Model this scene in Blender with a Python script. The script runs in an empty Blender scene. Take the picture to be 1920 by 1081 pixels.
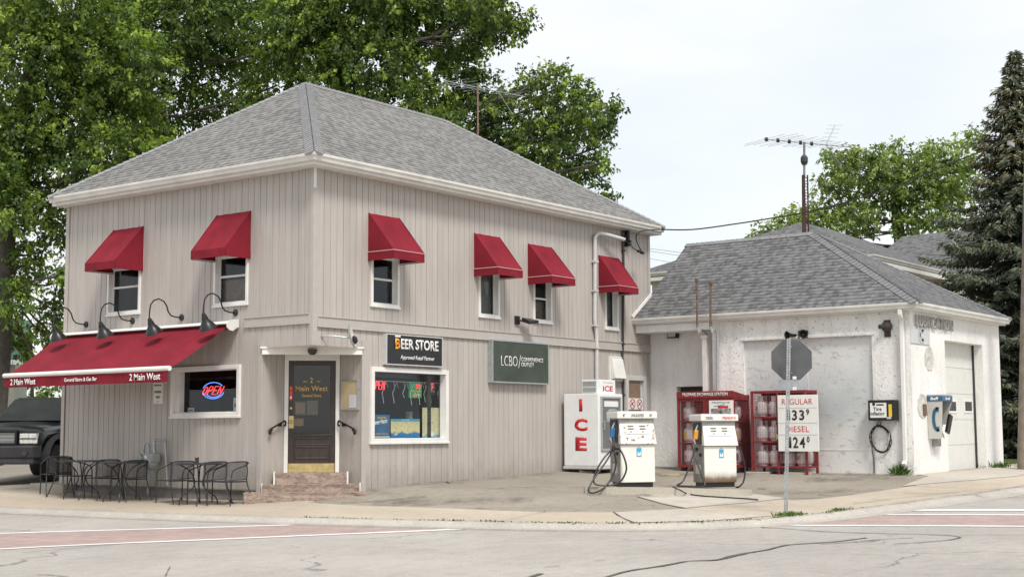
import bpy, bmesh, math, random
import numpy as np
from mathutils import Vector, Matrix
random.seed(7); RNG = np.random.default_rng(11)
SC = bpy.context.scene
PI = math.pi
# ------------------------------------------------------------------ camera
CAM = (-17.824, -17.913, 1.35); YAW, PITCH, ROLL, FPX = 0.64801, 0.10040, -0.004278, 2664.26
def cam_axes():
    f = np.array([math.cos(YAW)*math.cos(PITCH), math.sin(YAW)*math.cos(PITCH), math.sin(PITCH)])
    r = np.array([math.sin(YAW), -math.cos(YAW), 0.0]); u = np.cross(r, f)
    return f, r*math.cos(ROLL)+u*math.sin(ROLL), -r*math.sin(ROLL)+u*math.cos(ROLL)
FA, RA, UA = cam_axes()
cam = bpy.data.cameras.new("camera"); camo = bpy.data.objects.new("camera", cam); SC.collection.objects.link(camo)
camo.matrix_world = Matrix(((RA[0], UA[0], -FA[0], CAM[0]), (RA[1], UA[1], -FA[1], CAM[1]), (RA[2], UA[2], -FA[2], CAM[2]), (0, 0, 0, 1)))
cam.sensor_fit = 'HORIZONTAL'; cam.sensor_width = 36; cam.lens = FPX/1920*36; cam.clip_end = 3000; cam.clip_start = .1
SC.camera = camo
# ------------------------------------------------------------------ light
SUN_EL, SUN_AZ = math.radians(52), math.radians(238)      # direction the sun stands in (math angle, x axis = 0)
w = bpy.data.worlds.new("World"); SC.world = w; w.use_nodes = True
nt = w.node_tree; nt.nodes.clear()
def nd(t, kind, **kw):
    n = t.nodes.new(kind)
    for k, v in kw.items(): setattr(n, k, v)
    return n
sky = nd(nt, 'ShaderNodeTexSky', sky_type='NISHITA', sun_disc=False, sun_elevation=SUN_EL, sun_rotation=math.radians(90)-SUN_AZ, altitude=200, air_density=1.0, dust_density=2.0)
bg1 = nd(nt, 'ShaderNodeBackground'); bg1.inputs[1].default_value = .09
nt.links.new(sky.outputs[0], bg1.inputs[0])
tc = nd(nt, 'ShaderNodeTexCoord'); mp = nd(nt, 'ShaderNodeMapping'); mp.inputs['Scale'].default_value = (1, 1, 3.2)
mp.inputs['Location'].default_value = (3.1, .4, .3)
nz = nd(nt, 'ShaderNodeTexNoise'); nz.inputs['Scale'].default_value = 1.9; nz.inputs['Detail'].default_value = 4; nz.inputs['Roughness'].default_value = .5
nt.links.new(tc.outputs['Generated'], mp.inputs[0]); nt.links.new(mp.outputs[0], nz.inputs[0])
cr = nd(nt, 'ShaderNodeValToRGB')
cr.color_ramp.elements[0].position = .38; cr.color_ramp.elements[0].color = (.815, .87, .90, 1)
cr.color_ramp.elements[1].position = .57; cr.color_ramp.elements[1].color = (.99, .975, .968, 1)
nt.links.new(nz.outputs[0], cr.inputs[0])
bg2 = nd(nt, 'ShaderNodeBackground'); bg2.inputs[1].default_value = .51
nt.links.new(cr.outputs[0], bg2.inputs[0])
mx = nd(nt, 'ShaderNodeMixShader'); mx.inputs[0].default_value = .9
out = nd(nt, 'ShaderNodeOutputWorld')
nt.links.new(bg1.outputs[0], mx.inputs[1]); nt.links.new(bg2.outputs[0], mx.inputs[2]); nt.links.new(mx.outputs[0], out.inputs[0])
sl = bpy.data.lights.new("sun", 'SUN'); sl.energy = 1.5; sl.angle = math.radians(14); sl.color = (1, .955, .89)
so = bpy.data.objects.new("sun", sl); SC.collection.objects.link(so)
sd = Vector((math.cos(SUN_EL)*math.cos(SUN_AZ), math.cos(SUN_EL)*math.sin(SUN_AZ), math.sin(SUN_EL)))
so.rotation_euler = sd.to_track_quat('Z', 'Y').to_euler()
SC.view_settings.view_transform = 'Standard'; SC.view_settings.look = 'None'; SC.view_settings.exposure = 1.14; SC.view_settings.gamma = 1
SC.cycles.max_bounces = 6; SC.cycles.transparent_max_bounces = 12

# ------------------------------------------------------------------ measuring helpers (sight line of a photo point met with a real surface)
def sight(px, py): return FA + RA*(px-960)/FPX + UA*(540.5-py)/FPX
def at_depth(px, py, D): return np.array(CAM) + sight(px, py)*D
class Frame:                                   # a vertical wall: u runs right along it as seen, outward normal is local -y
    def __init__(s, ox, oy, deg): s.o = np.array([ox, oy]); s.r = math.radians(deg); s.ux = np.array([math.cos(s.r), math.sin(s.r)]); s.uy = np.array([-math.sin(s.r), math.cos(s.r)])
    def uz(s, px, py, d=0):
        v = sight(px, py); p = np.array(CAM)
        t = (-d - (p[:2]-s.o)@s.uy)/(v[:2]@s.uy); q = p+v*t
        return float((q[:2]-s.o)@s.ux), float(q[2])
    def w(s, u, y, z): p = s.o+s.ux*u+s.uy*y; return (float(p[0]), float(p[1]), float(z))
    def dep(s, u, z, px):                      # how far out of the wall a point at u, z stands
        lo, hi = -.5, 4.
        def f(d): 
            q = np.array(s.w(u, -d, z))-np.array(CAM); return 960+FPX*(q@RA)/(q@FA)-px
        a = f(lo)
        for _ in range(50):
            m = (lo+hi)/2
            if (f(m) > 0) == (a > 0): lo = m
            else: hi = m
        return (lo+hi)/2
FR = Frame(0, 0, 0); FL = Frame(0, 0, -90); FE = Frame(.64, .64, -45); FG = Frame(10.75, 0, -90); FH = Frame(11.3, 0, -90); FS = Frame(0, -6.68, 0)
# ------------------------------------------------------------------ ground height
CURB = [(-2.62,30,.02),(-2.6,12,.02),(-2.55,5.42,.02),(-2.45,3.232,.02),(-2.3,1.112,.02),(-2.07,-.477,.02),(-1.79,-1.975,.02),(-1.45,-3.388,.02),(-1.11,-4.646,.02),(-.76,-5.85,.02),(-.307,-6.93,.03),(.366,-7.78,.05),(1.235,-8.42,.09),(2.693,-8.88,.15),(5.166,-9.2,.22),(8.945,-9.42,.30),(16,-9.55,.36),(34,-9.6,.42)]
CP = [(0,7.2,.22),(0,5.7,.14),(0,4,.12),(0,1.8,.12),(-.1,.3,.12),(.3,-.1,.13),(1.3,0,.30),(3.66,0,.375),(5.6,0,.42),(7.65,0,.5),(11.2,0,.53),(10.75,-2,.46),(10.75,-4.5,.44),(10.75,-6.6,.43),(12.84,-6.68,.45),(14.96,-6.68,.46),(16.4,-6.68,.48),
 (3.1,-3.7,.25),(5.6,-5.4,.17),(4.4,-4.6,.22),(-3,15,.02),(-6,-9,-.06),(-17,-18,-.2),(-12,0,-.1),(-10,15,-.1),(10,-14,.1),(30,-6,.55),(30,-16,.3),(0,-20,-.1),(2,12,.3),(12,10,.6),(30,10,.6),(-25,-5,-.2),(-5,30,.05),(5,30,.5)] + CURB[1:-1]
CP = np.array(CP, float)
def _fit():
    n = len(CP); d = np.linalg.norm(CP[:, None, :2]-CP[None, :, :2], axis=2)
    K = np.where(d > 0, d*d*np.log(d+1e-12), 0)+.02*np.eye(n); P = np.c_[np.ones(n), CP[:, :2]]
    return np.linalg.solve(np.block([[K, P], [P.T, np.zeros((3, 3))]]), np.r_[CP[:, 2], 0, 0, 0])
_W = _fit()
def H(x, y):
    x = min(max(x, -22), 32); y = min(max(y, -20), 28)
    d = np.hypot(x-CP[:, 0], y-CP[:, 1]); return float((np.where(d > 0, d*d*np.log(d+1e-12), 0)@_W[:-3])+_W[-3]+_W[-2]*x+_W[-1]*y)
def ground(px, py, off=0):
    o = np.array(CAM); v = sight(px, py); t0, t = 6., 6.
    while t < 80:
        p = o+v*t
        if p[2] < H(p[0], p[1])+off: break
        t0 = t; t += .4
    for _ in range(30):
        m = (t0+t)/2; p = o+v*m
        if p[2] < H(p[0], p[1])+off: t = m
        else: t0 = m
    p = o+v*t; return (float(p[0]), float(p[1]))

# ------------------------------------------------------------------ materials
def newmat(name):
    m = bpy.data.materials.new(name); m.use_nodes = True; t = m.node_tree; b = t.nodes['Principled BSDF']; return m, t, b
def L(t, a, b): t.links.new(a, b)
def coords(t, scale=(1, 1, 1), kind='Object', loc=(0, 0, 0)):
    c = nd(t, 'ShaderNodeTexCoord'); m = nd(t, 'ShaderNodeMapping'); m.inputs['Scale'].default_value = scale; m.inputs['Location'].default_value = loc
    L(t, c.outputs[kind], m.inputs[0]); return m.outputs[0]
def noise(t, vec, scale, detail=4, rough=.55):
    n = nd(t, 'ShaderNodeTexNoise'); n.inputs['Scale'].default_value = scale; n.inputs['Detail'].default_value = detail; n.inputs['Roughness'].default_value = rough
    L(t, vec, n.inputs['Vector']); return n.outputs[0]
def ramp(t, fac, stops):
    r = nd(t, 'ShaderNodeValToRGB'); e = r.color_ramp.elements
    while len(e) < len(stops): e.new(.5)
    for k, (p, c) in enumerate(stops):
        e[k].position = p; e[k].color = (c, c, c, 1) if isinstance(c, (int, float)) else (*c, 1)
    L(t, fac, r.inputs[0]); return r.outputs[0]
def mixc(t, fac, a, b, mode='MIX'):
    m = nd(t, 'ShaderNodeMix', data_type='RGBA', blend_type=mode)
    for sock, v in ((m.inputs[0], fac), (m.inputs[6], a), (m.inputs[7], b)):
        if hasattr(v, 'links'): L(t, v, sock)
        elif isinstance(v, (int, float)): sock.default_value = v
        else: sock.default_value = (*v, 1)
    return m.outputs[2]
def bumpn(t, b, h, strength=.4, dist=.01):
    n = nd(t, 'ShaderNodeBump'); n.inputs['Strength'].default_value = strength; n.inputs['Distance'].default_value = dist
    L(t, h, n.inputs['Height']); L(t, n.outputs[0], b.inputs['Normal'])
def simple(name, col, rough=.55, metal=0, var=.12, vs=6, bump=.0, bs=60, spec=.5, coat=0, emit=None):
    m, t, b = newmat(name); v = coords(t)
    if var:
        n = noise(t, v, vs); f = ramp(t, n, [(.3, 1-var), (.7, 1+var*.6)])
        L(t, mixc(t, 1., col, f, 'MULTIPLY'), b.inputs['Base Color'])
    else: b.inputs['Base Color'].default_value = (*col, 1)
    b.inputs['Roughness'].default_value = rough; b.inputs['Metallic'].default_value = metal; b.inputs['Specular IOR Level'].default_value = spec; b.inputs['Coat Weight'].default_value = coat
    if bump: bumpn(t, b, noise(t, v, bs, 3), bump)
    if emit: b.inputs['Emission Color'].default_value = (*emit[0], 1); b.inputs['Emission Strength'].default_value = emit[1]
    return m
def mathn(t, op, a, b=None):
    n = nd(t, 'ShaderNodeMath', operation=op)
    for i, v in enumerate((a, b)):
        if v is None: continue
        if hasattr(v, 'links'): L(t, v, n.inputs[i])
        else: n.inputs[i].default_value = v
    return n.outputs[0]
def siding_mat():
    m, t, b = newmat('siding'); v = coords(t, (1, 1, .12)); v2 = coords(t)
    n = noise(t, v, 7, 4); n2 = noise(t, v2, .8, 3); n3 = noise(t, coords(t, (1, 1, .03)), 24, 2)
    c = mixc(t, ramp(t, n, [(.35, 0), (.7, 1)]), (.415, .380, .350), (.462, .425, .395))
    c = mixc(t, .5, c, ramp(t, n2, [(.3, .88), (.7, 1.06)]), 'MULTIPLY')
    c = mixc(t, .6, c, ramp(t, n3, [(.3, .93), (.7, 1.05)]), 'MULTIPLY')
    sx = nd(t, 'ShaderNodeSeparateXYZ'); L(t, v2, sx.inputs[0]); bd_ = mathn(t, 'FLOOR', mathn(t, 'DIVIDE', mathn(t, 'SUBTRACT', mathn(t, 'SUBTRACT', sx.outputs[0], sx.outputs[1]), .07), .166)); wn = nd(t, 'ShaderNodeTexWhiteNoise', noise_dimensions='1D'); L(t, bd_, wn.inputs['W'])
    c = mixc(t, 1., c, ramp(t, wn.outputs['Value'], [(0, .955), (1, 1.035)]), 'MULTIPLY')
    dz = mathn(t, 'ADD', sx.outputs[2], mathn(t, 'MULTIPLY', noise(t, coords(t, (1, 1, .5)), 5, 5, .7), -.9)); c = mixc(t, ramp(t, dz, [(.0, .45), (.35, 0)]), c, (.25, .22, .185))
    run = noise(t, coords(t, (1, 1, .05)), 9, 4, .7); c = mixc(t, ramp(t, run, [(.62, 0), (.76, .22)]), c, (.30, .27, .24))
    L(t, c, b.inputs['Base Color']); b.inputs['Roughness'].default_value = .5; bumpn(t, b, n, .12, .01); return m
def shingle_mat(name, c1, c2, c3, row=.14, dash=.5):
    m, t, b = newmat(name); uv = nd(t, 'ShaderNodeUVMap').outputs[0]; sx = nd(t, 'ShaderNodeSeparateXYZ'); L(t, uv, sx.inputs[0])
    r = mathn(t, 'DIVIDE', sx.outputs[1], row); fl = mathn(t, 'FLOOR', r); fr = mathn(t, 'FRACT', r)
    def rown(su, sr):
        c = nd(t, 'ShaderNodeCombineXYZ'); L(t, mathn(t, 'MULTIPLY', sx.outputs[0], su), c.inputs[0]); L(t, mathn(t, 'MULTIPLY', fl, sr), c.inputs[1]); return c.outputs[0]
    tab = noise(t, rown(6.2, 7.31), 1., 1, .4); tone = noise(t, rown(4.6, 3.77), 1., 1, .4); g = noise(t, uv, 70, 2); big = noise(t, uv, .3, 3)
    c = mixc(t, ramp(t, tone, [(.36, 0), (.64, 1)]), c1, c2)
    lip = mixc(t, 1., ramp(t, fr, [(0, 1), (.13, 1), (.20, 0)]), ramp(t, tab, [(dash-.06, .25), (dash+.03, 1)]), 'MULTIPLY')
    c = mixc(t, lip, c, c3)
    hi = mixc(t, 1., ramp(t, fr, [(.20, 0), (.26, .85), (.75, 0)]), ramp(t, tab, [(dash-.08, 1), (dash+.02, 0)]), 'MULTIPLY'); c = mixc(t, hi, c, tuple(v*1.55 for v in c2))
    c = mixc(t, .5, c, ramp(t, g, [(.3, .75), (.7, 1.25)]), 'MULTIPLY'); c = mixc(t, .7, c, ramp(t, big, [(.3, .9), (.7, 1.08)]), 'MULTIPLY')
    L(t, c, b.inputs['Base Color']); b.inputs['Roughness'].default_value = .9; b.inputs['Specular IOR Level'].default_value = .2
    bumpn(t, b, ramp(t, fr, [(0, .2), (.12, 1), (.2, .85), (1, .3)]), .6, .012); return m
def plaster_mat(name, spots=.62, stainy=.5, dirt=(.16, .14, .12)):
    m, t, b = newmat(name); v = coords(t)
    n = noise(t, v, 17, 6, .7); n2 = noise(t, v, 1.3, 4); n3 = noise(t, coords(t, (1, 1, .25)), 4, 5, .7); fine = noise(t, v, 34, 4, .7)
    c = mixc(t, ramp(t, n2, [(.35, 0), (.65, 1)]), (.74, .73, .705), (.80, .795, .78))
    c = mixc(t, ramp(t, n3, [(.46, 0), (.72, stainy)]), c, (.43, .405, .365)); c = mixc(t, ramp(t, noise(t, v, 2.6, 6, .7), [(.54, 0), (.68, stainy*.55)]), c, (.54, .525, .50))
    sp = mixc(t, 1., ramp(t, n, [(spots, 0), (spots+.025, 1)]), ramp(t, n2, [(.42, 0), (.52, 1)]), 'MULTIPLY')
    c = mixc(t, sp, c, dirt)
    c = mixc(t, ramp(t, fine, [(.66, 0), (.70, .55)]), c, (.3, .28, .26))
    L(t, c, b.inputs['Base Color']); b.inputs['Roughness'].default_value = .8; bumpn(t, b, noise(t, v, 13, 7, .65), .65, .025); return m
def ground_mat(name, a, c_, sc=1.2, grain=.25, bump=.3, speck=None, patch=.5, cracks=0, stains=0):
    m, t, b = newmat(name); v = coords(t); n = noise(t, v, sc*.5, 5, .6); g = noise(t, v, 60, 3, .7); md = noise(t, coords(t, (1, 1.6, 1)), sc*4, 5, .65); far = noise(t, v, .12, 3)
    c = mixc(t, ramp(t, n, [(.3, 0), (.7, 1)]), a, c_)
    c = mixc(t, 1., c, ramp(t, g, [(.3, 1-grain), (.7, 1+grain*.7)]), 'MULTIPLY')
    c = mixc(t, patch, c, ramp(t, md, [(.3, .86), (.5, 1.), (.72, 1.1)]), 'MULTIPLY')
    c = mixc(t, patch, c, ramp(t, far, [(.35, .88), (.65, 1.1)]), 'MULTIPLY')
    if speck: c = mixc(t, ramp(t, noise(t, v, 22, 2, .8), [(.70, 0), (.73, 1)]), c, speck)
    c = mixc(t, 1., c, ramp(t, noise(t, v, 160, 2, .8), [(.25, 1-grain*.8), (.75, 1+grain*.6)]), 'MULTIPLY')
    if cracks:
        vo = nd(t, 'ShaderNodeTexVoronoi', feature='DISTANCE_TO_EDGE'); vo.inputs['Scale'].default_value = cracks; ds = nd(t, 'ShaderNodeVectorMath', operation='MULTIPLY_ADD'); nc = nd(t, 'ShaderNodeTexNoise'); nc.inputs['Scale'].default_value = 1.6; nc.inputs['Detail'].default_value = 6; L(t, v, nc.inputs['Vector'])
        L(t, nc.outputs['Color'], ds.inputs[0]); ds.inputs[1].default_value = (.9, .9, 0); L(t, v, ds.inputs[2]); L(t, ds.outputs[0], vo.inputs['Vector'])
        c = mixc(t, mixc(t, 1., ramp(t, vo.outputs['Distance'], [(0, .75), (.0045*cracks+.002, 0)]), ramp(t, noise(t, v, .45, 2), [(.48, 0), (.56, 1)]), 'MULTIPLY'), c, (.09, .085, .078))
    if stains: c = mixc(t, ramp(t, noise(t, v, 1.1, 5, .6), [(.62, 0), (.74, stains)]), c, tuple(k*.45 for k in a))
    L(t, c, b.inputs['Base Color']); b.inputs['Roughness'].default_value = .92; b.inputs['Specular IOR Level'].default_value = .25; bumpn(t, b, g, bump, .006); return m
def grime_mat(col=(.075, .066, .055, 1), mx_=.8):                                                        # ragged dirt and oil lying on the paving
    m = bpy.data.materials.new('ground_grime'); m.use_nodes = True; t = m.node_tree; b = t.nodes['Principled BSDF']; v = coords(t); b.inputs['Base Color'].default_value = col; b.inputs['Roughness'].default_value = .85
    tr = nd(t, 'ShaderNodeBsdfTransparent'); x = nd(t, 'ShaderNodeMixShader'); L(t, ramp(t, noise(t, v, 3.2, 7, .72), [(.44, 0), (.66, mx_)]), x.inputs[0]); L(t, tr.outputs[0], x.inputs[1]); L(t, b.outputs[0], x.inputs[2]); L(t, x.outputs[0], t.nodes['Material Output'].inputs[0]); return m
def glass_mat(name, fac=.16, tint=(.9, .92, .92), mn=.03):
    m = bpy.data.materials.new(name); m.use_nodes = True; t = m.node_tree; t.nodes.clear()
    tr = nd(t, 'ShaderNodeBsdfTransparent'); tr.inputs[0].default_value = (*tint, 1); gl = nd(t, 'ShaderNodeBsdfGlossy'); gl.inputs['Roughness'].default_value = .03; gl.inputs[0].default_value = (.9, .95, 1, 1)
    lw = nd(t, 'ShaderNodeLayerWeight'); lw.inputs[0].default_value = fac
    ad = nd(t, 'ShaderNodeMath', operation='MAXIMUM'); ad.inputs[1].default_value = mn; L(t, lw.outputs['Fresnel'], ad.inputs[0])
    x = nd(t, 'ShaderNodeMixShader'); o = nd(t, 'ShaderNodeOutputMaterial'); L(t, ad.outputs[0], x.inputs[0]); L(t, tr.outputs[0], x.inputs[1]); L(t, gl.outputs[0], x.inputs[2]); L(t, x.outputs[0], o.inputs[0]); return m
def mesh_mat(name, col, cell=.03, wire=.2, kind='Object', plain=None):      # wire mesh: real gaps between wires
    m = bpy.data.materials.new(name); m.use_nodes = True; t = m.node_tree; b = t.nodes['Principled BSDF']; b.inputs['Base Color'].default_value = (*col, 1); b.inputs['Roughness'].default_value = .5
    tr = nd(t, 'ShaderNodeBsdfTransparent'); x = nd(t, 'ShaderNodeMixShader')
    x.inputs[0].default_value = plain if plain is not None else .5
    L(t, tr.outputs[0], x.inputs[1]); L(t, b.outputs[0], x.inputs[2]); L(t, x.outputs[0], t.nodes['Material Output'].inputs[0]); return m
def leaf_mat(name, stops, trans=.42, rough=.55):
    m = bpy.data.materials.new(name); m.use_nodes = True; t = m.node_tree; b = t.nodes['Principled BSDF']
    at = nd(t, 'ShaderNodeAttribute', attribute_name='tint'); c = ramp(t, at.outputs['Fac'], stops)
    L(t, c, b.inputs['Base Color']); b.inputs['Roughness'].default_value = rough; b.inputs['Specular IOR Level'].default_value = .35
    tl = nd(t, 'ShaderNodeBsdfTranslucent'); L(t, mixc(t, 1., c, (1.25, 1.35, .6), 'MULTIPLY'), tl.inputs[0]); x = nd(t, 'ShaderNodeMixShader'); x.inputs[0].default_value = trans
    L(t, b.outputs[0], x.inputs[1]); L(t, tl.outputs[0], x.inputs[2]); L(t, x.outputs[0], t.nodes['Material Output'].inputs[0]); return m
def worn_panel_mat():                                                     # boarded bay door: peeling white paint over grey-blue
    m, t, b = newmat('peeling_board'); v = coords(t)
    n = noise(t, coords(t, (1, 1, 2.4)), 4.5, 8, .72); low = noise(t, v, .7, 3); str_ = noise(t, coords(t, (1, 3, .35)), 12, 6, .7)
    sx = nd(t, 'ShaderNodeSeparateXYZ'); L(t, coords(t), sx.inputs[0])
    hi = ramp(t, sx.outputs[2], [(.40, 0), (.62, 1), (.92, 1), (1., .35)])
    mr = nd(t, 'ShaderNodeMapRange'); mr.inputs[1].default_value = 0; mr.inputs[2].default_value = 3.0; L(t, sx.outputs[2], mr.inputs[0])
    r2 = ramp(t, mr.outputs[0], [(0, .0), (.38, .1), (.55, 1), (.82, .75), (1, .35)])
    c = mixc(t, mixc(t, 1., ramp(t, low, [(.30, .35), (.55, 1)]), r2, 'MULTIPLY'), (.71, .70, .68), (.46, .495, .50))
    c = mixc(t, ramp(t, n, [(.565, 0), (.61, .6)]), c, (.33, .325, .31))
    c = mixc(t, mixc(t, 1., ramp(t, str_, [(.57, 0), (.66, .6)]), ramp(t, low, [(.42, 0), (.58, 1)]), 'MULTIPLY'), c, (.2, .2, .19))
    L(t, c, b.inputs['Base Color']); b.inputs['Roughness'].default_value = .75; bumpn(t, b, n, .5, .01); return m
def wood_mat():
    m, t, b = newmat('dark_door_wood'); n = noise(t, coords(t, (14, 14, 1.2)), 3, 5)
    L(t, ramp(t, n, [(.3, (.022, .014, .012)), (.7, (.06, .04, .032))]), b.inputs['Base Color']); b.inputs['Roughness'].default_value = .4; return m
def stone_mat():
    m, t, b = newmat('rough_stone'); v = coords(t); n = noise(t, v, 9, 6, .7)
    L(t, ramp(t, n, [(.25, (.19, .14, .115)), (.5, (.34, .26, .215)), (.75, (.45, .355, .30))]), b.inputs['Base Color']); b.inputs['Roughness'].default_value = .9; bumpn(t, b, noise(t, v, 13, 5, .7), 1, .05); return m
def brick_mark_mat():
    m, t, b = newmat('crosswalk_brick'); v = coords(t)
    br = nd(t, 'ShaderNodeTexBrick'); br.inputs['Scale'].default_value = 4.5; br.inputs['Color1'].default_value = (.33, .235, .215, 1); br.inputs['Color2'].default_value = (.38, .28, .258, 1); br.inputs['Mortar'].default_value = (.35, .29, .27, 1)
    L(t, v, br.inputs['Vector']); n = noise(t, v, 3, 4)
    L(t, mixc(t, .8, br.outputs[0], ramp(t, n, [(.3, .82), (.7, 1.12)]), 'MULTIPLY'), b.inputs['Base Color']); b.inputs['Roughness'].default_value = .9; return m
def rust_mat(name, base, rust, lo=.45, hi=.6, metal=.0, zr=None):
    m, t, b = newmat(name); v = coords(t); n = noise(t, v, 14, 6, .7)
    f = ramp(t, n, [(lo, 0), (hi, 1)])
    if zr:
        sx = nd(t, 'ShaderNodeSeparateXYZ'); L(t, v, sx.inputs[0]); mr = nd(t, 'ShaderNodeMapRange'); mr.inputs[1].default_value = zr[0]; mr.inputs[2].default_value = zr[1]
        L(t, sx.outputs[2], mr.inputs[0]); f = mixc(t, 1., f, mr.outputs[0], 'MULTIPLY')
    c = mixc(t, f, base, rust); L(t, c, b.inputs['Base Color']); b.inputs['Roughness'].default_value = .45; b.inputs['Metallic'].default_value = metal; return m
def scorch_mat():
    m, t, b = newmat('pump_scorched'); v = coords(t); n = noise(t, coords(t, (1, 1, .6)), 7, 5, .65)
    sx = nd(t, 'ShaderNodeSeparateXYZ'); L(t, v, sx.inputs[0]); ad = nd(t, 'ShaderNodeMath', operation='MULTIPLY_ADD'); ad.inputs[1].default_value = -.16; L(t, n, ad.inputs[0]); L(t, sx.outputs[2], ad.inputs[2])
    f = ramp(t, ad.outputs[0], [(.03, 1), (.09, .85), (.14, .35), (.22, 0)]); L(t, mixc(t, f, (.74, .73, .68), (.13, .075, .03)), b.inputs['Base Color']); b.inputs['Roughness'].default_value = .5; return m
def map_mat(name, land, sea, lo):
    m, t, b = newmat(name); v = coords(t); n = noise(t, v, 3.2, 4); d = noise(t, v, 30, 5, .7)
    sx = nd(t, 'ShaderNodeSeparateXYZ'); L(t, v, sx.inputs[0]); ad = nd(t, 'ShaderNodeMath', operation='MULTIPLY_ADD'); ad.inputs[1].default_value = .35; L(t, n, ad.inputs[0]); L(t, sx.outputs[2], ad.inputs[2])
    c = mixc(t, ramp(t, ad.outputs[0], [(lo-.01, 1), (lo+.01, 0)]), mixc(t, ramp(t, d, [(.42, 0), (.56, 1)]), land, (.75, .68, .42)), sea)
    L(t, c, b.inputs['Base Color']); b.inputs['Roughness'].default_value = .3; return m

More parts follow.
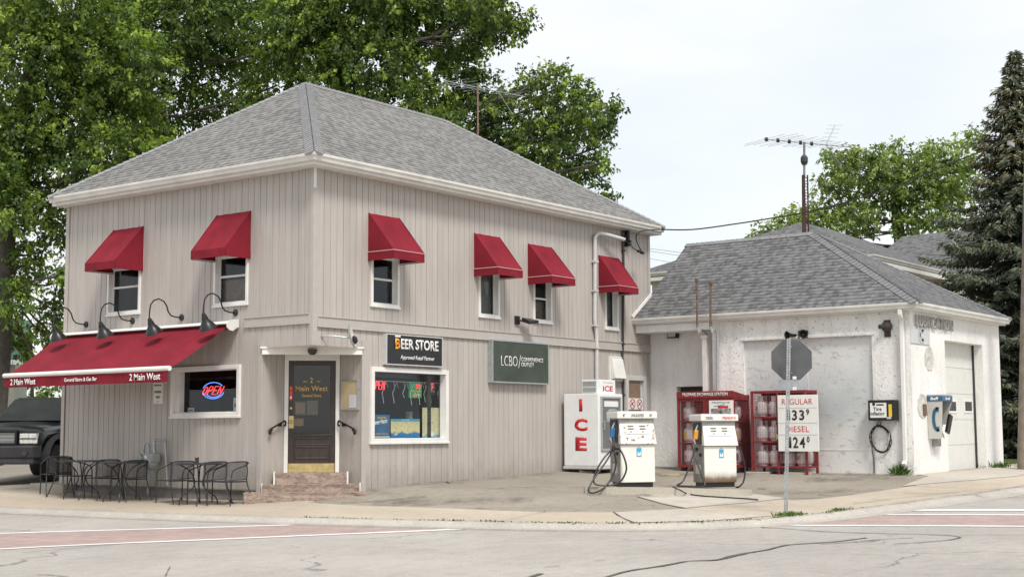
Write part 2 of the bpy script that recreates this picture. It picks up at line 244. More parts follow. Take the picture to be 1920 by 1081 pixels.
M = dict(
 siding=siding_mat(), trim=simple('siding_trim', (.43, .40, .37), .5, var=.06), white=simple('white_trim', (.74, .73, .70), .45, var=.08, vs=4), gutter=simple('gutter_white', (.70, .685, .65), .4, var=.14, vs=2.5),
 found=simple('foundation', (.20, .185, .17), .85, var=.25, vs=4, bump=.4),
 shingle=shingle_mat('shingles', (.150, .148, .144), (.205, .202, .196), (.022, .021, .021)), shingle2=shingle_mat('garage_shingles', (.092, .093, .095), (.150, .151, .154), (.025, .025, .028), .145, .53),
 red=simple('red_canvas', (.205, .0145, .027), .85, var=.22, vs=2.2, bump=.2, bs=120, spec=.2), red_trim=simple('red_piping', (.55, .3, .3), .7, var=0),
 black=simple('black_metal', (.012, .012, .013), .35, var=0), dgrey=simple('dark_grey_metal', (.05, .05, .055), .4, metal=.3, var=.1), iron=simple('chair_iron', (.045, .045, .05), .45, metal=.4, var=.1),
 galv=simple('galvanised_steel', (.42, .45, .47), .45, metal=.5, var=.2, vs=12), lgrey=simple('light_grey_paint', (.52, .52, .51), .5, var=.1), grey=simple('meter_grey', (.34, .36, .35), .5, var=.1),
 steel=simple('pump_steel', (.30, .29, .275), .35, metal=.6, var=.25, vs=5), glass=glass_mat('window_glass', .08), dglass=glass_mat('door_glass', .05, (.72, .66, .58), .045), intr=simple('interior_dark', (.05, .048, .045), .9, var=.3), blind=simple('window_blind', (.20, .195, .185), .8, var=.1),
 curtain=simple('curtain', (.20, .14, .11), .9, var=.3, vs=12), wood=wood_mat(), brass=simple('brass_plate', (.60, .47, .22), .35, metal=.6, var=.25, vs=9), stone=stone_mat(),
 plaster=plaster_mat('white_plaster', .68, .30), plaster2=plaster_mat('grey_plaster', .70, .35), plaster3=plaster_mat('peeling_plaster', .60, .5, (.27, .24, .215)), panel=worn_panel_mat(), odoor=simple('overhead_door', (.66, .66, .63), .5, var=.06),
 iwhite=simple('freezer_white', (.76, .77, .77), .35, var=.05), pumpw=simple('pump_white', (.74, .73, .68), .35, var=.06), pumpr=rust_mat('pump_rusty', (.74, .73, .68), (.30, .11, .025), .565, .585), pumpd=scorch_mat(),
 cred=simple('cage_red', (.215, .020, .024), .6, var=.35, vs=6), tank=simple('tank_white', (.60, .58, .57), .4, var=.15, vs=9), tankp=simple('tank_label_pink', (.46, .30, .38), .5, var=.45, vs=30), yellow=simple('label_yellow', (.75, .50, .04), .5, var=.1), tred=simple('text_red', (.55, .02, .03), .5, var=0), tblack=simple('text_black', (.015, .015, .016), .5, var=0), twhite=simple('text_white', (.8, .8, .79), .5, var=0), tblue=simple('text_blue', (.02, .14, .32), .5, var=0), tgold=simple('text_gold', (.66, .42, .08), .4, var=0), purple=simple('label_purple', (.12, .06, .25), .5, var=.2),
 orange=simple('beer_orange', (.80, .33, .03), .5, var=.1), sblack=simple('sign_black', (.018, .018, .022), .3, var=.3), sgreen=simple('sign_green', (.052, .068, .052), .38, var=.25, vs=3), swhite=simple('sign_white', (.76, .755, .73), .5, var=.05), tan=simple('notice_tan', (.50, .40, .25), .6, var=.12), paper=simple('paper', (.62, .63, .66), .8, var=.05), paperb=simple('blue_paper', (.36, .46, .55), .8, var=.1), lblue=simple('sticker_blue', (.04, .34, .55), .5, var=.05), pblue=simple('payphone_blue', (.025, .10, .19), .4, var=.05), pgrey=simple('payphone_grey', (.50, .49, .45), .5, var=.05),
 nblue=simple('nozzle_blue', (.02, .13, .30), .4, var=.1), noran=simple('nozzle_orange', (.62, .30, .03), .45, var=.15), rubber=simple('rubber_hose', (.012, .012, .013), .45, var=0), rust=simple('rust', (.16, .10, .07), .85, var=.5, vs=14), brownb=simple('brown_board', (.22, .15, .10), .8, var=.15), conc=ground_mat('slab_concrete', (.36, .33, .27), (.42, .39, .33), 2, bump=.4),
 asph=ground_mat('lot_asphalt', (.255, .228, .19), (.335, .302, .252), 1.4, .36, .6, (.12, .11, .10), .9, .5, .6), walk=ground_mat('sidewalk_concrete', (.42, .36, .285), (.48, .42, .34), 1., .16, .3, (.27, .23, .18), .7, 0, .25), walk2=ground_mat('pale_sidewalk_concrete', (.42, .385, .335), (.48, .44, .385), 1., .16, .3, (.27, .24, .2), .7, 0, .3), curb=ground_mat('curb_concrete', (.38, .355, .32), (.46, .43, .385), 3, .2, .4, (.2, .18, .16), .9), road=ground_mat('road_asphalt', (.365, .342, .315), (.42, .395, .365), .9, .26, .4, (.26, .245, .23), .8, .13, .15),
 paint=ground_mat('road_paint', (.66, .66, .65), (.76, .76, .75), 4, .12, .2), brick=brick_mark_mat(), tar=ground_mat('crack_tar', (.09, .085, .08), (.15, .14, .13), 5, .2), grass=ground_mat('grass_ground', (.055, .085, .025), (.09, .12, .035), 3, .4, 1.), bark=simple('bark', (.085, .075, .064), .9, var=.35, vs=6, bump=.8, bs=22), pole=simple('pole_wood', (.235, .20, .165), .85, var=.25, vs=5, bump=.4), grime=grime_mat(mx_=.5), grime_light=grime_mat((.20, .18, .16, 1), .55), stain=simple('damp_stain', (.13, .122, .11), .8, var=.3),
 leaf=leaf_mat('maple_leaves', [(0, (.042, .066, .026)), (.42, (.092, .145, .045)), (.78, (.19, .28, .068)), (1, (.33, .42, .085))]), leaf2=leaf_mat('far_leaves', [(0, (.085, .115, .05)), (.5, (.19, .27, .10)), (1, (.34, .42, .13))]), needle=leaf_mat('spruce_needles', [(0, (.05, .06, .045)), (.5, (.12, .145, .10)), (.85, (.20, .225, .15)), (1, (.38, .28, .13))], .08, .8), weed=leaf_mat('weed_leaves', [(0, (.04, .09, .015)), (1, (.12, .2, .04))], .3),
 green_roof=simple('green_metal_roof', (.035, .10, .065), .5, var=.1), shedw=simple('shed_wall', (.38, .39, .33), .7, var=.1), cream=simple('cream_siding', (.62, .59, .52), .6, var=.06), tpaint=simple('truck_black_paint', (.008, .009, .011), .3, spec=.3, coat=.25, var=0), tplast=simple('truck_grey_plastic', (.035, .036, .04), .5, var=.1), chrome=simple('grille_silver', (.42, .42, .42), .4, metal=.2, var=.1, vs=40), tyre=simple('tyre_rubber', (.014, .014, .014), .8, var=.2), headl=simple('headlight_lens', (.60, .60, .58), .12, var=.4, vs=18), tglass=simple('truck_glass', (.012, .016, .015), .2, spec=.25, var=.5, vs=3),
 neonr=simple('neon_red', (.8, .03, .05), .5, var=0, emit=((1, .05, .06), 1.1)), neonb=simple('neon_blue', (.08, .2, .9), .5, var=0, emit=((.12, .3, 1), .8)), ledr=simple('led_red', (.8, .02, .05), .5, var=0, emit=((1, .02, .05), .8)), lgreen=simple('lottery_green', (.02, .16, .04), .5, var=0, emit=((.03, .3, .07), .25)),
 mesh=mesh_mat('chair_mesh', (.05, .05, .055), plain=.6), wire=simple('cage_wire', (.30, .10, .11), .5, var=0), perf=simple('sign_back', (.095, .095, .10), .5, var=.3, vs=3), poster=simple('agent_poster', (.03, .13, .28), .3, var=.6, vs=2.5), map1=map_mat('town_map', (.62, .47, .16), (.03, .2, .45), .275), map2=map_mat('county_map', (.55, .50, .32), (.25, .42, .52), .25), photo=simple('advert_photo', (.30, .27, .25), .4, var=.9, vs=14))

# ------------------------------------------------------------------ mesh building
class MB:
    def __init__(s): s.v = []; s.f = []; s.uv = {}; s.mi = []; s.m = 0
    def poly(s, pts, uv=None):
        b = len(s.v); s.v += [tuple(map(float, p)) for p in pts]; s.f.append(tuple(range(b, b+len(pts)))); s.mi.append(s.m)
        if uv: s.uv[len(s.f)-1] = uv
    def idx(s, pts, faces):
        b = len(s.v); s.v += [tuple(map(float, p)) for p in pts]
        for f in faces: s.f.append(tuple(b+i for i in f)); s.mi.append(s.m)
    def hexa(s, p): s.idx(p, [(0, 3, 2, 1), (4, 5, 6, 7), (0, 1, 5, 4), (1, 2, 6, 5), (2, 3, 7, 6), (3, 0, 4, 7)])
    def box(s, x0, x1, y0, y1, z0, z1): s.hexa([(x0, y0, z0), (x1, y0, z0), (x1, y1, z0), (x0, y1, z0), (x0, y0, z1), (x1, y0, z1), (x1, y1, z1), (x0, y1, z1)])
    def bar(s, a, b, wx, wz, up=(0, 0, 1)):
        a = Vector(a); b = Vector(b); d = (b-a).normalized(); up = Vector(up)
        if abs(d.dot(up)) > .98: up = Vector((0, 1, 0))
        x = d.cross(up).normalized()*wx/2; z = x.cross(d).normalized()*wz/2
        s.hexa([a-x-z, a+x-z, b+x-z, b-x-z, a-x+z, a+x+z, b+x+z, b-x+z])
    def tube(s, pts, r, n=8, caps=True, closed=False):
        pts = [Vector(p) for p in pts]; k = len(pts); rs = r if isinstance(r, (list, tuple)) else [r]*k
        base = len(s.v); prev = None
        for i, p in enumerate(pts):
            a = pts[i-1] if i > 0 else (pts[-1] if closed else p); b = pts[i+1] if i < k-1 else (pts[0] if closed else p); d = (b-a).normalized()
            if prev is None:
                up = Vector((0, 0, 1)) if abs(d.z) < .9 else Vector((1, 0, 0)); x = d.cross(up).normalized()
            else: x = (prev-d*prev.dot(d)).normalized()
            prev = x; y = d.cross(x)
            for j in range(n):
                t = 2*PI*j/n; s.v.append(tuple(p+(x*math.cos(t)+y*math.sin(t))*rs[i]))
        for i in range(k if closed else k-1):
            for j in range(n):
                a = base+i*n+j; b = base+i*n+(j+1) % n; c = base+((i+1) % k)*n+(j+1) % n; d = base+((i+1) % k)*n+j
                s.f.append((a, b, c, d)); s.mi.append(s.m)
        if caps and not closed:
            s.f.append(tuple(base+j for j in range(n))[::-1]); s.mi.append(s.m); s.f.append(tuple(base+(k-1)*n+j for j in range(n))); s.mi.append(s.m)
    def lathe(s, prof, c=(0, 0, 0), n=16, axis='z'):
        base = len(s.v); k = len(prof)
        for r, h in prof:
            for j in range(n):
                t = 2*PI*j/n; a, b = r*math.cos(t), r*math.sin(t)
                p = (a, b, h) if axis == 'z' else ((a, h, b) if axis == 'y' else (h, a, b)); s.v.append((p[0]+c[0], p[1]+c[1], p[2]+c[2]))
        for i in range(k-1):
            for j in range(n): s.f.append((base+i*n+j, base+i*n+(j+1) % n, base+(i+1)*n+(j+1) % n, base+(i+1)*n+j)); s.mi.append(s.m)
        s.f.append(tuple(base+j for j in range(n))[::-1]); s.mi.append(s.m); s.f.append(tuple(base+(k-1)*n+j for j in range(n))); s.mi.append(s.m)
    def prism(s, poly, a, b, axis='y'):            # poly in the other two axes
        def P(p, h): return (p[0], h, p[1]) if axis == 'y' else ((h, p[0], p[1]) if axis == 'x' else (p[0], p[1], h))
        k = len(poly); s.idx([P(p, a) for p in poly]+[P(p, b) for p in poly], [tuple(range(k))[::-1], tuple(range(k, 2*k))]+[(i, (i+1) % k, (i+1) % k+k, i+k) for i in range(k)])
    def ring(s, x0, x1, z0, z1, t, y0, y1):        # rectangular frame in the xz plane
        if not isinstance(t, tuple): t = (t, t, t, t)
        l, r, b, tp = t
        s.box(x0, x0+l, y0, y1, z0, z1); s.box(x1-r, x1, y0, y1, z0, z1); s.box(x0+l, x1-r, y0, y1, z0, z0+b); s.box(x0+l, x1-r, y0, y1, z1-tp, z1)
    def sweep(s, path, prof, closed=False):        # profile (outward, z) run along a level path; outward is right of travel
        P = [Vector((p[0], p[1])) for p in path]; zs = [p[2] if len(p) > 2 else 0 for p in path]; n = len(P); base = len(s.v); k = len(prof)
        for i in range(n):
            d0 = (P[i]-P[i-1]).normalized() if i > 0 else (P[1]-P[0]).normalized(); d1 = (P[i+1]-P[i]).normalized() if i < n-1 else d0
            n0 = Vector((d0.y, -d0.x)); n1 = Vector((d1.y, -d1.x)); m = (n0+n1).normalized(); m = m/max(.3, m.dot(n0))
            for o, z in prof: s.v.append((P[i].x+m.x*o, P[i].y+m.y*o, z+zs[i]))
        for i in range(n-1):
            for j in range(k): s.f.append((base+i*k+j, base+i*k+(j+1) % k, base+(i+1)*k+(j+1) % k, base+(i+1)*k+j)); s.mi.append(s.m)
        s.f.append(tuple(base+j for j in range(k))); s.mi.append(s.m); s.f.append(tuple(base+(n-1)*k+j for j in range(k))[::-1]); s.mi.append(s.m)
    def build(s, name, mats, parent=None, smooth=False, bevel=0, fix=True):
        me = bpy.data.meshes.new(name); me.from_pydata(s.v, [], s.f)
        for m in (mats if isinstance(mats, (list, tuple)) else [mats]): me.materials.append(M[m] if isinstance(m, str) else m)
        me.polygons.foreach_set('material_index', s.mi)
        if s.uv:
            l = me.uv_layers.new(name='UVMap')
            for fi, uv in s.uv.items():
                st = me.polygons[fi].loop_start
                for k, c in enumerate(uv): l.data[st+k].uv = c
        if fix and not s.uv:
            bm = bmesh.new(); bm.from_mesh(me); bmesh.ops.recalc_face_normals(bm, faces=bm.faces); bm.to_mesh(me); bm.free()
        if smooth:
            me.polygons.foreach_set('use_smooth', [True]*len(me.polygons))
            try: me.set_sharp_from_angle(angle=math.radians(40))
            except Exception: pass
        o = bpy.data.objects.new(name, me); SC.collection.objects.link(o)
        if parent: o.parent = parent
        if bevel:
            b = o.modifiers.new('bevel', 'BEVEL'); b.width = bevel; b.segments = 2; b.limit_method = 'ANGLE'
        return o
def tag(o, label=None, cat=None, group=None, kind=None):
    if label: o['label'] = label
    if cat: o['category'] = cat
    if group: o['group'] = group
    if kind: o['kind'] = kind
    return o
def thing(name, label, cat, loc, rot=0, group=None):
    o = bpy.data.objects.new(name, None); o.empty_display_size = .2; SC.collection.objects.link(o); o.location = loc; o.rotation_euler = (0, 0, rot); return tag(o, label, cat, group)
def wthing(fr, u, z, name, label, cat, group=None, d=0): return thing(name, label, cat, fr.w(u, -d, z), fr.r, group)
def copy_tree(o, label=None, loc=None, rot=None):
    c = o.copy(); SC.collection.objects.link(c)
    if label: c['label'] = label
    if loc: c.location = loc
    if rot is not None: c.rotation_euler = (0, 0, rot)
    for ch in [q for q in SC.objects if q.parent == o]:
        d = ch.copy(); SC.collection.objects.link(d); d.parent = c
        for g in [q for q in SC.objects if q.parent == ch]:
            e = g.copy(); SC.collection.objects.link(e); e.parent = d
    return c
def text(name, body, x, z, wd, ht, y, mat, parent, bold=0, shear=0, ext=.0015, slant=0, align='l'):
    cu = bpy.data.curves.new('t', 'FONT'); cu.body = body; cu.offset = bold; cu.shear = shear; cu.resolution_u = 3; cu.extrude = 0
    to = bpy.data.objects.new('t', cu); SC.collection.objects.link(to); dg = bpy.context.evaluated_depsgraph_get(); dg.update()
    me = bpy.data.meshes.new_from_object(to.evaluated_get(dg)); bpy.data.objects.remove(to); bpy.data.curves.remove(cu)
    co = np.empty(len(me.vertices)*3); me.vertices.foreach_get('co', co); co = co.reshape(-1, 3); mn, mxx = co.min(0), co.max(0); sz = mxx-mn
    q = (co-mn)/np.where(sz > 1e-6, sz, 1); o = np.zeros_like(co); xx = q[:, 0]*wd
    o[:, 0] = xx + (x-wd/2 if align == 'c' else x); o[:, 2] = z+q[:, 1]*ht+slant*xx; o[:, 1] = y
    me.vertices.foreach_set('co', o.ravel()); me.name = name; me.materials.append(M[mat] if isinstance(mat, str) else mat)
    bm = bmesh.new(); bm.from_mesh(me); r = bmesh.ops.extrude_face_region(bm, geom=bm.faces[:]); bmesh.ops.translate(bm, verts=[e for e in r['geom'] if isinstance(e, bmesh.types.BMVert)], vec=(0, -ext*2, 0))
    bmesh.ops.recalc_face_normals(bm, faces=bm.faces); bm.to_mesh(me); bm.free()
    ob = bpy.data.objects.new(name, me); SC.collection.objects.link(ob); ob.parent = parent; return ob
# ================================================================== GROUND
GL = {}
for ax, lo, hi, ext in (('x', -20, 22, [-70, -50, -38, -30, -25, -22, 25, 28, 32, 40, 55, 80]), ('y', -20, 18, [-80, -55, -40, -30, -24, -22, 20, 23, 28, 36, 50, 80, 120])):
    GL[ax] = sorted(set([lo+.5*i for i in range(int((hi-lo)/.5)+1)]+ext))
def sheet(name, poly, off, mat, kind='structure', step=1, parent=None):
    bm = bmesh.new(); vs = [bm.verts.new((p[0], p[1], 0)) for p in poly]; f = bm.faces.new(vs); f.normal_update()
    if f.normal.z < 0: bmesh.ops.reverse_faces(bm, faces=[f])
    if len(poly) > 4: bmesh.ops.triangulate(bm, faces=bm.faces[:])
    xs = [p[0] for p in poly]; ys = [p[1] for p in poly]
    for i, (ax, vals) in enumerate((((1, 0, 0), GL['x']), ((0, 1, 0), GL['y']))):
        lo, hi = (min(xs), max(xs)) if i == 0 else (min(ys), max(ys))
        for c in vals[::step]:
            if lo < c < hi: bmesh.ops.bisect_plane(bm, geom=bm.verts[:]+bm.edges[:]+bm.faces[:], plane_co=(c*ax[0], c*ax[1], 0), plane_no=ax, dist=1e-5)
    bmesh.ops.triangulate(bm, faces=bm.faces[:])
    for v in bm.verts: v.co.z = H(v.co.x, v.co.y)+off
    me = bpy.data.meshes.new(name); bm.to_mesh(me); bm.free(); me.materials.append(M[mat]); o = bpy.data.objects.new(name, me); SC.collection.objects.link(o)
    if parent: o.parent = parent
    if kind: tag(o, kind=kind)
    return o
def smooth_line(pts, n=6):
    P = [Vector(p) for p in pts]; out = []
    for i in range(len(P)-1):
        a = P[max(i-1, 0)]; b = P[i]; c = P[i+1]; d = P[min(i+2, len(P)-1)]
        for k in range(n):
            t = k/n; out.append(.5*((2*b)+(c-a)*t+(2*a-5*b+4*c-d)*t*t+(3*b-a-3*c+d)*t**3))
    return out+[P[-1]]
curb = [(p.x, p.y) for p in smooth_line([(c[0], c[1], 0) for c in CURB], 5)]
def offset_line(pts, d):
    out = []
    for i, p in enumerate(pts):
        a = pts[max(i-1, 0)]; b = pts[min(i+1, len(pts)-1)]; t = Vector((b[0]-a[0], b[1]-a[1])).normalized(); out.append((p[0]+t.y*d, p[1]-t.x*d))
    return out
curb_out = offset_line(curb, -(.0)); test = offset_line(curb, 1.)
sgn = 1 if (test[40][0]+test[40][1]) < (curb[40][0]+curb[40][1]) else -1     # +1 : offset goes towards the road
# far ground, road, lot
bm = MB(); gx = [-900, -300, -120, -70]+[v for v in range(-60, 61, 5)]+[70, 120, 300, 900]
for i in range(len(gx)-1):
    for j in range(len(gx)-1):
        c = [(gx[i], gx[j]), (gx[i+1], gx[j]), (gx[i+1], gx[j+1]), (gx[i], gx[j+1])]; bm.poly([(x, y, H(x, y)-.30) for x, y in c])
tag(bm.build('ground', 'grass', fix=False), kind='structure')
gut = offset_line(curb, sgn*.42)
sheet('road', gut+[(34, -60), (-60, -60), (-60, 30)], -.07, 'road')
sheet('lot', curb+[(34, -6.2), (17.4, -6.2), (17.4, 16), (8, 30)], 0, 'asph')
lawn = MB()
for i in range(6):
    for j in range(8):
        x0, x1, y0, y1 = 17.4+i*4, 21.4+i*4, -6.2+j*4, -2.2+j*4; lawn.poly([(x, y, H(x, y)+.02) for x, y in ((x0, y0), (x1, y0), (x1, y1), (x0, y1))])
tag(lawn.build('lawn', 'grass', fix=False), kind='structure')
cb = MB()
for i in range(len(curb)-1):
    for (o0, z0), (o1, z1) in (((-.02, -.03), (0, .009)), ((0, .009), (.13, .004)), ((.13, .004), (.22, -.052)), ((.22, -.052), (.44, -.060)), ((.44, -.060), (.44, -.10))):
        q = []
        for k, o_, z_ in ((i, o0, z0), (i, o1, z1), (i+1, o1, z1), (i+1, o0, z0)):
            a = offset_line(curb, sgn*o_)[k] if False else None
            pa = curb[max(k-1, 0)]; pb = curb[min(k+1, len(curb)-1)]; t = Vector((pb[0]-pa[0], pb[1]-pa[1])).normalized()
            x, y = curb[k][0]+t.y*sgn*o_, curb[k][1]-t.x*sgn*o_; q.append((x, y, H(curb[k][0], curb[k][1])+z_+(.0)))
        cb.poly(q if sgn > 0 else q[::-1])
tag(cb.build('curb', 'curb', fix=False), kind='structure')
G = ground
side = [G(600, 943), G(680, 948), G(760, 950), G(940, 957), G(1019, 960), G(1150, 960), G(1284, 953), G(1240, 944), G(1195, 931), G(1420, 934), G(1481, 936), G(1534, 935), G(1605, 926.6), G(1711, 910.6), G(1782, 898), (10.8, -6.75)]
sheet('sidewalk', [c for c in curb if c[1] < 12]+[(34, -6.6), (17, -6.6)]+[(16.4, -6.6), (10.9, -6.6)]+side[::-1]+[(.6, .9), (.05, 1.3), (.05, 7.4), (-.6, 8.6), (-1.2, 12)], .006, 'walk')
sheet('sidewalk_panel', [G(1150, 961), G(1188, 980), G(1330, 977), G(1450, 967), G(1285, 956)], .013, 'walk2')
sheet('driveway', [G(1690, 912), G(1830, 900), G(1905, 893), (24, -6.9), (16.2, -6.72), G(1800, 884), G(1740, 893)], .013, 'walk2')
sheet('island_apron', [G(1195, 931), G(1240, 944), G(1284, 953), G(1400, 943), G(1478, 934), G(1420, 927), G(1300, 920)], .013, 'walk2')
def strip(name, pts, w, off, mat, jit=0, seed=0):
    r = random.Random(seed); P = [G(*p) for p in pts]
    Q = [(p.x, p.y) for p in smooth_line([(a, b, 0) for a, b in P], 4)] if len(P) > 2 else P
    ls, rs = [], []
    for i, p in enumerate(Q):
        a = Q[max(i-1, 0)]; b = Q[min(i+1, len(Q)-1)]; t = Vector((b[0]-a[0], b[1]-a[1])).normalized(); ww = (w if not isinstance(w, tuple) else w[0]+(w[1]-w[0])*i/(len(Q)-1))/2
        j1 = ww*(1+r.uniform(-jit, jit)); j2 = ww*(1+r.uniform(-jit, jit)); ls.append((p[0]-t.y*j1, p[1]+t.x*j1)); rs.append((p[0]+t.y*j2, p[1]-t.x*j2))
    m = MB()
    for i in range(len(Q)-1):
        n = max(1, int((Vector(Q[i+1])-Vector(Q[i])).length/.25))
        for k in range(n):
            q = []
            for side_, t in ((ls, k/n), (rs, k/n), (rs, (k+1)/n), (ls, (k+1)/n)):
                x = side_[i][0]*(1-t)+side_[i+1][0]*t; y = side_[i][1]*(1-t)+side_[i+1][1]*t; q.append((x, y, H(x, y)+off))
            m.poly(q)
    return m, name, mat
def add_strip(*a, **k): m, n, mt = strip(*a, **k); return tag(m.build(n, mt, fix=False), kind='structure')
RO = -.07
# crosswalks (stamped brick between white lines)
sheet('crosswalk_brick_left', [G(-60, 1002, RO), G(300, 991, RO), G(670, 980, RO), G(880, 985.5, RO), G(1020, 987, RO), G(960, 989, RO), G(600, 1002.5, RO), G(300, 1015, RO), G(-60, 1032, RO)], RO+.003, 'brick')
def rstrip(name, pts, w, off, mat, **k):
    global G
    g0 = G; G = lambda px, py: ground(px, py, RO)
    m, n, mt = strip(name, pts, w, RO+off, mat, **k); G = g0; return tag(m.build(n, mt, fix=False), kind='structure')
rstrip('crosswalk_line', [(-60, 1001.5), (120, 996), (300, 990.8), (500, 985), (680, 979.5)], .15, .0065, 'paint', jit=.15)
rstrip('crosswalk_line', [(-60, 1032), (120, 1022.8), (300, 1015), (600, 1002.5), (900, 990), (1010, 987.3)], .16, .0065, 'paint', jit=.15)
sheet('crosswalk_brick_right', [G(1500, 984, RO), G(1640, 966, RO), G(1800, 965.5, RO), G(1960, 966, RO), G(1960, 986.5, RO), G(1700, 985.5, RO)], RO+.003, 'brick')
rstrip('crosswalk_line', [(1450, 984.5), (1700, 985.3), (1980, 987)], .15, .0065, 'paint', jit=.15)
rstrip('crosswalk_line', [(1600, 964.5), (1750, 964.5), (1980, 965.5)], .14, .0065, 'paint', jit=.15)
rstrip('stop_line', [(1668, 956.5), (1800, 956), (1980, 956.5)], .3, .0065, 'paint', jit=.12)
# tar seams and cracks on the road
for i, (pts, wd) in enumerate([
 ([(1130, 1084), (1180, 1070), (1240, 1061), (1290, 1052), (1345, 1049), (1380, 1040), (1440, 1030), (1480, 1021), (1560, 1016), (1625, 1008)], .075),
 ([(1325, 1051), (1352, 1048.5), (1400, 1037)], .06), ([(1540, 1020), (1600, 1016), (1640, 1012), (1712, 1008)], .04), ([(1600, 1016), (1625, 1016), (1650, 1012)], .03),
 ([(1370, 987), (1460, 990), (1540, 996), (1640, 999.5), (1745, 1002), (1785, 1004), (1800, 1008), (1770, 1013), (1720, 1017), (1675, 1019.5)], .05), ([(1800, 1003), (1860, 1003), (1960, 1002.5)], .02),
 ([(985, 1084), (1005, 1078), (1016, 1075)], .1), ([(40, 1036), (80, 1032.5), (160, 1025), (220, 1020)], .03), ([(0, 992), (40, 994), (80, 996)], .03), ([(70, 1077), (95, 1078), (130, 1082)], .04), ([(1115, 1051), (1135, 1050)], .03), ([(1020, 1063), (1050, 1061)], .03), ([(1780, 1067), (1860, 1067), (1930, 1068)], .015), ([(310, 1080), (316, 1068), (319, 1062)], .02)]):
    rstrip('road_crack', pts, wd*.62, .009, 'tar', jit=.5, seed=i)
for i, (pts, wd) in enumerate([
 ([(640, 943), (690, 941), (745, 936), (800, 931)], .05), ([(950, 911), (985, 915), (1040, 921), (1090, 924)], .02), ([(940, 977), (985, 968), (1020, 960)], .015), ([(1150, 960), (1165, 970), (1190, 981)], .025), ([(1020, 960), (1022, 958)], .03), ([(1195, 930), (1225, 939), (1284, 953)], .014), ([(1284, 953), (1345, 962), (1400, 966)], .012), ([(1284, 953), (1340, 947), (1400, 939)], .012),
 ([(1330, 932), (1400, 939), (1453, 945)], .015), ([(1440, 941), (1492, 947)], .012), ([(1481, 937), (1510, 936), (1540, 934)], .13), ([(1535, 927), (1560, 929), (1600, 927)], .06), ([(1711, 911), (1770, 915), (1830, 918)], .02), ([(1695, 925), (1760, 926), (1800, 924)], .04), ([(1730, 931), (1790, 929), (1850, 927)], .03), ([(1635, 936), (1670, 937)], .04), ([(1600, 945), (1700, 933), (1800, 922), (1925, 913)], .025), ([(835, 902), (845, 906), (870, 905)], .05), ([(1420, 916), (1436, 917)], .06), ([(1165, 938), (1195, 938)], .03), ([(1060, 959), (1085, 957), (1110, 955)], .02)]):
    add_strip('pavement_crack', pts, wd*.7, .019, 'tar', jit=.6, seed=i+40)
for pts, wd in (([(1228, 873), (1268, 873), (1300, 876), (1340, 884)], .5), ([(1340, 884.5), (1440, 886.5), (1540, 888), (1640, 890), (1705, 892)], .42), ([(1105, 928), (1200, 930), (1310, 932), (1425, 934)], .35), ([(690, 919), (760, 911), (835, 904), (950, 896), (1056, 885)], .22), ([(1225, 893), (1300, 890), (1400, 893)], 1.1), ([(1500, 900), (1600, 897), (1700, 897)], .9), ([(120, 930), (250, 936), (400, 938), (462, 938)], .25), ([(700, 945), (850, 940), (1000, 938)], .8), ([(1440, 925), (1520, 925), (1600, 918)], .5)):
    add_strip('ground_grime', pts, wd, .030, 'grime', jit=.5, seed=int(pts[0][0]))
for pts, wd in (([(1600, 955), (1750, 941), (1920, 930)], .5),):
    rstrip('ground_grime', pts, wd, .012, 'grime_light', jit=.3, seed=5)
for k in (46, 50, 54, 58, 63, 68):                                   # joints across the curb
    if k < len(curb)-1:
        a = curb[k]; b = offset_line(curb, sgn*.42)[k]; m = MB(); d = (Vector(b)-Vector(a)).normalized(); nrm = Vector((-d.y, d.x))*.012
        m.poly([(a[0]-nrm.x, a[1]-nrm.y, H(*a)+.018), (a[0]+nrm.x, a[1]+nrm.y, H(*a)+.018), (a[0]+d.x*.15+nrm.x, a[1]+d.y*.15+nrm.y, H(*a)+.016), (a[0]+d.x*.15-nrm.x, a[1]+d.y*.15-nrm.y, H(*a)+.016)]); tag(m.build('curb_joint', 'tar', fix=False), kind='structure')
# edge line of dirt between walk and curb
cl = [c for c in curb if -8 < c[1] < 9 and c[0] < 2] 
m = MB(); r = random.Random(3)
for i in range(len(curb)-1):
    if curb[i][1] < 12:
        w0 = .008+.02*r.random(); q = []
        for k, o_ in ((i, -w0), (i, .0), (i+1, .0), (i+1, -.035)):
            pa = curb[max(k-1, 0)]; pb = curb[min(k+1, len(curb)-1)]; t = Vector((pb[0]-pa[0], pb[1]-pa[1])).normalized(); q.append((curb[k][0]+t.y*sgn*o_, curb[k][1]-t.x*sgn*o_, H(curb[k][0], curb[k][1])+.019))
        m.poly(q)
tag(m.build('curb_seam', 'stain', fix=False), kind='structure')

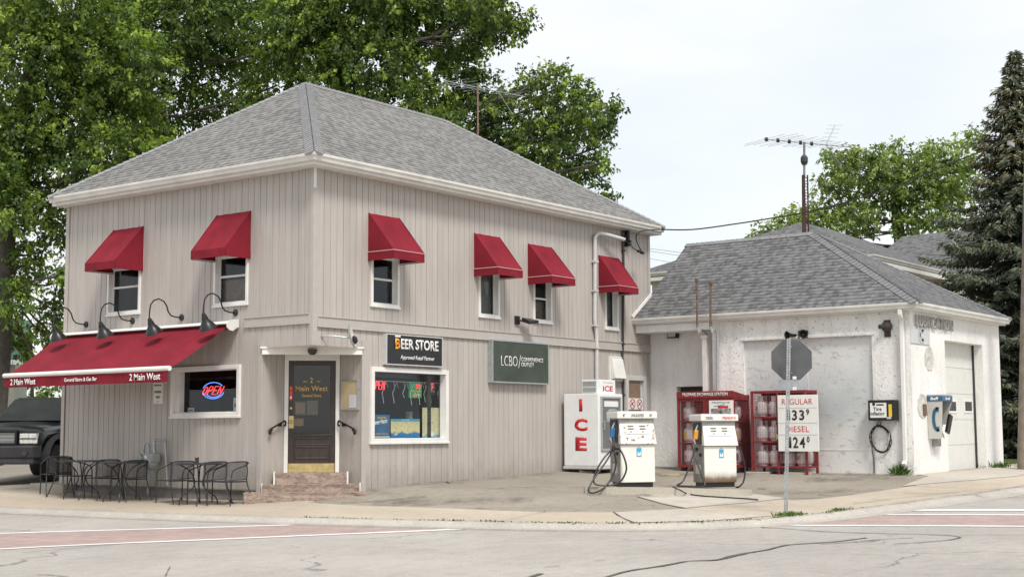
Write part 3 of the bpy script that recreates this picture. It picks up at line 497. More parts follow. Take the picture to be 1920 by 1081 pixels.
# ================================================================== SIDING WALLS
def siding(fr, u0, u1, z0, z1, ops, pitch, name, parent, mat='siding', phase=0., rib=0, x_off=0):
    m = MB(); G_ = .017; D_ = .014
    us = {u0, u1}; k = math.floor((u0-phase)/pitch)
    grooves = []
    while phase+k*pitch < u1+pitch:
        g = phase+k*pitch; grooves.append(g)
        for e in (g, g+.006, g+G_-.004, g+G_): 
            if u0 < e < u1: us.add(e)
        k += 1
    for o in ops:
        for e in (o[0], o[1]):
            if u0 < e < u1: us.add(e)
    us = sorted(us)
    def dep(u):
        for g in grooves:
            if g-1e-7 <= u <= g+G_+1e-7: return D_ if g+.0059 <= u <= g+G_-.0039 else 0
        return 0
    for a, b in zip(us[:-1], us[1:]):
        if b-a < 1e-6: continue
        mid = (a+b)/2; iv = [(z0, z1)]
        for o in ops:
            if o[0] <= mid <= o[1]:
                nv = []
                for p, q in iv:
                    if o[2] > p: nv.append((p, min(q, o[2])))
                    if o[3] < q: nv.append((max(p, o[3]), q))
                iv = [x for x in nv if x[1]-x[0] > 1e-4]
        da, db = dep(a), dep(b)
        for p, q in iv: m.poly([(a, da, p), (b, db, p), (b, db, q), (a, da, q)])
    for o in ops:                                                   # reveals
        x0, x1, p, q = o; d = .14
        m.poly([(x0, 0, p), (x0, d, p), (x0, d, q), (x0, 0, q)]); m.poly([(x1, 0, p), (x1, 0, q), (x1, d, q), (x1, d, p)]); m.poly([(x0, 0, p), (x1, 0, p), (x1, d, p), (x0, d, p)]); m.poly([(x0, 0, q), (x0, d, q), (x1, d, q), (x1, 0, q)])
    V = []
    for x, y, z in m.v: V.append(fr.w(x, y, z))
    m.v = V
    return m.build(name, mat, parent, fix=False)
def wbox(fr, m, u0, u1, d0, d1, z0, z1):                            # box on a wall, d0..d1 = distance out of the wall
    m.hexa([fr.w(u0, -d1, z0), fr.w(u1, -d1, z0), fr.w(u1, -d0, z0), fr.w(u0, -d0, z0), fr.w(u0, -d1, z1), fr.w(u1, -d1, z1), fr.w(u1, -d0, z1), fr.w(u0, -d0, z1)])
LX, LY, HE = 11.316, 7.206, 6.14
CH = 1.28                                                            # the corner is cut back this far on the ground floor
ZF = (FE.uz(497, 651)[1]+FE.uz(677, 652.6)[1])/2; ZFb = ZF-.125       # entry soffit board
def rect(fr, x0, x1, yt, yb, d=0):                                   # photo rectangle -> (u0,u1,z0,z1)
    a = fr.uz(x0, yt, d); b = fr.uz(x1, yb, d); c = fr.uz(x0, yb, d); e = fr.uz(x1, yt, d)
    return a[0], b[0], (b[1]+c[1])/2, (a[1]+e[1])/2
store = thing('store_building', 'two-storey grey-beige sided corner store with hipped grey shingle roof and recessed entry', 'building', (0, 0, .12))
store.location = (0, 0, 0)
# windows
RW = [rect(FR, 698, 747, 0, 575), rect(FR, 896, 935.5, 0, 594), rect(FR, 996, 1034, 0, 605), rect(FR, 1127.5, 1158.5, 0, 615)]
zt = FR.uz(720, 478)[1]
RW = [(a, b, c, zt) for a, b, c, d in RW]
zsill = sum(r[2] for r in RW)/4; RW = [(a, b, zsill, zt) for a, b, c, d in RW]
LWn = [rect(FL, 216, 263, 0, 587), rect(FL, 411, 465, 0, 572)]; zl = (LWn[0][2]+LWn[1][2])/2; LWn = [(a, b, zl, zt+.02) for a, b, c, d in LWn]
shopR = rect(FR, 693.5, 838.5, 689.5, 828.5); shopR = (shopR[0], shopR[1], 1.43, 2.86+.02)
shopR = (FR.uz(693.5, 760)[0], FR.uz(838, 760)[0], FR.uz(766, 828.5)[1], FR.uz(766, 690.5)[1])
shopL = (FL.uz(323, 735)[0], FL.uz(451.5, 735)[0], FL.uz(390, 780.5)[1], FL.uz(390, 685.5)[1])
sdoor = (FR.uz(1173, 760)[0], FR.uz(1211, 760)[0], .4, FR.uz(1190, 704)[1])
zbR = FR.uz(594, 591.5)[1]; zbL = FL.uz(581, 586.5)[1]
PIT = .166
siding(FR, 0, LX, zbR-.19, HE, RW, PIT, 'wall', store, phase=.09)
siding(FL, -LY, 0, zbL-.19, HE, LWn, PIT, 'wall', store, phase=-.06)
siding(FR, CH, LX, .1, zbR-.19, [shopR, sdoor], PIT, 'wall', store, phase=.05)
siding(FL, -LY, -CH, .32, zbL-.19, [shopL], PIT*.98, 'wall', store, phase=0)
# the overhanging corner between chamfer and band
siding(FR, 0, CH, ZF, zbR-.19, [], PIT, 'wall', store, phase=.05); siding(FL, -CH, 0, ZF, zbL-.19, [], PIT*.98, 'wall', store, phase=0)
m = MB(); m.poly([(0, 0, ZF), (0, CH, ZF), (CH, 0, ZF)]); m.poly([(0, CH, ZF), (.9, CH+.9, ZF), (CH+.9, .9, ZF), (CH, 0, ZF)]); m.build('soffit', 'white', store, fix=False)
# splayed entry walls
hw = CH*math.sqrt(2)/2; dw = .51; rec = .58
def pl(fr, p, q, z0, z1, name, pitch, ph, parent):                  # siding between two local points of the entry frame
    a = fr.w(p[0], p[1], 0); b = fr.w(q[0], q[1], 0); f = Frame(a[0], a[1], math.degrees(math.atan2(b[1]-a[1], b[0]-a[0]))); ln = math.hypot(b[0]-a[0], b[1]-a[1])
    return siding(f, 0, ln, z0, z1, [], pitch, name, parent, phase=ph), f, ln
wl, FEL, lnl = pl(FE, (-hw, 0), (-dw, rec), .12, ZF, 'entry_wall', .17, .1, store)
wr, FER, lnr = pl(FE, (dw, rec), (hw, 0), .12, ZF, 'entry_wall', .17, .08, store)
# foundation and hidden back walls
m = MB(); wbox(FL, m, -LY+.02, -CH, -.3, -.03, -.2, .34); wbox(FL, m, -LY+.02, -CH-.02, -.04, .012, .31, .335)
m.build('foundation', 'found', store)
m = MB(); m.box(0, LX, LY-.1, LY, 0, HE); m.box(LX-.1, LX-.02, .02, LY, 0, HE); m.build('back_wall', 'siding', store)
m = MB(); m.box(.3, LX-.3, .3, LY-.2, HE-.12, HE-.05); m.box(1.2, LX-.2, .15, LY-.2, .38, .42); m.box(.15, LX-.2, 1.4, LY-.2, .36, .40); m.box(.1, LX-.2, .15, LY-.2, 3.15, 3.25); m.box(3.3, 3.4, .15, 5, .4, 3.2); m.box(.2, 3.3, 4.9, 5, .4, 3.2); m.build('floor', 'intr', store)
# bands and corner boards
m = MB()
wbox(FR, m, .10, LX, .002, .035, zbR-.19, zbR); wbox(FR, m, .10, LX, .035, .052, zbR-.02, zbR); wbox(FR, m, .10, LX, .035, .045, zbR-.20, zbR-.18)
bx0 = FL.uz(459.8, 600)[0]; wbox(FL, m, bx0, -.055, .002, .035, zbL-.19, zbL); wbox(FL, m, bx0, -.055, .035, .052, zbL-.02, zbL)
m.build('band_board', 'trim', store, bevel=.004)
m = MB()
m.hexa([(-.02, -.02, ZF), (.10, -.02, ZF), (.10, .012, ZF), (-.02, .012, ZF), (-.02, -.02, HE), (.10, -.02, HE), (.10, .012, HE), (-.02, .012, HE)]); m.box(-.02, .012, .012, .06, ZF, HE)
m.build('corner_board', 'trim', store)
for a_ in ((FR, CH-.02, CH+.09, .1, ZF+.14), (FL, -CH-.09, -CH+.02, .12, ZF+.14), (FL, -LY-.02, -LY+.08, .33, HE), (FR, LX-.07, LX+.02, .3, HE)):
    m = MB(); wbox(a_[0], m, a_[1], a_[2], .002, .022, a_[3], a_[4]); m.build('corner_board', 'trim', store)
m = MB(); m.box(-.023, .04, -.025, -.02, HE-.45, HE-.04); m.build('splice_plate', 'white', store)
# entry fascia
m = MB(); wbox(FE, m, -hw, hw, 0, .06, ZFb, ZF+.0); wbox(FE, m, -hw-.03, hw+.03, .0, .085, ZF-.018, ZF+.012); m.build('entry_fascia', 'white', store, bevel=.004)
# roof
E = .40; GZ = 6.235; RZ = 8.79; XE = LX+.11; YE = LY+.13; ym = 3.6
cA = (-E, -E); cB = (XE, -E); cC = (XE, YE); cD = (-E, YE); r1 = (3.29, ym); r2 = (7.9, ym)
def roof(polys, name, mat, parent, ez, thick=.05):                  # each: eave a, eave b, then ridge points; uv metres
    m = MB()
    for pts in polys:
        a = Vector(pts[0]); b = Vector(pts[1]); ux = (b-a).normalized(); nrm = (b-a).cross(Vector(pts[2])-a).normalized(); uy = nrm.cross(ux)
        m.poly(pts, [((Vector(p)-a).dot(ux), (Vector(p)-a).dot(uy)) for p in pts])
    return m.build(name, mat, parent, fix=False)
e_ = lambda c, z=GZ: (c[0], c[1], z)
roof([[e_(cA), e_(cB), (*r2, RZ), (*r1, RZ)], [e_(cD), e_(cA), (*r1, RZ)], [e_(cB), e_(cC), (*r2, RZ)], [e_(cC), e_(cD), (*r1, RZ), (*r2, RZ)]], 'roof', 'shingle', store, GZ)
def caps(pairs, name, mat, parent, w=.17, st=.14):
    m = MB()
    for a, b, n1, n2 in pairs:
        a = Vector(a); b = Vector(b); d = (b-a); ln = d.length; d.normalize()
        for side in (Vector(n1), Vector(n2)):
            s_ = (side-d*side.dot(d)).normalized(); up = d.cross(s_); up = up if up.z > 0 else -up
            k = 0
            while k*st < ln:
                p = a+d*(k*st); q = a+d*min(ln, (k+1)*st); u0 = .03*random.random()
                lo = -.01; m.poly([p+up*.030, p+s_*w+up*.022, q+s_*w+up*.008, q+up*.016]); m.poly([p+up*lo, p+s_*w+up*lo, p+s_*w+up*.022, p+up*.030]); m.poly([p+s_*w+up*lo, q+s_*w+up*lo, q+s_*w+up*.008, p+s_*w+up*.022]); k += 1
    return m.build(name, mat, parent, fix=False)
def slope_dir(pts):   # unit vector lying in a roof face, pointing away from its hip
    return pts
hipA = (e_(cA), (*r1, RZ)); hipB = (e_(cB), (*r2, RZ)); hipD = (e_(cD), (*r1, RZ))
caps([(hipA[0], hipA[1], Vector((1, 0, .0)), Vector((0, 1, .0))), (hipB[0], hipB[1], (-1, 0, 0), (0, 1, 0)), (hipD[0], hipD[1], (0, -1, 0), (1, 0, 0)), ((*r1, RZ), (*r2, RZ), (0, -1, -.635), (0, 1, -.635))], 'hip_cap', simple('cap_shingle', (.26, .26, .268), .9, var=.2, vs=9), store)
gprof = [(.0, .02), (.0, -.11), (.085, -.11), (.10, -.06), (.125, -.03), (.13, .015), (.115, .02), (.1, .0), (.02, .0)]
soff = [(.0, -.10), (-.02, -.10), (-.42, -.115), (-.42, -.155), (.012, -.155), (.012, -.10)]
path = [(XE, YE), (XE, -E), (-E, -E), (-E, YE), (XE, YE)]
path = [(-E, YE), (-E, -E), (XE, -E)]
m = MB(); inset = .11
def ins(p, k): return [( -E+k, YE-k*.0), (-E+k, -E+k), (XE-k*.0, -E+k)]
P = ins(path, .12)
if True:
    test = Vector((P[1][0]-P[0][0], P[1][1]-P[0][1])); nn = Vector((test.y, -test.x))
    flip = nn.x > 0
gp_ = [(-o if flip else o, z+GZ-.02) for o, z in gprof]; sp_ = [(-o if flip else o, z+GZ-.02) for o, z in [(.0, -.105), (.0, -.165), (-.40, -.165), (-.40, -.13), (-.05, -.105)]]
m.sweep(P, gp_); m.build('gutter', 'gutter', store)
m = MB(); m.sweep(P, sp_); m.box(LX-.02, XE, -E+.1, YE, GZ-.19, GZ-.02); m.box(-E+.1, XE, LY-.02, YE, GZ-.19, GZ-.02); m.build('fascia', 'white', store)

def win(fr, r, name, parent, fw=.055, glass='glass', sash='white', mid=None, depth=.09, proud=.03, inner=True, blind=None):
    x0, x1, z0, z1 = r
    root = MB(); P_ = lambda m_: setattr(m_, 'v', [fr.w(x, y, z) for x, y, z in m_.v])
    f = MB(); f.ring(x0-.004, x1+.004, z0-.004, z1, fw, -proud, depth+.02)
    f.box(x0-.02, x1+.02, -proud-.012, -.002, z0-.03, z0+.012); P_(f); fo = f.build(name, sash, parent, bevel=.004)
    gx0, gx1, gz0, gz1 = x0+fw, x1-fw, z0+fw, z1-fw
    g = MB(); g.box(gx0, gx1, depth, depth+.006, gz0, gz1); P_(g); g.build('pane', glass, fo)
    if inner:
        s = MB(); s.ring(gx0-.002, gx1+.002, gz0-.002, gz1+.002, .022, depth-.02, depth-.001)
        if mid is not None: s.box(gx0, gx1, depth-.025, depth-.002, mid-.02, mid+.02)
        P_(s); s.build('sash', sash, fo)
    if blind:
        b = MB(); b.box(gx0-.05, gx1+.05, depth+.10, depth+.11, *blind[1]); P_(b); b.build('curtain', blind[0], fo)
    return fo
zm = FR.uz(720, 523)[1]
for i, r in enumerate(RW): win(FR, r, 'window', store, mid=zm if i in (0, 2) else None, blind=[None, ('blind', (r[2], r[3])), ('curtain', (r[2], r[3]-.5)), ('blind', (r[2], r[3]))][i], depth=.10)
for i, r in enumerate(LWn): win(FL, r, 'window', store, mid=FL.uz(440, 516)[1], blind=None if i == 0 else ('curtain', (r[2], r[2]+.5)), depth=.10)
wR = win(FR, shopR, 'display_window', store, fw=.085, inner=False, depth=.10, proud=.05)
wL = win(FL, shopL, 'display_window', store, fw=.075, inner=False, depth=.14, proud=.05, glass='glass')
m = MB(); m.ring(shopL[0]+.07, shopL[1]-.07, shopL[2]+.07, shopL[3]-.07, (.12, .02, .02, .02), .02, .135); m.v = [FL.w(*p) for p in m.v]; m.build('sash', 'white', wL)
# side service door
dr = MB(); x0, x1, z0, z1 = sdoor; dr.ring(x0, x1, z0, z1, .11, -.03, .10); dr.box(x0+.11, x1-.11, .04, .08, z0, z1-.11); dr.v = [FR.w(*p) for p in dr.v]; sd_ = dr.build('side_door', 'lgrey', store, bevel=.004)
bb = FR.uz(1178, 715); be = FR.uz(1202, 752); m = MB(); m.box(bb[0], be[0], .015, .045, be[1]-.15, bb[1]); m.v = [FR.w(*p) for p in m.v]; m.build('boarded_pane', 'brownb', sd_)
# front door in the splayed entry
DZ = FE.uz(586, 885, -rec)[1]; DT = FE.uz(586, 675.5, -rec)[1]
m = MB(); m.ring(-dw, dw, DZ-.1, ZF, (.075, .075, .1, ZF-DT), rec-.03, rec+.10); m.v = [FE.w(*p) for p in m.v]; m.build('door_frame', 'white', store, bevel=.004)
dx = .435; m = MB(); y0, y1 = rec+.03, rec+.075
gl = FE.uz(586, 684, -rec)[1]; gb = FE.uz(586, 815, -rec)[1]; kp = FE.uz(586, 868, -rec)[1]
m.ring(-dx, dx, DZ, DT, (.10, .10, .12, .09), y0, y1); m.box(-dx+.1, dx-.1, y0, y1, gb-.07, gb); m.box(-dx+.1, dx-.1, y0+.015, y1, DZ+.1, gb-.05); m.ring(-dx+.13, dx-.13, DZ+.24, gb-.20, .035, y0+.002, y0+.02); m.box(-dx+.10, dx-.1, y0+.003, y0+.02, gb-.19, gb-.165); m.box(-dx+.06, dx-.06, y0-.02, y0, gb-.02, gb+.015)
m.v = [FE.w(*p) for p in m.v]; door = m.build('entry_door', 'wood', store, bevel=.004)
def epart(name, mat, par, fn, bev=0):
    q = MB(); fn(q); q.v = [FE.w(*p) for p in q.v]; return q.build(name, mat, par, bevel=bev)
epart('pane', 'dglass', door, lambda q: q.box(-dx+.1, dx-.1, y0+.02, y0+.026, gb, DT-.09)); epart('kick_plate', 'brass', door, lambda q: q.box(-dx+.01, dx-.01, y0-.006, y0-.001, DZ+.005, kp))
hz = FE.uz(550, 790, -rec)[1]
epart('lock_plate', 'brass', door, lambda q: q.box(-dx+.01, -dx+.10, y0-.008, y0-.001, hz-.12, hz+.11), .003)
epart('door_knob', 'brass', door, lambda q: q.lathe([(.012, y0-.01), (.012, y0-.04), (.03, y0-.05), (.034, y0-.07), (.02, y0-.085)], (-dx+.05, 0, hz), 12, 'y')); epart('deadbolt', 'brass', door, lambda q: q.lathe([(.022, y0-.001), (.022, y0-.012)], (-dx+.05, 0, hz+.25), 12, 'y'))
gold = lambda b, px, py, wpx, hpx, **k: (lambda c: text('lettering', b, c[0], c[1], wpx/103., hpx/103., y0+.014, 'tgold', None, align='c', **k))(FE.uz(px, py, -rec))
for b, px, py, wp_, hp_ in (('2', 584, 717, 6.5, 10.5), ('~', 572, 716, 7, 3), ('~', 597, 716, 7, 3), ('Main West', 584.5, 732.5, 61, 10.5), ('General Store', 584, 743.5, 37, 6)):
    o = gold(b, px, py, wp_, hp_, bold=.012); o.data.transform(Matrix.Translation(FE.w(0, 0, 0)) @ Matrix.Rotation(FE.r, 4, 'Z')); o.parent = door
def epaper(px0, px1, py0, py1, mat, name, dd=.035):
    a = FE.uz(px0, py0, -rec); b = FE.uz(px1, py1, -rec); return epart(name, mat, door, lambda q: q.box(a[0], b[0], y0+dd, y0+dd+.003, b[1], a[1]))
epaper(553, 573, 752, 777, 'paperb', 'notice'); epaper(575, 596, 750, 777, 'paperb', 'notice'); epaper(551, 569, 784, 798, 'paper', 'notice'); epaper(555, 571, 755, 774, 'paper', 'notice_print', .033)
a = FE.uz(545.5, 735, -rec)
epart('push_sticker', 'tred', door, lambda q: q.prism([(a[0]-.035+.07*(.5+.5*math.cos(t)*abs(math.cos(t))**-.4*1 if abs(math.cos(t)) > 1e-3 else .5), a[1]-.14+.14*(1+math.sin(t))-.02) for t in [2*PI*i/20 for i in range(20)]], y0-.008, y0-.002))
for k in range(3):
    o = text('sticker_mark', ['1', 'PULL', 'IN'][k], a[0], a[1]-.12+.085*k, .03, .05, y0-.009, 'yellow' if k else 'twhite', None, align='c'); o.data.transform(Matrix.Translation(FE.w(0, 0, 0)) @ Matrix.Rotation(FE.r, 4, 'Z')); o.parent = door
# porch light under the soffit board
epart('porch_light', 'dgrey', store, lambda q: q.lathe([(.09, ZFb+.09), (.085, ZFb+.05), (.05, ZFb+.0), (.02, ZFb-.01)], (0, -.10, 0), 12), 0)
# steps
steps = thing('stone_steps', 'three rough brown stone steps leading up to the entry door', 'steps', FE.w(0, 0, .1), FE.r)
def slab(x0, x1, y0_, y1_, z0, z1, seed):
    r = random.Random(seed); b = bmesh.new(); bmesh.ops.create_cube(b, size=1); bmesh.ops.subdivide_edges(b, edges=b.edges[:], cuts=7, use_grid_fill=True)
    for v in b.verts:
        x = x0+(v.co.x+.5)*(x1-x0); y = y0_+(v.co.y+.5)*(y1_-y0_); z = z0+(v.co.z+.5)*(z1-z0)
        j = .014; v.co = (x+r.uniform(-j, j)*.7, y+(r.uniform(-j*1.6, j*.6) if v.co.y < -.4 else 0), z+(r.uniform(-.006, .003) if v.co.z > .4 else 0))
    me = bpy.data.meshes.new('step'); b.to_mesh(me); b.free(); me.materials.append(M['stone']); o = bpy.data.objects.new('step', me); SC.collection.objects.link(o); o.parent = steps; return o
s1 = FE.uz(586, 885, -.5)[1]; s2t = FE.uz(586, 907, .0)[1]; s3t = FE.uz(586, 922, .38)[1]
slab(-.64, .64, .10, .62, -.2, s1-.1, 1); slab(-.86, .86, -.14, .3, -.2, s2t-.1-.0, 2); slab(-1.18, .98, -.48, .2, -.2, s3t-.1, 3)
for s in (-1, 1):
    q = MB(); q.box(s*.66-.02, s*.66+.01, .08, .5, s2t-.1, s1-.08); q.box(s*.875-.01, s*.875+.015, -.1, .1, s3t-.1, s2t-.08); q.build('step_edging', 'white', steps)
# handrails
for nm, fr, ux0, ux1, side in (('wall left of the door', FEL, .18, lnl-.12, 1), ('wall right of the door', FER, .12, lnr-.15, -1)):
    pL = (506, 808) if side == 1 else (665, 808); pH = (535, 793) if side == 1 else (634, 793)
    uA, zA = fr.uz(*pL, .07); uB, zB = fr.uz(*pH, .07)
    t = wthing(fr, uA, zA, 'handrail', 'short black wrought iron handrail with scroll ends on the '+nm, 'handrail', 'entry handrails'); du, dz_ = uB-uA, zB-zA
    q = MB(); pts = []
    def loc(s_, off): return (du*s_, -.07, dz_*s_+off)
    sg = 1 if du > 0 else -1
    for k in range(9): a_ = -PI*.5-2.2+k*.42; pts.append((.035*math.cos(a_)*-sg*.8-.0, -.07, .03*math.sin(a_)-.015))
    pts += [loc(.12, .035), loc(.5, .045), loc(.85, .05)]
    for k in range(8): a_ = PI/2-k*.45; pts.append((du*.93+.045*math.cos(a_)*sg, -.07, dz_+.045*math.sin(a_)))
    q.tube(pts, .017, 8); q.build('rail', 'black', t, smooth=True)
    for s_ in (.1, .7): q = MB(); x, _, z = loc(s_, .015); q.tube([(x, -.07, z), (x, .01, z-.02)], .012, 6); q.lathe([(.035, -.075), (.035, -.05)], (x, 0, z-.0), 10, 'y'); q.build('bracket', 'black', t)
# ================================================================== AWNINGS OVER THE UPPER WINDOWS
def awning(fr, wx, top_l, top_r, bot_wall, fbl, welt_dz, label, piping=False):
    """photo points: top edge on the wall (left, right), lower wall corner, lower front-left corner"""
    uL, zT = fr.uz(*top_l); uR, zT2 = fr.uz(*top_r); _, zB = fr.uz(*bot_wall); zT = (zT+zT2)/2
    near, u_near = (1, uR) if wx == 'L' else (0, uL)
    d = fr.dep(uL if wx == 'R' else uR, zB, fbl[0])
    t = wthing(fr, (uL+uR)/2, zB, 'window_awning', label, 'awning', 'red awnings over the upper windows'); hwid = (uR-uL)/2; hh = zT-zB; v = welt_dz
    q = MB(); th = .012
    # side triangles, sloping front, valance
    prof = [(0, hh), (-d, v), (-d, 0), (0, 0)]
    for s_ in (-1, 1):
        x = s_*hwid; q.hexa([(x-th/2, -d, 0), (x+th/2, -d, 0), (x+th/2, 0, 0), (x-th/2, 0, 0), (x-th/2, -d, v), (x+th/2, -d, v), (x+th/2, 0, hh), (x-th/2, 0, hh)])
    n = 8; r = random.Random(int(hwid*1e5))
    gridn = [[(-hwid+2*hwid*i/n, -d*k/6+.026*math.sin(PI*k/6)*math.sin(PI*i/n)+.004*math.sin(i*2.3+k), hh+(v-hh)*k/6-.022*math.sin(PI*k/6)*math.sin(PI*i/n)) for k in range(7)] for i in range(n+1)]
    for i in range(n):
        for k in range(6): q.poly([gridn[i][k], gridn[i][k+1], gridn[i+1][k+1], gridn[i+1][k]])
    co = q.build('canopy', 'red', t, fix=False); co.data.polygons.foreach_set('use_smooth', [True]*len(co.data.polygons)); co.data.set_sharp_from_angle(angle=.6)
    q = MB(); [q.tube([(x, -.004, hh+.004), (x, -d-.004, v+.006)], .007, 4) for x in (-hwid,)]; q.build('seam', 'red', t); q = MB(); q.tube([(hwid, -.004, hh+.004), (hwid, -d-.004, v+.006)], .007, 4); q.build('seam', 'red', t)
    q = MB(); pp = []
    for i in range(n+1):
        x = -hwid-.006+(2*hwid+.012)*i/n; y = -d-.006; w_ = r.uniform(-.008, .006)
        pp.append((x, y, v+.004, w_))
    for i in range(n): a, b = pp[i], pp[i+1]; q.poly([(a[0], a[1], a[2]), (a[0], a[1]+a[3], -.002), (b[0], b[1]+b[3], -.002), (b[0], b[1], b[2])])
    for s_ in (-1, 1): q.box(s_*(hwid+.008)-.004, s_*(hwid+.008)+.004, -d, 0, -.002, v+.004)
    q.build('valance', 'red', t, fix=False)
    if piping:
        q = MB(); q.tube([(-hwid-.014, 0, v), (-hwid-.014, -d-.010, v), (hwid+.014, -d-.010, v), (hwid+.014, 0, v)], .009, 5); q.build('piping', 'red_trim', t)
    q = MB(); q.tube([(-hwid+.02, 0, .015), (-hwid+.02, -d+.02, .015), (hwid-.02, -d+.02, .015), (hwid-.02, 0, .015)], .012, 6); q.build('frame', 'lgrey', t)
    return t
awning(FR, 'R', (691, 399), (748.5, 409), (691, 489), (738, 483), .16, 'red window awning with pale piping nearest the building corner, on the long wall', True)
awning(FR, 'R', (889, 436), (936, 445), (889, 518), (933, 515), .15, 'red awning with pale piping over the second window from the corner on the long wall', True)
awning(FR, 'R', (990, 456), (1033.5, 464), (990, 533), (1035, 531.5), .15, 'red awning with pale piping above the window that has a brown curtain', True)
awning(FR, 'R', (1122, 477), (1159, 485), (1122, 549), (1160, 545), .14, 'red window awning beside the bent grey conduit pipe', True)
awning(FL, 'L', (214, 431), (269.5, 424.5), (268, 508), (215, 506), .15, 'plain red window awning at the far end over the sloping shop awning')
awning(FL, 'L', (407, 404), (470.5, 395), (470, 485), (422, 481), .15, 'plain red window awning on the short wall nearest the building corner')

# ================================================================== BIG ROLL-OUT SHOP AWNING
uR_, zR_ = FL.uz(455, 607); uL_, zL_ = FL.uz(124, 640); zTop = FL.uz(430, 612)[1]
bR = FL.uz(318, 693); 
aw = wthing(FL, (-LY+.1+uR_)/2, 2.5, 'shop_awning', 'long sloping red shop awning with white front bar and white lettering on its valance', 'awning')
uc = (-LY+.1+uR_)/2; rollL, rollR = -LY-.02-uc, uR_-uc-.10
zt0 = zTop-2.5
zroll = zt0
cand = FL.dep(uR_-.12, 2.62, 318)                                     # reach of the front bar at its right end
fz = 0
q = np.array(CAM)
# front bar height from the photo at that reach
fzR = FL.uz(318, 692, cand)[1]-2.5; fzL = FL.uz(10, 702, cand)[1]-2.5; ufL = FL.uz(8, 705, cand)[0]-uc; ufR = FL.uz(318, 695, cand)[0]-uc
fz = (fzR+fzL)/2
q = MB(); q.prism([(-.02, zt0-.05), (-.02, zt0+.10), (-.26, zt0+.08), (-.30, zt0+.03), (-.27, zt0+.015), (-.22, zt0+.03), (-.03, zt0+.05)], rollL-.02, rollR, 'x'); q.build('hood', 'white', aw)
q = MB(); pr = [(-.02, zt0+.12), (-.14, zt0+.115), (-.26, zt0+.09), (-.31, zt0+.03), (-.30, zt0-.04), (-.24, zt0-.09), (-.16, zt0-.10), (-.08, zt0-.04), (-.02, zt0-.02)]
q.prism(pr, rollR, rollR+.025, 'x'); q.build('end_bracket', 'white', aw); q = MB(); q.prism(pr, rollL-.045, rollL-.02, 'x'); q.build('end_bracket', 'white', aw)
q = MB(); q.tube([(rollL+.02, -.15, zt0-.02), (rollR-.03, -.15, zt0-.02)], .055, 10); q.build('roller', 'dgrey', aw, smooth=True)
q = MB(); nx, ny = 30, 10
def awp(i, k):
    s_ = k/ny; x = (rollL+.03)*(1-s_)+(ufL+.02)*s_ + ((rollR-.05)*(1-s_)+(ufR-.02)*s_-((rollL+.03)*(1-s_)+(ufL+.02)*s_))*i/nx
    return (x, -.15-(cand-.15-.02)*s_, zt0+.035+(fz-zt0-.035)*s_-.035*math.sin(PI*s_)+.004*math.sin(i*1.3)*math.sin(PI*s_))
for i in range(nx):
    for k in range(ny): q.poly([awp(i, k), awp(i, k+1), awp(i+1, k+1), awp(i+1, k)])
q.build('canopy', 'red', aw, smooth=True, fix=False)
q = MB(); q.tube([(ufL, -cand, fz), (ufR, -cand, fz)], .045, 12); q.build('front_bar', 'white', aw, smooth=True)
q = MB(); vh = .205
for i in range(40):
    a0 = ufL+.03+(ufR-ufL-.06)*i/40; a1 = ufL+.03+(ufR-ufL-.06)*(i+1)/40; f_ = lambda a: -cand-.008+.006*math.sin(a*7)
    q.poly([(a0, f_(a0), fz-.03), (a0, f_(a0)+.004, fz-.03-vh), (a1, f_(a1)+.004, fz-.03-vh), (a1, f_(a1), fz-.03)])
q.build('valance', 'red', aw, fix=False)
for b, px, wpx, hpx, py in (('2 Main West', 21, 47, 11.5, 717), ('General Store & Gas Bar', 122, 61, 7, 718), ('2 Main West', 244, 58, 13, 714)):
    u0 = FL.uz(px, py, cand)[0]-uc; u1 = FL.uz(px+wpx, py, cand)[0]-uc; z0 = FL.uz(px, py, cand)[1]-2.5; z1 = FL.uz(px, py-hpx, cand)[1]-2.5
    text('lettering', b, u0, fz-.03-vh*.5-(z1-z0)/2, u1-u0, z1-z0, -cand-.02, 'twhite', aw, bold=.012)
for s_ in (.12, .88):                                                  # folding arms
    x = ufL+(ufR-ufL)*s_; xm = x+(.5 if s_ < .5 else -.5); q = MB(); q.tube([(x, -.12, zt0-.06), (xm, -cand*.5, (zt0+fz)/2-.12), (x, -cand+.04, fz-.03)], .022, 8); q.build('arm', 'lgrey', aw)

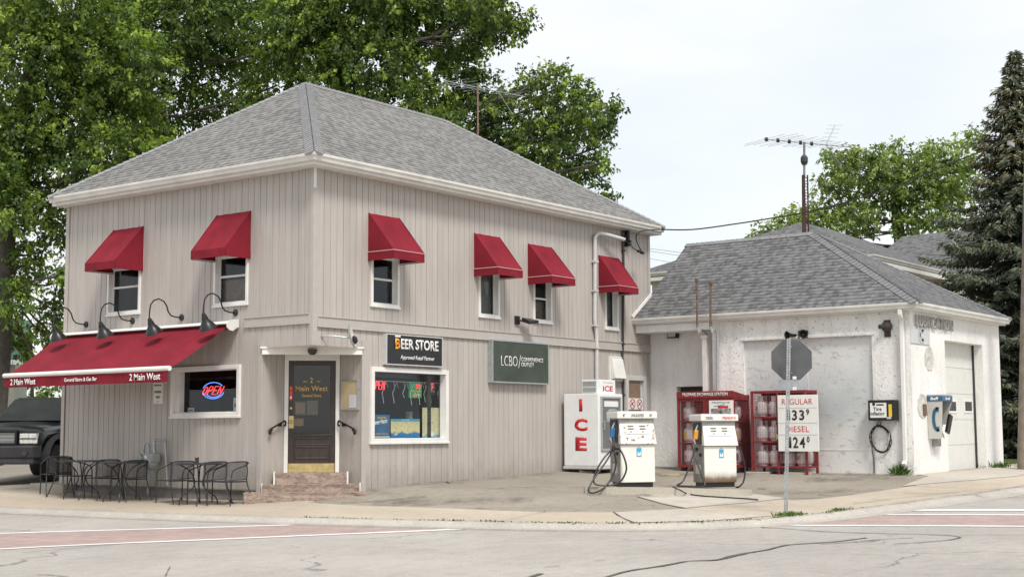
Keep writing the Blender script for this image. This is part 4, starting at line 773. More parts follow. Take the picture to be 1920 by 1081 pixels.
# ================================================================== GOOSENECK LAMPS
gl_pts = [((162, 608), (122, 583), (104, 622), 'behind the far end of the shop awning'), ((249, 601.5), (203, 572), (187, 612), 'over the left part of the shop awning'), ((341, 595), (298, 566), (283, 606), 'over the middle of the shop awning'), ((442, 586), (398, 556), (384, 598), 'over the right end of the shop awning')]
for (mp_, top, sh, wh) in gl_pts:
    u, z = FL.uz(*mp_); t = wthing(FL, u, z, 'gooseneck_lamp', 'black gooseneck wall lamp with bell shade '+wh, 'wall lamp', 'gooseneck lamps above the shop awning'); rch = .85
    q = MB(); q.lathe([(.065, -.002), (.065, -.02), (.03, -.05)], (0, 0, 0), 14, 'y'); q.build('wall_plate', 'black', t, smooth=True)
    # local lean: the lamps hang straight out of the wall
    P_ = [(0, -.02, 0), (0, -.14, 0), (0, -.26, .02), (0, -.33, .09), (0, -.37, .20), (0, -.44, .28), (0, -.56, .32), (0, -.68, .28), (0, -.75, .19), (0, -.77, .06), (0, -.775, -.08)]
    q = MB(); q.tube(P_, .014, 8); q.build('arm', 'black', t, smooth=True)
    q = MB(); q.lathe([(.03, .0), (.035, -.01), (.045, -.05), (.06, -.09), (.065, -.13), (.11, -.19), (.15, -.26), (.165, -.30), (.155, -.302), (.10, -.20), (.03, -.12)], (0, 0, 0), 20); q.v = [(x_, -.775+y_*math.cos(.42)-z_*math.sin(.42), -.06+y_*math.sin(.42)+z_*math.cos(.42)) for x_, y_, z_ in q.v]
    q.build('lamp_shade', 'black', t, smooth=True)

# ================================================================== SIGNS ON THE STORE
def board_on(fr, r, name, label, cat, mat, frame_mat=None, d0=.02, d1=.07, group=None, fw=.02):
    x0, x1, z0, z1 = r; t = wthing(fr, (x0+x1)/2, z0, name, label, cat, group); hw_ = (x1-x0)/2; h = z1-z0
    q = MB(); q.box(-hw_+fw, hw_-fw, -d1, -d0, fw, h-fw); q.build('panel', mat, t)
    if frame_mat: q = MB(); q.ring(-hw_, hw_, 0, h, fw, -d1-.012, -d0+.01); q.build('frame', frame_mat, t, bevel=.003)
    return t, hw_, h
r_ = (FR.uz(716.5, 655)[0], FR.uz(822.5, 655)[0], FR.uz(770, 686)[1], FR.uz(770, 629)[1])
t, hw_, h = board_on(FR, r_, 'store_sign', 'black store sign with white capitals and an orange first letter above the display window', 'sign', 'sblack', 'lgrey', .0, .10)
sx = 2*hw_/106.
text('lettering', 'EER STORE', -hw_+26*sx, h*.52, 71*sx, .20, -.112, 'twhite', t, bold=.03); text('first_letter', 'B', -hw_+15.5*sx, h*.52, 9.5*sx, .20, -.112, 'orange', t, bold=.03)
q = MB(); q.box(-hw_+15*sx, -hw_+25*sx, -.115, -.112, h*.52+.225, h*.52+.255); q.build('letter_bar', 'twhite', t)
text('lettering', 'Approved Retail Partner', -hw_+25*sx, h*.16, 64*sx, .10, -.112, 'twhite', t, bold=.008, shear=.2)
r_ = (FR.uz(914, 680)[0], FR.uz(1020.5, 680)[0], FR.uz(967, 719)[1], FR.uz(967, 640)[1])
t, hw_, h = board_on(FR, r_, 'outlet_sign', 'large dark green outlet sign with cream lettering and a slash on the long wall', 'sign', 'sgreen', 'galv', .0, .12, fw=.03)
sx = 2*hw_/106.
text('lettering', 'LCBO', -hw_+16*sx, h*.40, 30*sx, .21, -.122, 'swhite', t, bold=-.012); q = MB(); q.bar((-hw_+48*sx, -.123, h*.37), (-hw_+52*sx, -.123, h*.67), .012, .004, up=(0, 1, 0)); q.build('slash', 'swhite', t)
text('lettering', 'CONVENIENCE', -hw_+53*sx, h*.53, 42*sx, .085, -.122, 'swhite', t, bold=.004); text('lettering', 'OUTLET', -hw_+53*sx, h*.41, 24*sx, .085, -.122, 'swhite', t, bold=.004)
r_ = rect(FL, 289, 305.5, 717, 756)
t, hw_, h = board_on(FL, r_, 'parking_sign', 'small white reserved parking sign on the siding under the shop awning', 'sign', 'swhite', None, .0, .012, fw=.0)
for k, (b, zz, ww, hh_) in enumerate((('RESERVED', .84, .8, .08), ('PARKING', .50, .75, .12), ('ONLY', .25, .5, .12), ('+', .06, .12, .08))): text('lettering', b, 0, h*zz, 2*hw_*ww, h*hh_, -.013, 'tblack', t, align='c', bold=.01)
# notice board at the entry, on the splayed wall right of the door
u0, zb_ = FER.uz(640, 769, .02); u1, zt_ = FER.uz(672.5, 711, .02); u0 = max(u0, .06); u1 = min(u1, lnr-.05)
t, hw_, h = board_on(FER, (u0, u1, zb_, zt_), 'notice_board', 'tan framed notice board with a white sheet, right of the entry door', 'notice board', 'tan', 'galv', .0, .035)
q = MB(); q.box(.0, hw_-.04, -.040, -.036, .05, h*.5); q.build('sheet', 'paper', t)
for k in range(5): q = MB(); q.box(.05, hw_-.09, -.043, -.0405, h*.44-k*.05, h*.44-k*.05+.008); q.build('print_line', 'lgrey', t)

# ================================================================== SATELLITE DISH, LIGHTS, CONDUITS
u, z = FR.uz(603, 629.5); t = wthing(FR, u, z, 'satellite_dish', 'small grey satellite dish on an arm above the entry', 'satellite dish')
q = MB(); q.lathe([(.03, 0), (.03, -.02)], (0, 0, 0), 10, 'y'); q.tube([(0, -.02, 0), (.10, -.18, 0), (.34, -.36, -.03)], .013, 8); q.build('arm', 'galv', t, smooth=True)
dv = Vector((.55, -.80, .25)).normalized(); rot = dv.to_track_quat('Z', 'Y').to_matrix(); q = MB(); q.lathe([(.0, 0), (.10, .010), (.15, .03), (.195, .055), (.20, .057), (.15, .025), (.10, .0), (0.005, -.01)], (0, 0, 0), 24); c0 = Vector((.34, -.36, -.02))
q.v = [tuple(rot@Vector((x*1.0, y*1.25, z_))+c0) for x, y, z_ in q.v]; q.build('dish', 'lgrey', t, smooth=True)
q = MB(); q.lathe([(.03, .0), (.075, .02), (.08, .05), (.04, .09)], (0, 0, 0), 12); q.v = [tuple(rot@Vector(p)+c0+Vector((.02, -.05, -.06))) for p in q.v]; q.build('receiver', 'black', t, smooth=True)
u, z = FR.uz(968, 600); t = wthing(FR, u, z, 'wall_floodlight', 'small black floodlight on the long wall above the green sign', 'floodlight')
q = MB(); q.box(-.07, .07, -.05, 0, -.09, .09); q.build('base', 'black', t, bevel=.01); q = MB(); q.tube([(.0, -.05, 0), (.12, -.14, -.02)], .02, 8); q.hexa([(.06, -.30, -.10), (.34, -.34, -.06), (.34, -.12, -.03), (.06, -.1, -.03), (.06, -.30, -.03), (.34, -.34, .0), (.34, -.12, .05), (.06, -.1, .06)]); q.build('head', 'black', t, bevel=.008)
def pipe(fr, pts, r, name, label, cat, mat, d=.06, group=None, clamp=None):
    P_ = []
    for p in pts:
        dd = p[2] if len(p) > 2 else d; u_, z_ = fr.uz(p[0], p[1], dd); P_.append((u_, -dd, z_))
    o = P_[-1]; t = wthing(fr, o[0], o[2], name, label, cat, group); L_ = [(p[0]-o[0], p[1], p[2]-o[2]) for p in P_]
    q = MB(); q.tube(smooth_line(L_, 4), r, 10); q.build('pipe', mat, t, smooth=True)
    if clamp:
        for c in clamp:
            u_, z_ = fr.uz(c[0], c[1], d); q = MB(); q.box(u_-o[0]-r*1.5, u_-o[0]+r*1.5, -d-r*1.3, 0, z_-o[2]-.02, z_-o[2]+.02); q.build('clamp', mat, t)
    return t, o
t, o = pipe(FR, [(1170, 449, .30), (1160, 446, .28), (1130, 438, .14), (1121, 438.5, .09), (1116, 445, .07), (1115.5, 460, .06), (1115.5, 560, .06), (1115.5, 600, .06), (1118.5, 625, .06), (1119, 660, .06), (1119, 710, .06)], .045, 'conduit', 'thick pale grey electrical conduit bent over at the top of the long wall', 'conduit', 'lgrey', clamp=[(1115.5, 490), (1115.5, 545), (1115.5, 610), (1119, 652)])
t, o = pipe(FR, [(1168.5, 432), (1169, 520), (1168, 640), (1167, 668), (1169, 700), (1168, 790), (1167.5, 868)], .028, 'cable_riser', 'dark cable run going down the wall beside the service door', 'cable', 'dgrey', d=.04, clamp=[(1169, 470), (1167.5, 645), (1168.5, 740)])
q = MB(); a, b = FR.uz(1176, 430, .05), FR.uz(1176, 462, .05)
q.box(a[0]-o[0]-.05, a[0]-o[0]+.05, -.09, 0, b[1]-o[2], a[1]-o[2]); q.build('insulator_rack', 'black', t)
for px, py in ((1178, 447), (1172, 446), (1181, 455)): u_, z_ = FR.uz(px, py, .14); q = MB(); q.lathe([(.02, -.06), (.045, -.03), (.03, 0), (.045, .03), (.02, .06)], (u_-o[0], -.14, z_-o[2]), 10); q.build('insulator', 'black', t, smooth=True)
t, o = pipe(FR, [(1167, 449, .30), (1178, 455, .36), (1190, 467, .36), (1204, 474, .36), (1196, 458, .3), (1193, 443, .32), (1203, 433, .4), (1237, 430, .5)], .012, 'drip_loop', 'black looped service wires under the far eave of the store', 'wire', 'rubber')
for px, py in ((1198, 471), (1204, 474)): u_, z_ = FR.uz(px, py, .36); q = MB(); q.box(u_-o[0]-.05, u_-o[0]+.05, -.40, -.33, z_-o[2]-.03, z_-o[2]+.03); q.build('connector', 'black', t, bevel=.01)
r_ = (FR.uz(1141, 690)[0], FR.uz(1166, 690)[0], FR.uz(1153, 714)[1], FR.uz(1153, 668)[1])
t, hw_, h = board_on(FR, r_, 'wall_vent', 'white hooded vent box on the wall above the ice freezer', 'vent', 'lgrey', 'white', .0, .03, fw=.035)
q = MB(); q.hexa([(-hw_+.05, -.16, .06), (hw_-.05, -.16, .06), (hw_-.05, -.03, .04), (-hw_+.05, -.03, .04), (-hw_+.05, -.07, h-.06), (hw_-.05, -.07, h-.06), (hw_-.05, -.03, h-.04), (-hw_+.05, -.03, h-.04)]); q.build('hood', 'white', t, bevel=.006)
# no smoking / no phone sign on the service door
r_ = (FR.uz(1176, 752)[0], FR.uz(1203, 752)[0], FR.uz(1190, 767)[1], FR.uz(1190, 746)[1])
t, hw_, h = board_on(FR, r_, 'prohibition_sign', 'pair of white squares with red crossed circles on the grey service door', 'sign', 'swhite', None, .0, .04, fw=.0)
for s_ in (-.5, .5):
    cx, cz, R_ = s_*hw_, h/2, min(hw_*.42, h*.42); q = MB(); q.tube([(cx+R_*math.cos(a), -.045, cz+R_*math.sin(a)) for a in [2*PI*i/20 for i in range(20)]], R_*.07, 5, closed=True); q.bar((cx-R_*.7, -.045, cz+R_*.7), (cx+R_*.7, -.045, cz-R_*.7), R_*.11, .004, up=(0, 1, 0)); q.build('ban_circle', 'tred', t)
    q = MB(); q.bar((cx-R_*.5, -.042, cz-R_*.35), (cx+R_*.5, -.042, cz+R_*.35), R_*.22, .003, up=(0, 1, 0)); q.build('symbol', 'tblack', t)

# ================================================================== NEON AND POSTERS BEHIND THE GLASS
def neon(fr, x0, x1, y0_, y1_, d, label, oval=False):
    a = fr.uz(x0, y1_, d); b = fr.uz(x1, y0_, d); t = wthing(fr, (a[0]+b[0])/2, a[1], 'neon_sign', label, 'neon sign'); wd = b[0]-a[0]; ht = b[1]-a[1]
    def stroke(pts, mat, name, r=.0085):
        q = MB()
        for pl_ in pts: q.tube([(-wd/2+p[0]*wd, -d, p[1]*ht) for p in pl_], r, 6)
        q.build(name, mat, t)
    def arc(cx, cy, rx, ry, a0, a1, n=14): return [(cx+rx*math.cos(math.radians(a0+(a1-a0)*i/n)), cy+ry*math.sin(math.radians(a0+(a1-a0)*i/n))) for i in range(n+1)]
    s_ = .16 if oval else .05; lo, hi = (.26, .74) if oval else (.02, .98); H_ = hi-lo
    sh = lambda pl_: [(p[0]+(p[1]-.5)*s_, lo+p[1]*H_) for p in pl_]
    x = lambda k: (.08 if oval else .02)+k*(.22 if oval else .25)
    wv = .15 if oval else .19
    stroke([sh(arc(x(0)+wv/2, .5, wv/2, .48, 0, 360))], 'neonr', 'letter_o'); stroke([sh([(x(1), 0), (x(1), 1)]+[(p[0], p[1]) for p in arc(x(1)+wv*.4, .74, wv*.55, .26, 90, -90)]+[(x(1), .48)])], 'neonr', 'letter_p')
    stroke([sh([(x(2)+wv, 1), (x(2), 1), (x(2), 0), (x(2)+wv, 0)]), sh([(x(2), .52), (x(2)+wv*.8, .52)])], 'neonr', 'letter_e'); stroke([sh([(x(3), 0), (x(3), 1), (x(3)+wv, 0), (x(3)+wv, 1)])], 'neonr', 'letter_n')
    if oval:
        stroke([arc(.5, .5, .46, .48, 35, 160)], 'neonb', 'blue_arc'); stroke([arc(.5, .5, .46, .48, 195, 345)], 'neonb', 'blue_arc'); stroke([arc(.52, .5, .36, .40, 215, 320)], 'neonb', 'blue_arc')
    return t
neon(FL, 378, 422, 715, 748, -.30, 'red OPEN neon with blue arcs hanging in the window beside the shop awning', True)
neon(FR, 698, 722, 714, 729, -.25, 'plain red OPEN neon in the upper left corner of the display window full of maps')
def poster(x0, x1, y0_, y1_, d, mat, name, label, cat='poster'):
    a = FR.uz(x0, y1_, -d); b = FR.uz(x1, y0_, -d); t = wthing(FR, (a[0]+b[0])/2, a[1], name, label, cat); hw_ = (b[0]-a[0])/2; h = b[1]-a[1]
    q = MB(); q.box(-hw_, hw_, d, d+.006, 0, h); q.build('sheet', mat, t); return t, hw_, h
t, hw_, h = poster(697, 731, 777, 819.5, .16, 'poster', 'agent_poster', 'blue agent poster with white script in the lower left of the display window')
text('lettering', 'AGENT', -hw_*.4, h*.80, hw_*1.0, h*.11, .158, 'yellow', t, bold=.02); text('lettering', 'Peerless', -hw_*.98, h*.52, hw_*1.7, h*.22, .158, 'twhite', t, bold=.03, shear=.3, slant=.12); text('lettering', 'Dry Cleaning Service', -hw_*.98, h*.10, hw_*1.8, h*.09, .158, 'yellow', t, bold=.02, shear=.2)
q = MB(); q.box(-hw_, hw_, .154, .157, 0, h*.05); q.build('lower_rule', 'twhite', t)
t, hw_, h = poster(733, 787, 785, 820, .16, 'map1', 'town_map', 'yellow and blue map with a blue header in the middle of the display window', 'map')
q = MB(); q.box(-hw_, hw_, .155, .159, h*.88, h); q.build('header', 'lblue', t); text('lettering', 'HALDIMAND', 0, h*.92, hw_*.5, h*.05, .154, 'twhite', t, align='c')
t, hw_, h = poster(792, 828, 764, 820, .16, 'map2', 'county_map', 'pale blue and cream map in the lower right of the display window', 'map')
q = MB(); q.lathe([(.05, .157), (.05, .159)], (0, 0, .07), 14, 'y'); q.build('badge', 'twhite', t)
a = FR.uz(700, 826, -.6)
def inw(x0, x1, y0_, y1_, d, name, label, cat, mat, thick=.03):
    a = FR.uz(x0, y1_, -d); b = FR.uz(x1, y0_, -d); t = wthing(FR, (a[0]+b[0])/2, a[1], name, label, cat); hw_ = (b[0]-a[0])/2; q = MB(); q.box(-hw_, hw_, d, d+thick, 0, b[1]-a[1]); return t, q, hw_, b[1]-a[1]
t, q, hw_, h = inw(768, 791, 718, 745, .22, 'lottery_sign', 'green and black lottery sign with glowing red digits in the display window', 'sign', 'sblack'); q.build('panel', 'lgreen', t)
text('digits', '70', hw_*.0, h*.58, hw_*.8, h*.34, .219, 'ledr', t, bold=.03); text('digits', '4', -hw_*.4, h*.06, hw_*.5, h*.26, .219, 'ledr', t, bold=.03); text('lettering', 'MILLION', -hw_*.6, h*.40, hw_*1.5, h*.12, .219, 'twhite', t); text('lettering', 'MAX', hw_*.2, h*.14, hw_*.6, h*.14, .219, 'twhite', t)
t, q, hw_, h = inw(794, 817, 717, 741, .22, 'lottery_sign', 'black lottery sign with a glowing red 5 at the right of the display window', 'sign', 'sblack'); q.build('panel', 'sblack', t)
text('digits', '5', hw_*.1, h*.5, hw_*.5, h*.45, .219, 'ledr', t, bold=.03); text('lettering', 'MILLION', -hw_*.6, h*.28, hw_*1.4, h*.15, .219, 'twhite', t)
r = random.Random(5); a = FR.uz(697, 713, -.18); b = FR.uz(826, 716, -.18)
t = wthing(FR, (a[0]+b[0])/2, a[1], 'icicle_lights', 'string of white icicle lights hanging inside the display window', 'string lights'); q = MB(); wd = (b[0]-a[0])/2; x = -wd+.05
while x < wd:
    q.tube([(x, .18, 0), (x+.05, .18, -.10), (x-.02, .18, -.22), (x+.03, .18, -.30-.15*r.random())], .005, 4); q.tube([(x+.03, .18, -.10), (x+.10, .18, -.02), (x+.14, .18, -.12)], .005, 4); x += r.uniform(.14, .3)
q.tube([(-wd, .18, 0), (wd, .18, 0)], .006, 4); q.build('wire', 'twhite', t)
t, q, hw_, h = inw(703, 835, 694, 706, .35, 'shelf', 'grey shelf valance across the top of the display window', 'shelf', 'grey', .05); q.build('board', 'dgrey', t)
t, q, hw_, h = inw(767, 774, 771, 786, .5, 'card_box', 'small pale box standing behind the window maps', 'box', 'lgrey', .08); q.build('box_body', 'lgrey', t)
# papers in the open-sign window
a = FL.uz(437, 771, -.12); 
for px0, px1, py0, py1, lab in ((437.5, 447, 745, 771, 'white leaflet standing at the right edge of the small shop window'), (352, 364, 764, 772, 'small white card in the lower left of the small shop window')):
    a = FL.uz(px0, py1, -.16); b = FL.uz(px1, py0, -.16); t = wthing(FL, (a[0]+b[0])/2, a[1], 'leaflet', lab, 'leaflet'); q = MB(); q.box(-(b[0]-a[0])/2, (b[0]-a[0])/2, .16, .164, 0, b[1]-a[1]); q.build('sheet', 'paper', t)
    q = MB(); q.box(-(b[0]-a[0])*.3, (b[0]-a[0])*.3, .155, .1595, (b[1]-a[1])*.3, (b[1]-a[1])*.6); q.build('print', 'sgreen', t)

# ================================================================== ROOF ANTENNA OF THE STORE
def antenna(px_top, px_base, D, boom_l, boom_r, n, label, mat='galv', name='tv_antenna', elem=.55):
    b = at_depth(*px_base, D); tp = at_depth(*px_top, D); t = thing(name, label, 'antenna', tuple(b)); 
    q = MB(); q.tube([(0, 0, -.5), (0, 0, tp[2]-b[2]+.05)], .020, 8); q.build('mast', 'brownb', t)
    l = Vector(at_depth(*boom_l[:2], D+boom_l[2]))-Vector(b); r_ = Vector(at_depth(*boom_r[:2], D+boom_r[2]))-Vector(b)
    q = MB(); q.tube([l, r_], .011, 6); q.build('boom', mat, t); d = (r_-l).normalized(); sd = d.cross(Vector((0, 0, 1))).normalized()
    q = MB()
    for i in range(n):
        p = l+(r_-l)*((i+.3)/n); L_ = elem*(1.1-.6*i/n); sw = Vector((0, 0, 0)); sd = Vector((.6, -.8, 0))*.85+Vector((-.79, -.6, 0))*.42
        q.tube([p-sd*L_+sw, p, p+sd*L_+sw], .0035, 5)
    q.build('element', mat, t)
    return t, l, r_, d, d.cross(Vector((0, 0, 1))).normalized()
t, l, r_, d, sd = antenna((893, 160), (896, 262), 34.2, (835, 152, -.4), (985, 182, 1.2), 9, 'old rusty tv antenna standing behind the store roof against the trees')
q = MB(); q.tube([l*.35+r_*.65, l*.35+r_*.65+sd*.1+d*.35+Vector((0, 0, -.5))], .008, 5); q.tube([l+Vector((0, 0, -.05)), (l+r_)/2+Vector((0, 0, -.05))], .008, 5); q.build('stay', 'galv', t)
# ================================================================== SERVICE GARAGE
gar = thing('service_garage', 'low white plastered service garage with dark hipped roof and peeling boarded bay', 'building', (0, 0, 0))
GX, HX, SY = 10.75, 11.3, -6.68; GZ2 = 3.93; gx0 = 10.5; gy = -6.95
GXE = Frame(0, gy, 0).uz(1895, 602)[0]; WXE = FS.uz(1873, 620)[0]; RX = (gx0+GXE)/2
FRG = Frame(RX, 0, -90); ryL, rzL = FRG.uz(1288, 457); ryR, rzR = FRG.uz(1525, 437); RZ2 = (rzL+rzR)/2
uL = FG.uz(1338, 760)[0]; bay = (FG.uz(1396, 760)[0], FG.uz(1638, 760)[0], .3, FG.uz(1500, 633)[1])
odr = (FS.uz(1775, 760)[0], FS.uz(1838, 760)[0]+.28, .3, FS.uz(1800, 641)[1])
def slabwall(fr, u0, u1, z0, z1, ops, name, mat, parent, th=.3, n=0):
    m = MB(); us = sorted({u0, u1}|{o[0] for o in ops}|{o[1] for o in ops})
    for a, b in zip(us[:-1], us[1:]):
        iv = [(z0, z1)]
        for o in ops:
            if o[0] <= (a+b)/2 <= o[1]: iv = [(z0, o[2]), (o[3], z1)]
        for p, q in iv:
            if q-p > .01: m.poly([fr.w(a, 0, p), fr.w(b, 0, p), fr.w(b, 0, q), fr.w(a, 0, q)])
    for o in ops:
        x0, x1, p, q = o; d = th
        for c in ([(x0, 0, p), (x0, d, p), (x0, d, q), (x0, 0, q)], [(x1, 0, p), (x1, 0, q), (x1, d, q), (x1, d, p)], [(x0, 0, q), (x0, d, q), (x1, d, q), (x1, 0, q)]): m.poly([fr.w(*k) for k in c])
    return m.build(name, mat, parent, fix=False)
slabwall(FG, uL, -SY, .2, GZ2, [bay], 'wall', 'plaster3', gar, .10)
slabwall(FS, GX, WXE, .2, GZ2, [odr], 'wall', 'plaster', gar, .32)
hdo = (FH.uz(1269, 760)[0], FH.uz(1312, 760)[0]+.1, .3, FH.uz(1290, 724)[1])
slabwall(FH, 0, uL+.1, .3, GZ2, [hdo], 'wall', 'plaster2', gar, .2)
m = MB(); m.box(GX, HX, -uL, -uL+.002, .2, GZ2); m.box(HX+.02, WXE-.03, -.1, -.005, .2, GZ2-.02); m.box(WXE-.02, WXE, SY, 0, .2, GZ2); m.build('back_wall', 'plaster2', gar)
m = MB(); m.box(HX+.2, HX+.24, -hdo[1]-.1, -hdo[0]+.1, .2, GZ2-.3); m.build('dark_doorway', 'intr', gar)
m = MB(); wbox(FG, m, bay[0], bay[1], -.10, -.07, .3, bay[3]); bp = m.build('boarded_bay_door', 'panel', gar)
m = MB(); bz = FG.uz(1600, 843)[1]
wbox(FG, m, bay[0], bay[1], -.07, -.062, bz-.008, bz+.008); wbox(FG, m, (bay[0]+bay[1])/2-.006, (bay[0]+bay[1])/2+.006, -.07, -.064, bz+.01, bay[3]); m.build('batten', 'plaster2', gar)
m = MB(); wbox(FG, m, bay[0]-.05, bay[1]+.05, -.02, .035, bay[3]-.015, bay[3]+.05); m.build('lintel', 'plaster3', gar, bevel=.012)
# overhead door with panels and two small windows
m = MB(); ox0, ox1 = odr[0], odr[1]; zz = [.42, 1.12, 1.76, 2.38, odr[3]]
zc = [FS.uz(1800, y, -.25)[1] for y in (882, 833, 786, 738, 690, 641)]
for a, b in zip(zc[:-1], zc[1:]): m.box(ox0+.02, ox1-.02, .25, .29, a+.006, b-.006)
m.box(ox0, ox1, .262, .30, .3, odr[3]); m.v = [FS.w(*p) for p in m.v]; od = m.build('overhead_door', 'odoor', gar)
m = MB(); m.box(ox1-.012, ox1-.002, .20, .25, .3, odr[3]); m.v = [FS.w(*p) for p in m.v]; m.build('door_track', 'dgrey', od)
for p0, p1 in ((1779.5, 1791.5), (1809, 1821)):
    a = FS.uz(p0, 771, -.25); b = FS.uz(p1, 751.5, -.25); m = MB(); m.ring(a[0]-.05, b[0]+.05, a[1]-.03, b[1]+.03, .045, .235, .25); m.v = [FS.w(*p) for p in m.v]; f = m.build('window', 'white', od)
    m = MB(); m.box(a[0], b[0], .240, .246, a[1]+.01, b[1]-.01); m.v = [FS.w(*p) for p in m.v]; m.build('pane', 'tglass', f)
# roof
e0 = GZ2+.06
gl_ = (gx0, 0.0, e0); gj = (HX+.02, 0.0, e0+(RZ2-e0)*(HX+.02-gx0)/(RX-gx0)); gk = (HX+.02, .02, gj[2]); rl = (RX, -ryL, RZ2); rr = (RX, -ryR, RZ2); gc = (gx0, gy, e0); gf = (GXE, gy, e0); gb = (GXE, .2, e0)
m = MB()
def rp(pts, a, b):
    a = Vector(a); b = Vector(b); ux = (b-a).normalized(); nrm = (b-a).cross(Vector((RX, -3, RZ2))-a).normalized(); uy = nrm.cross(ux)
    m.poly(pts, [((Vector(p)-a).dot(ux), (Vector(p)-a).dot(uy)) for p in pts])
rp([gl_, gc, rr, rl, gj], gl_, gc); rp([gc, gf, rr], gc, gf); rp([gf, gb, (RX, rl[1], RZ2), rr], gf, gb)
for f_, u_ in list(m.uv.items()): pass
m.build('roof', 'shingle2', gar, fix=False)
gcap = simple('garage_cap_shingle', (.20, .202, .212), .9, var=.25, vs=9)
caps([(gc, rr, (0, 1, 0), (1, 0, 0)), (gf, rr, (-1, 0, 0), (0, 1, 0)), (rl, rr, (-1, 0, -.68), (1, 0, -.68))], 'hip_cap', gcap, gar, w=.15)
m = MB(); m.bar((gx0+.0, -.03, e0+.02), (HX+.05, -.03, gj[2]+.04), .03, .10); m.build('flashing', 'white', gar)
P = [(gx0+.12, -.0), (gx0+.12, gy+.12), (GXE, gy+.12)]
m = MB(); m.sweep(P, [(-o if flip else o, z+e0-.02) for o, z in gprof]); m.build('gutter', 'gutter', gar)
m = MB(); m.sweep(P, [(-o if flip else o, z+e0-.02) for o, z in [(.0, -.09), (.0, -.14), (-.28, -.14), (-.28, -.10), (-.05, -.09)]]); m.build('fascia', 'white', gar)
m = MB(); m.box(gx0+.14, HX, -uL+.02, -.01, e0-.34, e0-.165); m.build('soffit_box', 'plaster2', gar, bevel=.01)
# downspout
u_, z_ = FG.uz(1690, 590)
m = MB(); tp = FG.uz(1688, 580, .18); P_ = [(tp[0], -.20, tp[1]), (tp[0], -.20, tp[1]-.12), (FG.uz(1691, 600, .06)[0], -.07, FG.uz(1691, 600)[1]), (FG.uz(1698, 868, .06)[0], -.07, FG.uz(1698, 864)[1]), (FG.uz(1698, 868, .06)[0], -.16, FG.uz(1698, 868)[1]-.03)]
for a, b in zip(P_[:-1], P_[1:]): m.bar(FG.w(*a), FG.w(*b), .085, .075)
m.build('downspout', 'white', gar, bevel=.008)
# relief lettering and its ghost
lt0 = FS.uz(1714, 612); lt1 = FS.uz(1783, 622); zt = FS.uz(1714, 589)[1]; zb = FS.uz(1714, 611)[1]
o = text('relief_lettering', 'LUBRICATION', lt0[0], zb, lt1[0]-lt0[0], zt-zb, -.03, simple('letter_shadow_grey', (.40, .385, .36), .8, var=.3, vs=9), gar, bold=.01, ext=.016);  # darker grey carries the shadows of the raised letters in its colour
o.data.transform(Matrix.Translation((0, SY, 0)))
m = MB(); r = random.Random(2)
for k in range(16): x = lt0[0]+(lt1[0]-lt0[0])*(k+.5)/16; zz_ = zb+r.uniform(0, .1); m.box(x, x+r.uniform(.02, .06), SY-.012, SY-.002, zz_-.12, zz_+.02)
m.build('lettering_stain', 'stain', gar) if False else None
scar_shade = simple('scar_shade_plaster', (.56, .545, .51), .9, var=.35, vs=10, bump=.8, bs=25)  # broken wall hollows: their inner shade is put into this grey colour
for (px0, px1, py0, py1, ru) in ((1734, 1750, 650, 694, 0), (1721, 1738, 739, 782, 1)):
    a = FS.uz(px0, (py0+py1)/2); b = FS.uz(px1, (py0+py1)/2); t_ = FS.uz((px0+px1)/2, py0)[1]; bt = FS.uz((px0+px1)/2, py1)[1]; cx, cz, rx_, rz_ = (a[0]+b[0])/2, (t_+bt)/2, (b[0]-a[0])/2, (t_-bt)/2
    rnd = random.Random(px0); q = MB(); n = 22; ro = [(1+rnd.uniform(-.08, .08)) for _ in range(n)]
    for i in range(n):
        c = []
        for j in (i, (i+1) % n):
            A = 2*PI*j/n; c.append([(cx+rx_*f*ro[j]*math.cos(A), SY-d_, cz+rz_*f*ro[j]*math.sin(A)) for f, d_ in ((1.12, .001), (1.0, .012), (.85, .003))])
        for k in range(2): q.poly([c[0][k], c[1][k], c[1][k+1], c[0][k+1]])
    q.poly([(cx+rx_*.8*ro[j]*math.cos(2*PI*j/n), SY-.003, cz+rz_*.8*ro[j]*math.sin(2*PI*j/n)) for j in range(n)]); q.build('shaded_scar', scar_shade, gar, smooth=True)
    if ru: q = MB(); q.box(cx-.0, cx+rx_*.7, SY-.03, SY, bt+.04, bt+.28); q.build('rust_plate', 'rust', gar, bevel=.01)
a = FS.uz(1707, 645); b = FS.uz(1741, 614); t, hw_, h = board_on(FS, (a[0], b[0], a[1]+.03, b[1]), 'phone_sign', 'faded pale square telephone sign beneath the raised wall lettering', 'sign', simple('faded_sign', (.52, .53, .54), .6, var=.06), None, .0, .02, fw=.0)
def handset(t, cx, cz, w_, h_, y, mat):
    q = MB(); P2 = []
    for k in range(13): A = math.radians(70+220*k/12); P2.append((cx+w_*.35+w_*.62*math.cos(A), cz+h_*.5*math.sin(A)))
    for k in range(12):
        a_, b_ = P2[k], P2[k+1]; th = w_*(.50 if 2 < k < 9 else .42)
        q.bar((a_[0], y, a_[1]), (b_[0], y, b_[1]), th, .006, up=(0, 1, 0))
    for s_ in (1, -1): q.box(cx+w_*.18, cx+w_*.62, y-.003, y+.003, cz+s_*h_*.43-h_*.1, cz+s_*h_*.43+h_*.1)
    return q.build('handset_symbol', mat, t)
handset(t, 0, h/2, hw_*.55, h*.62, -.024, simple('faded_symbol', (.42, .44, .47), .6, var=0))
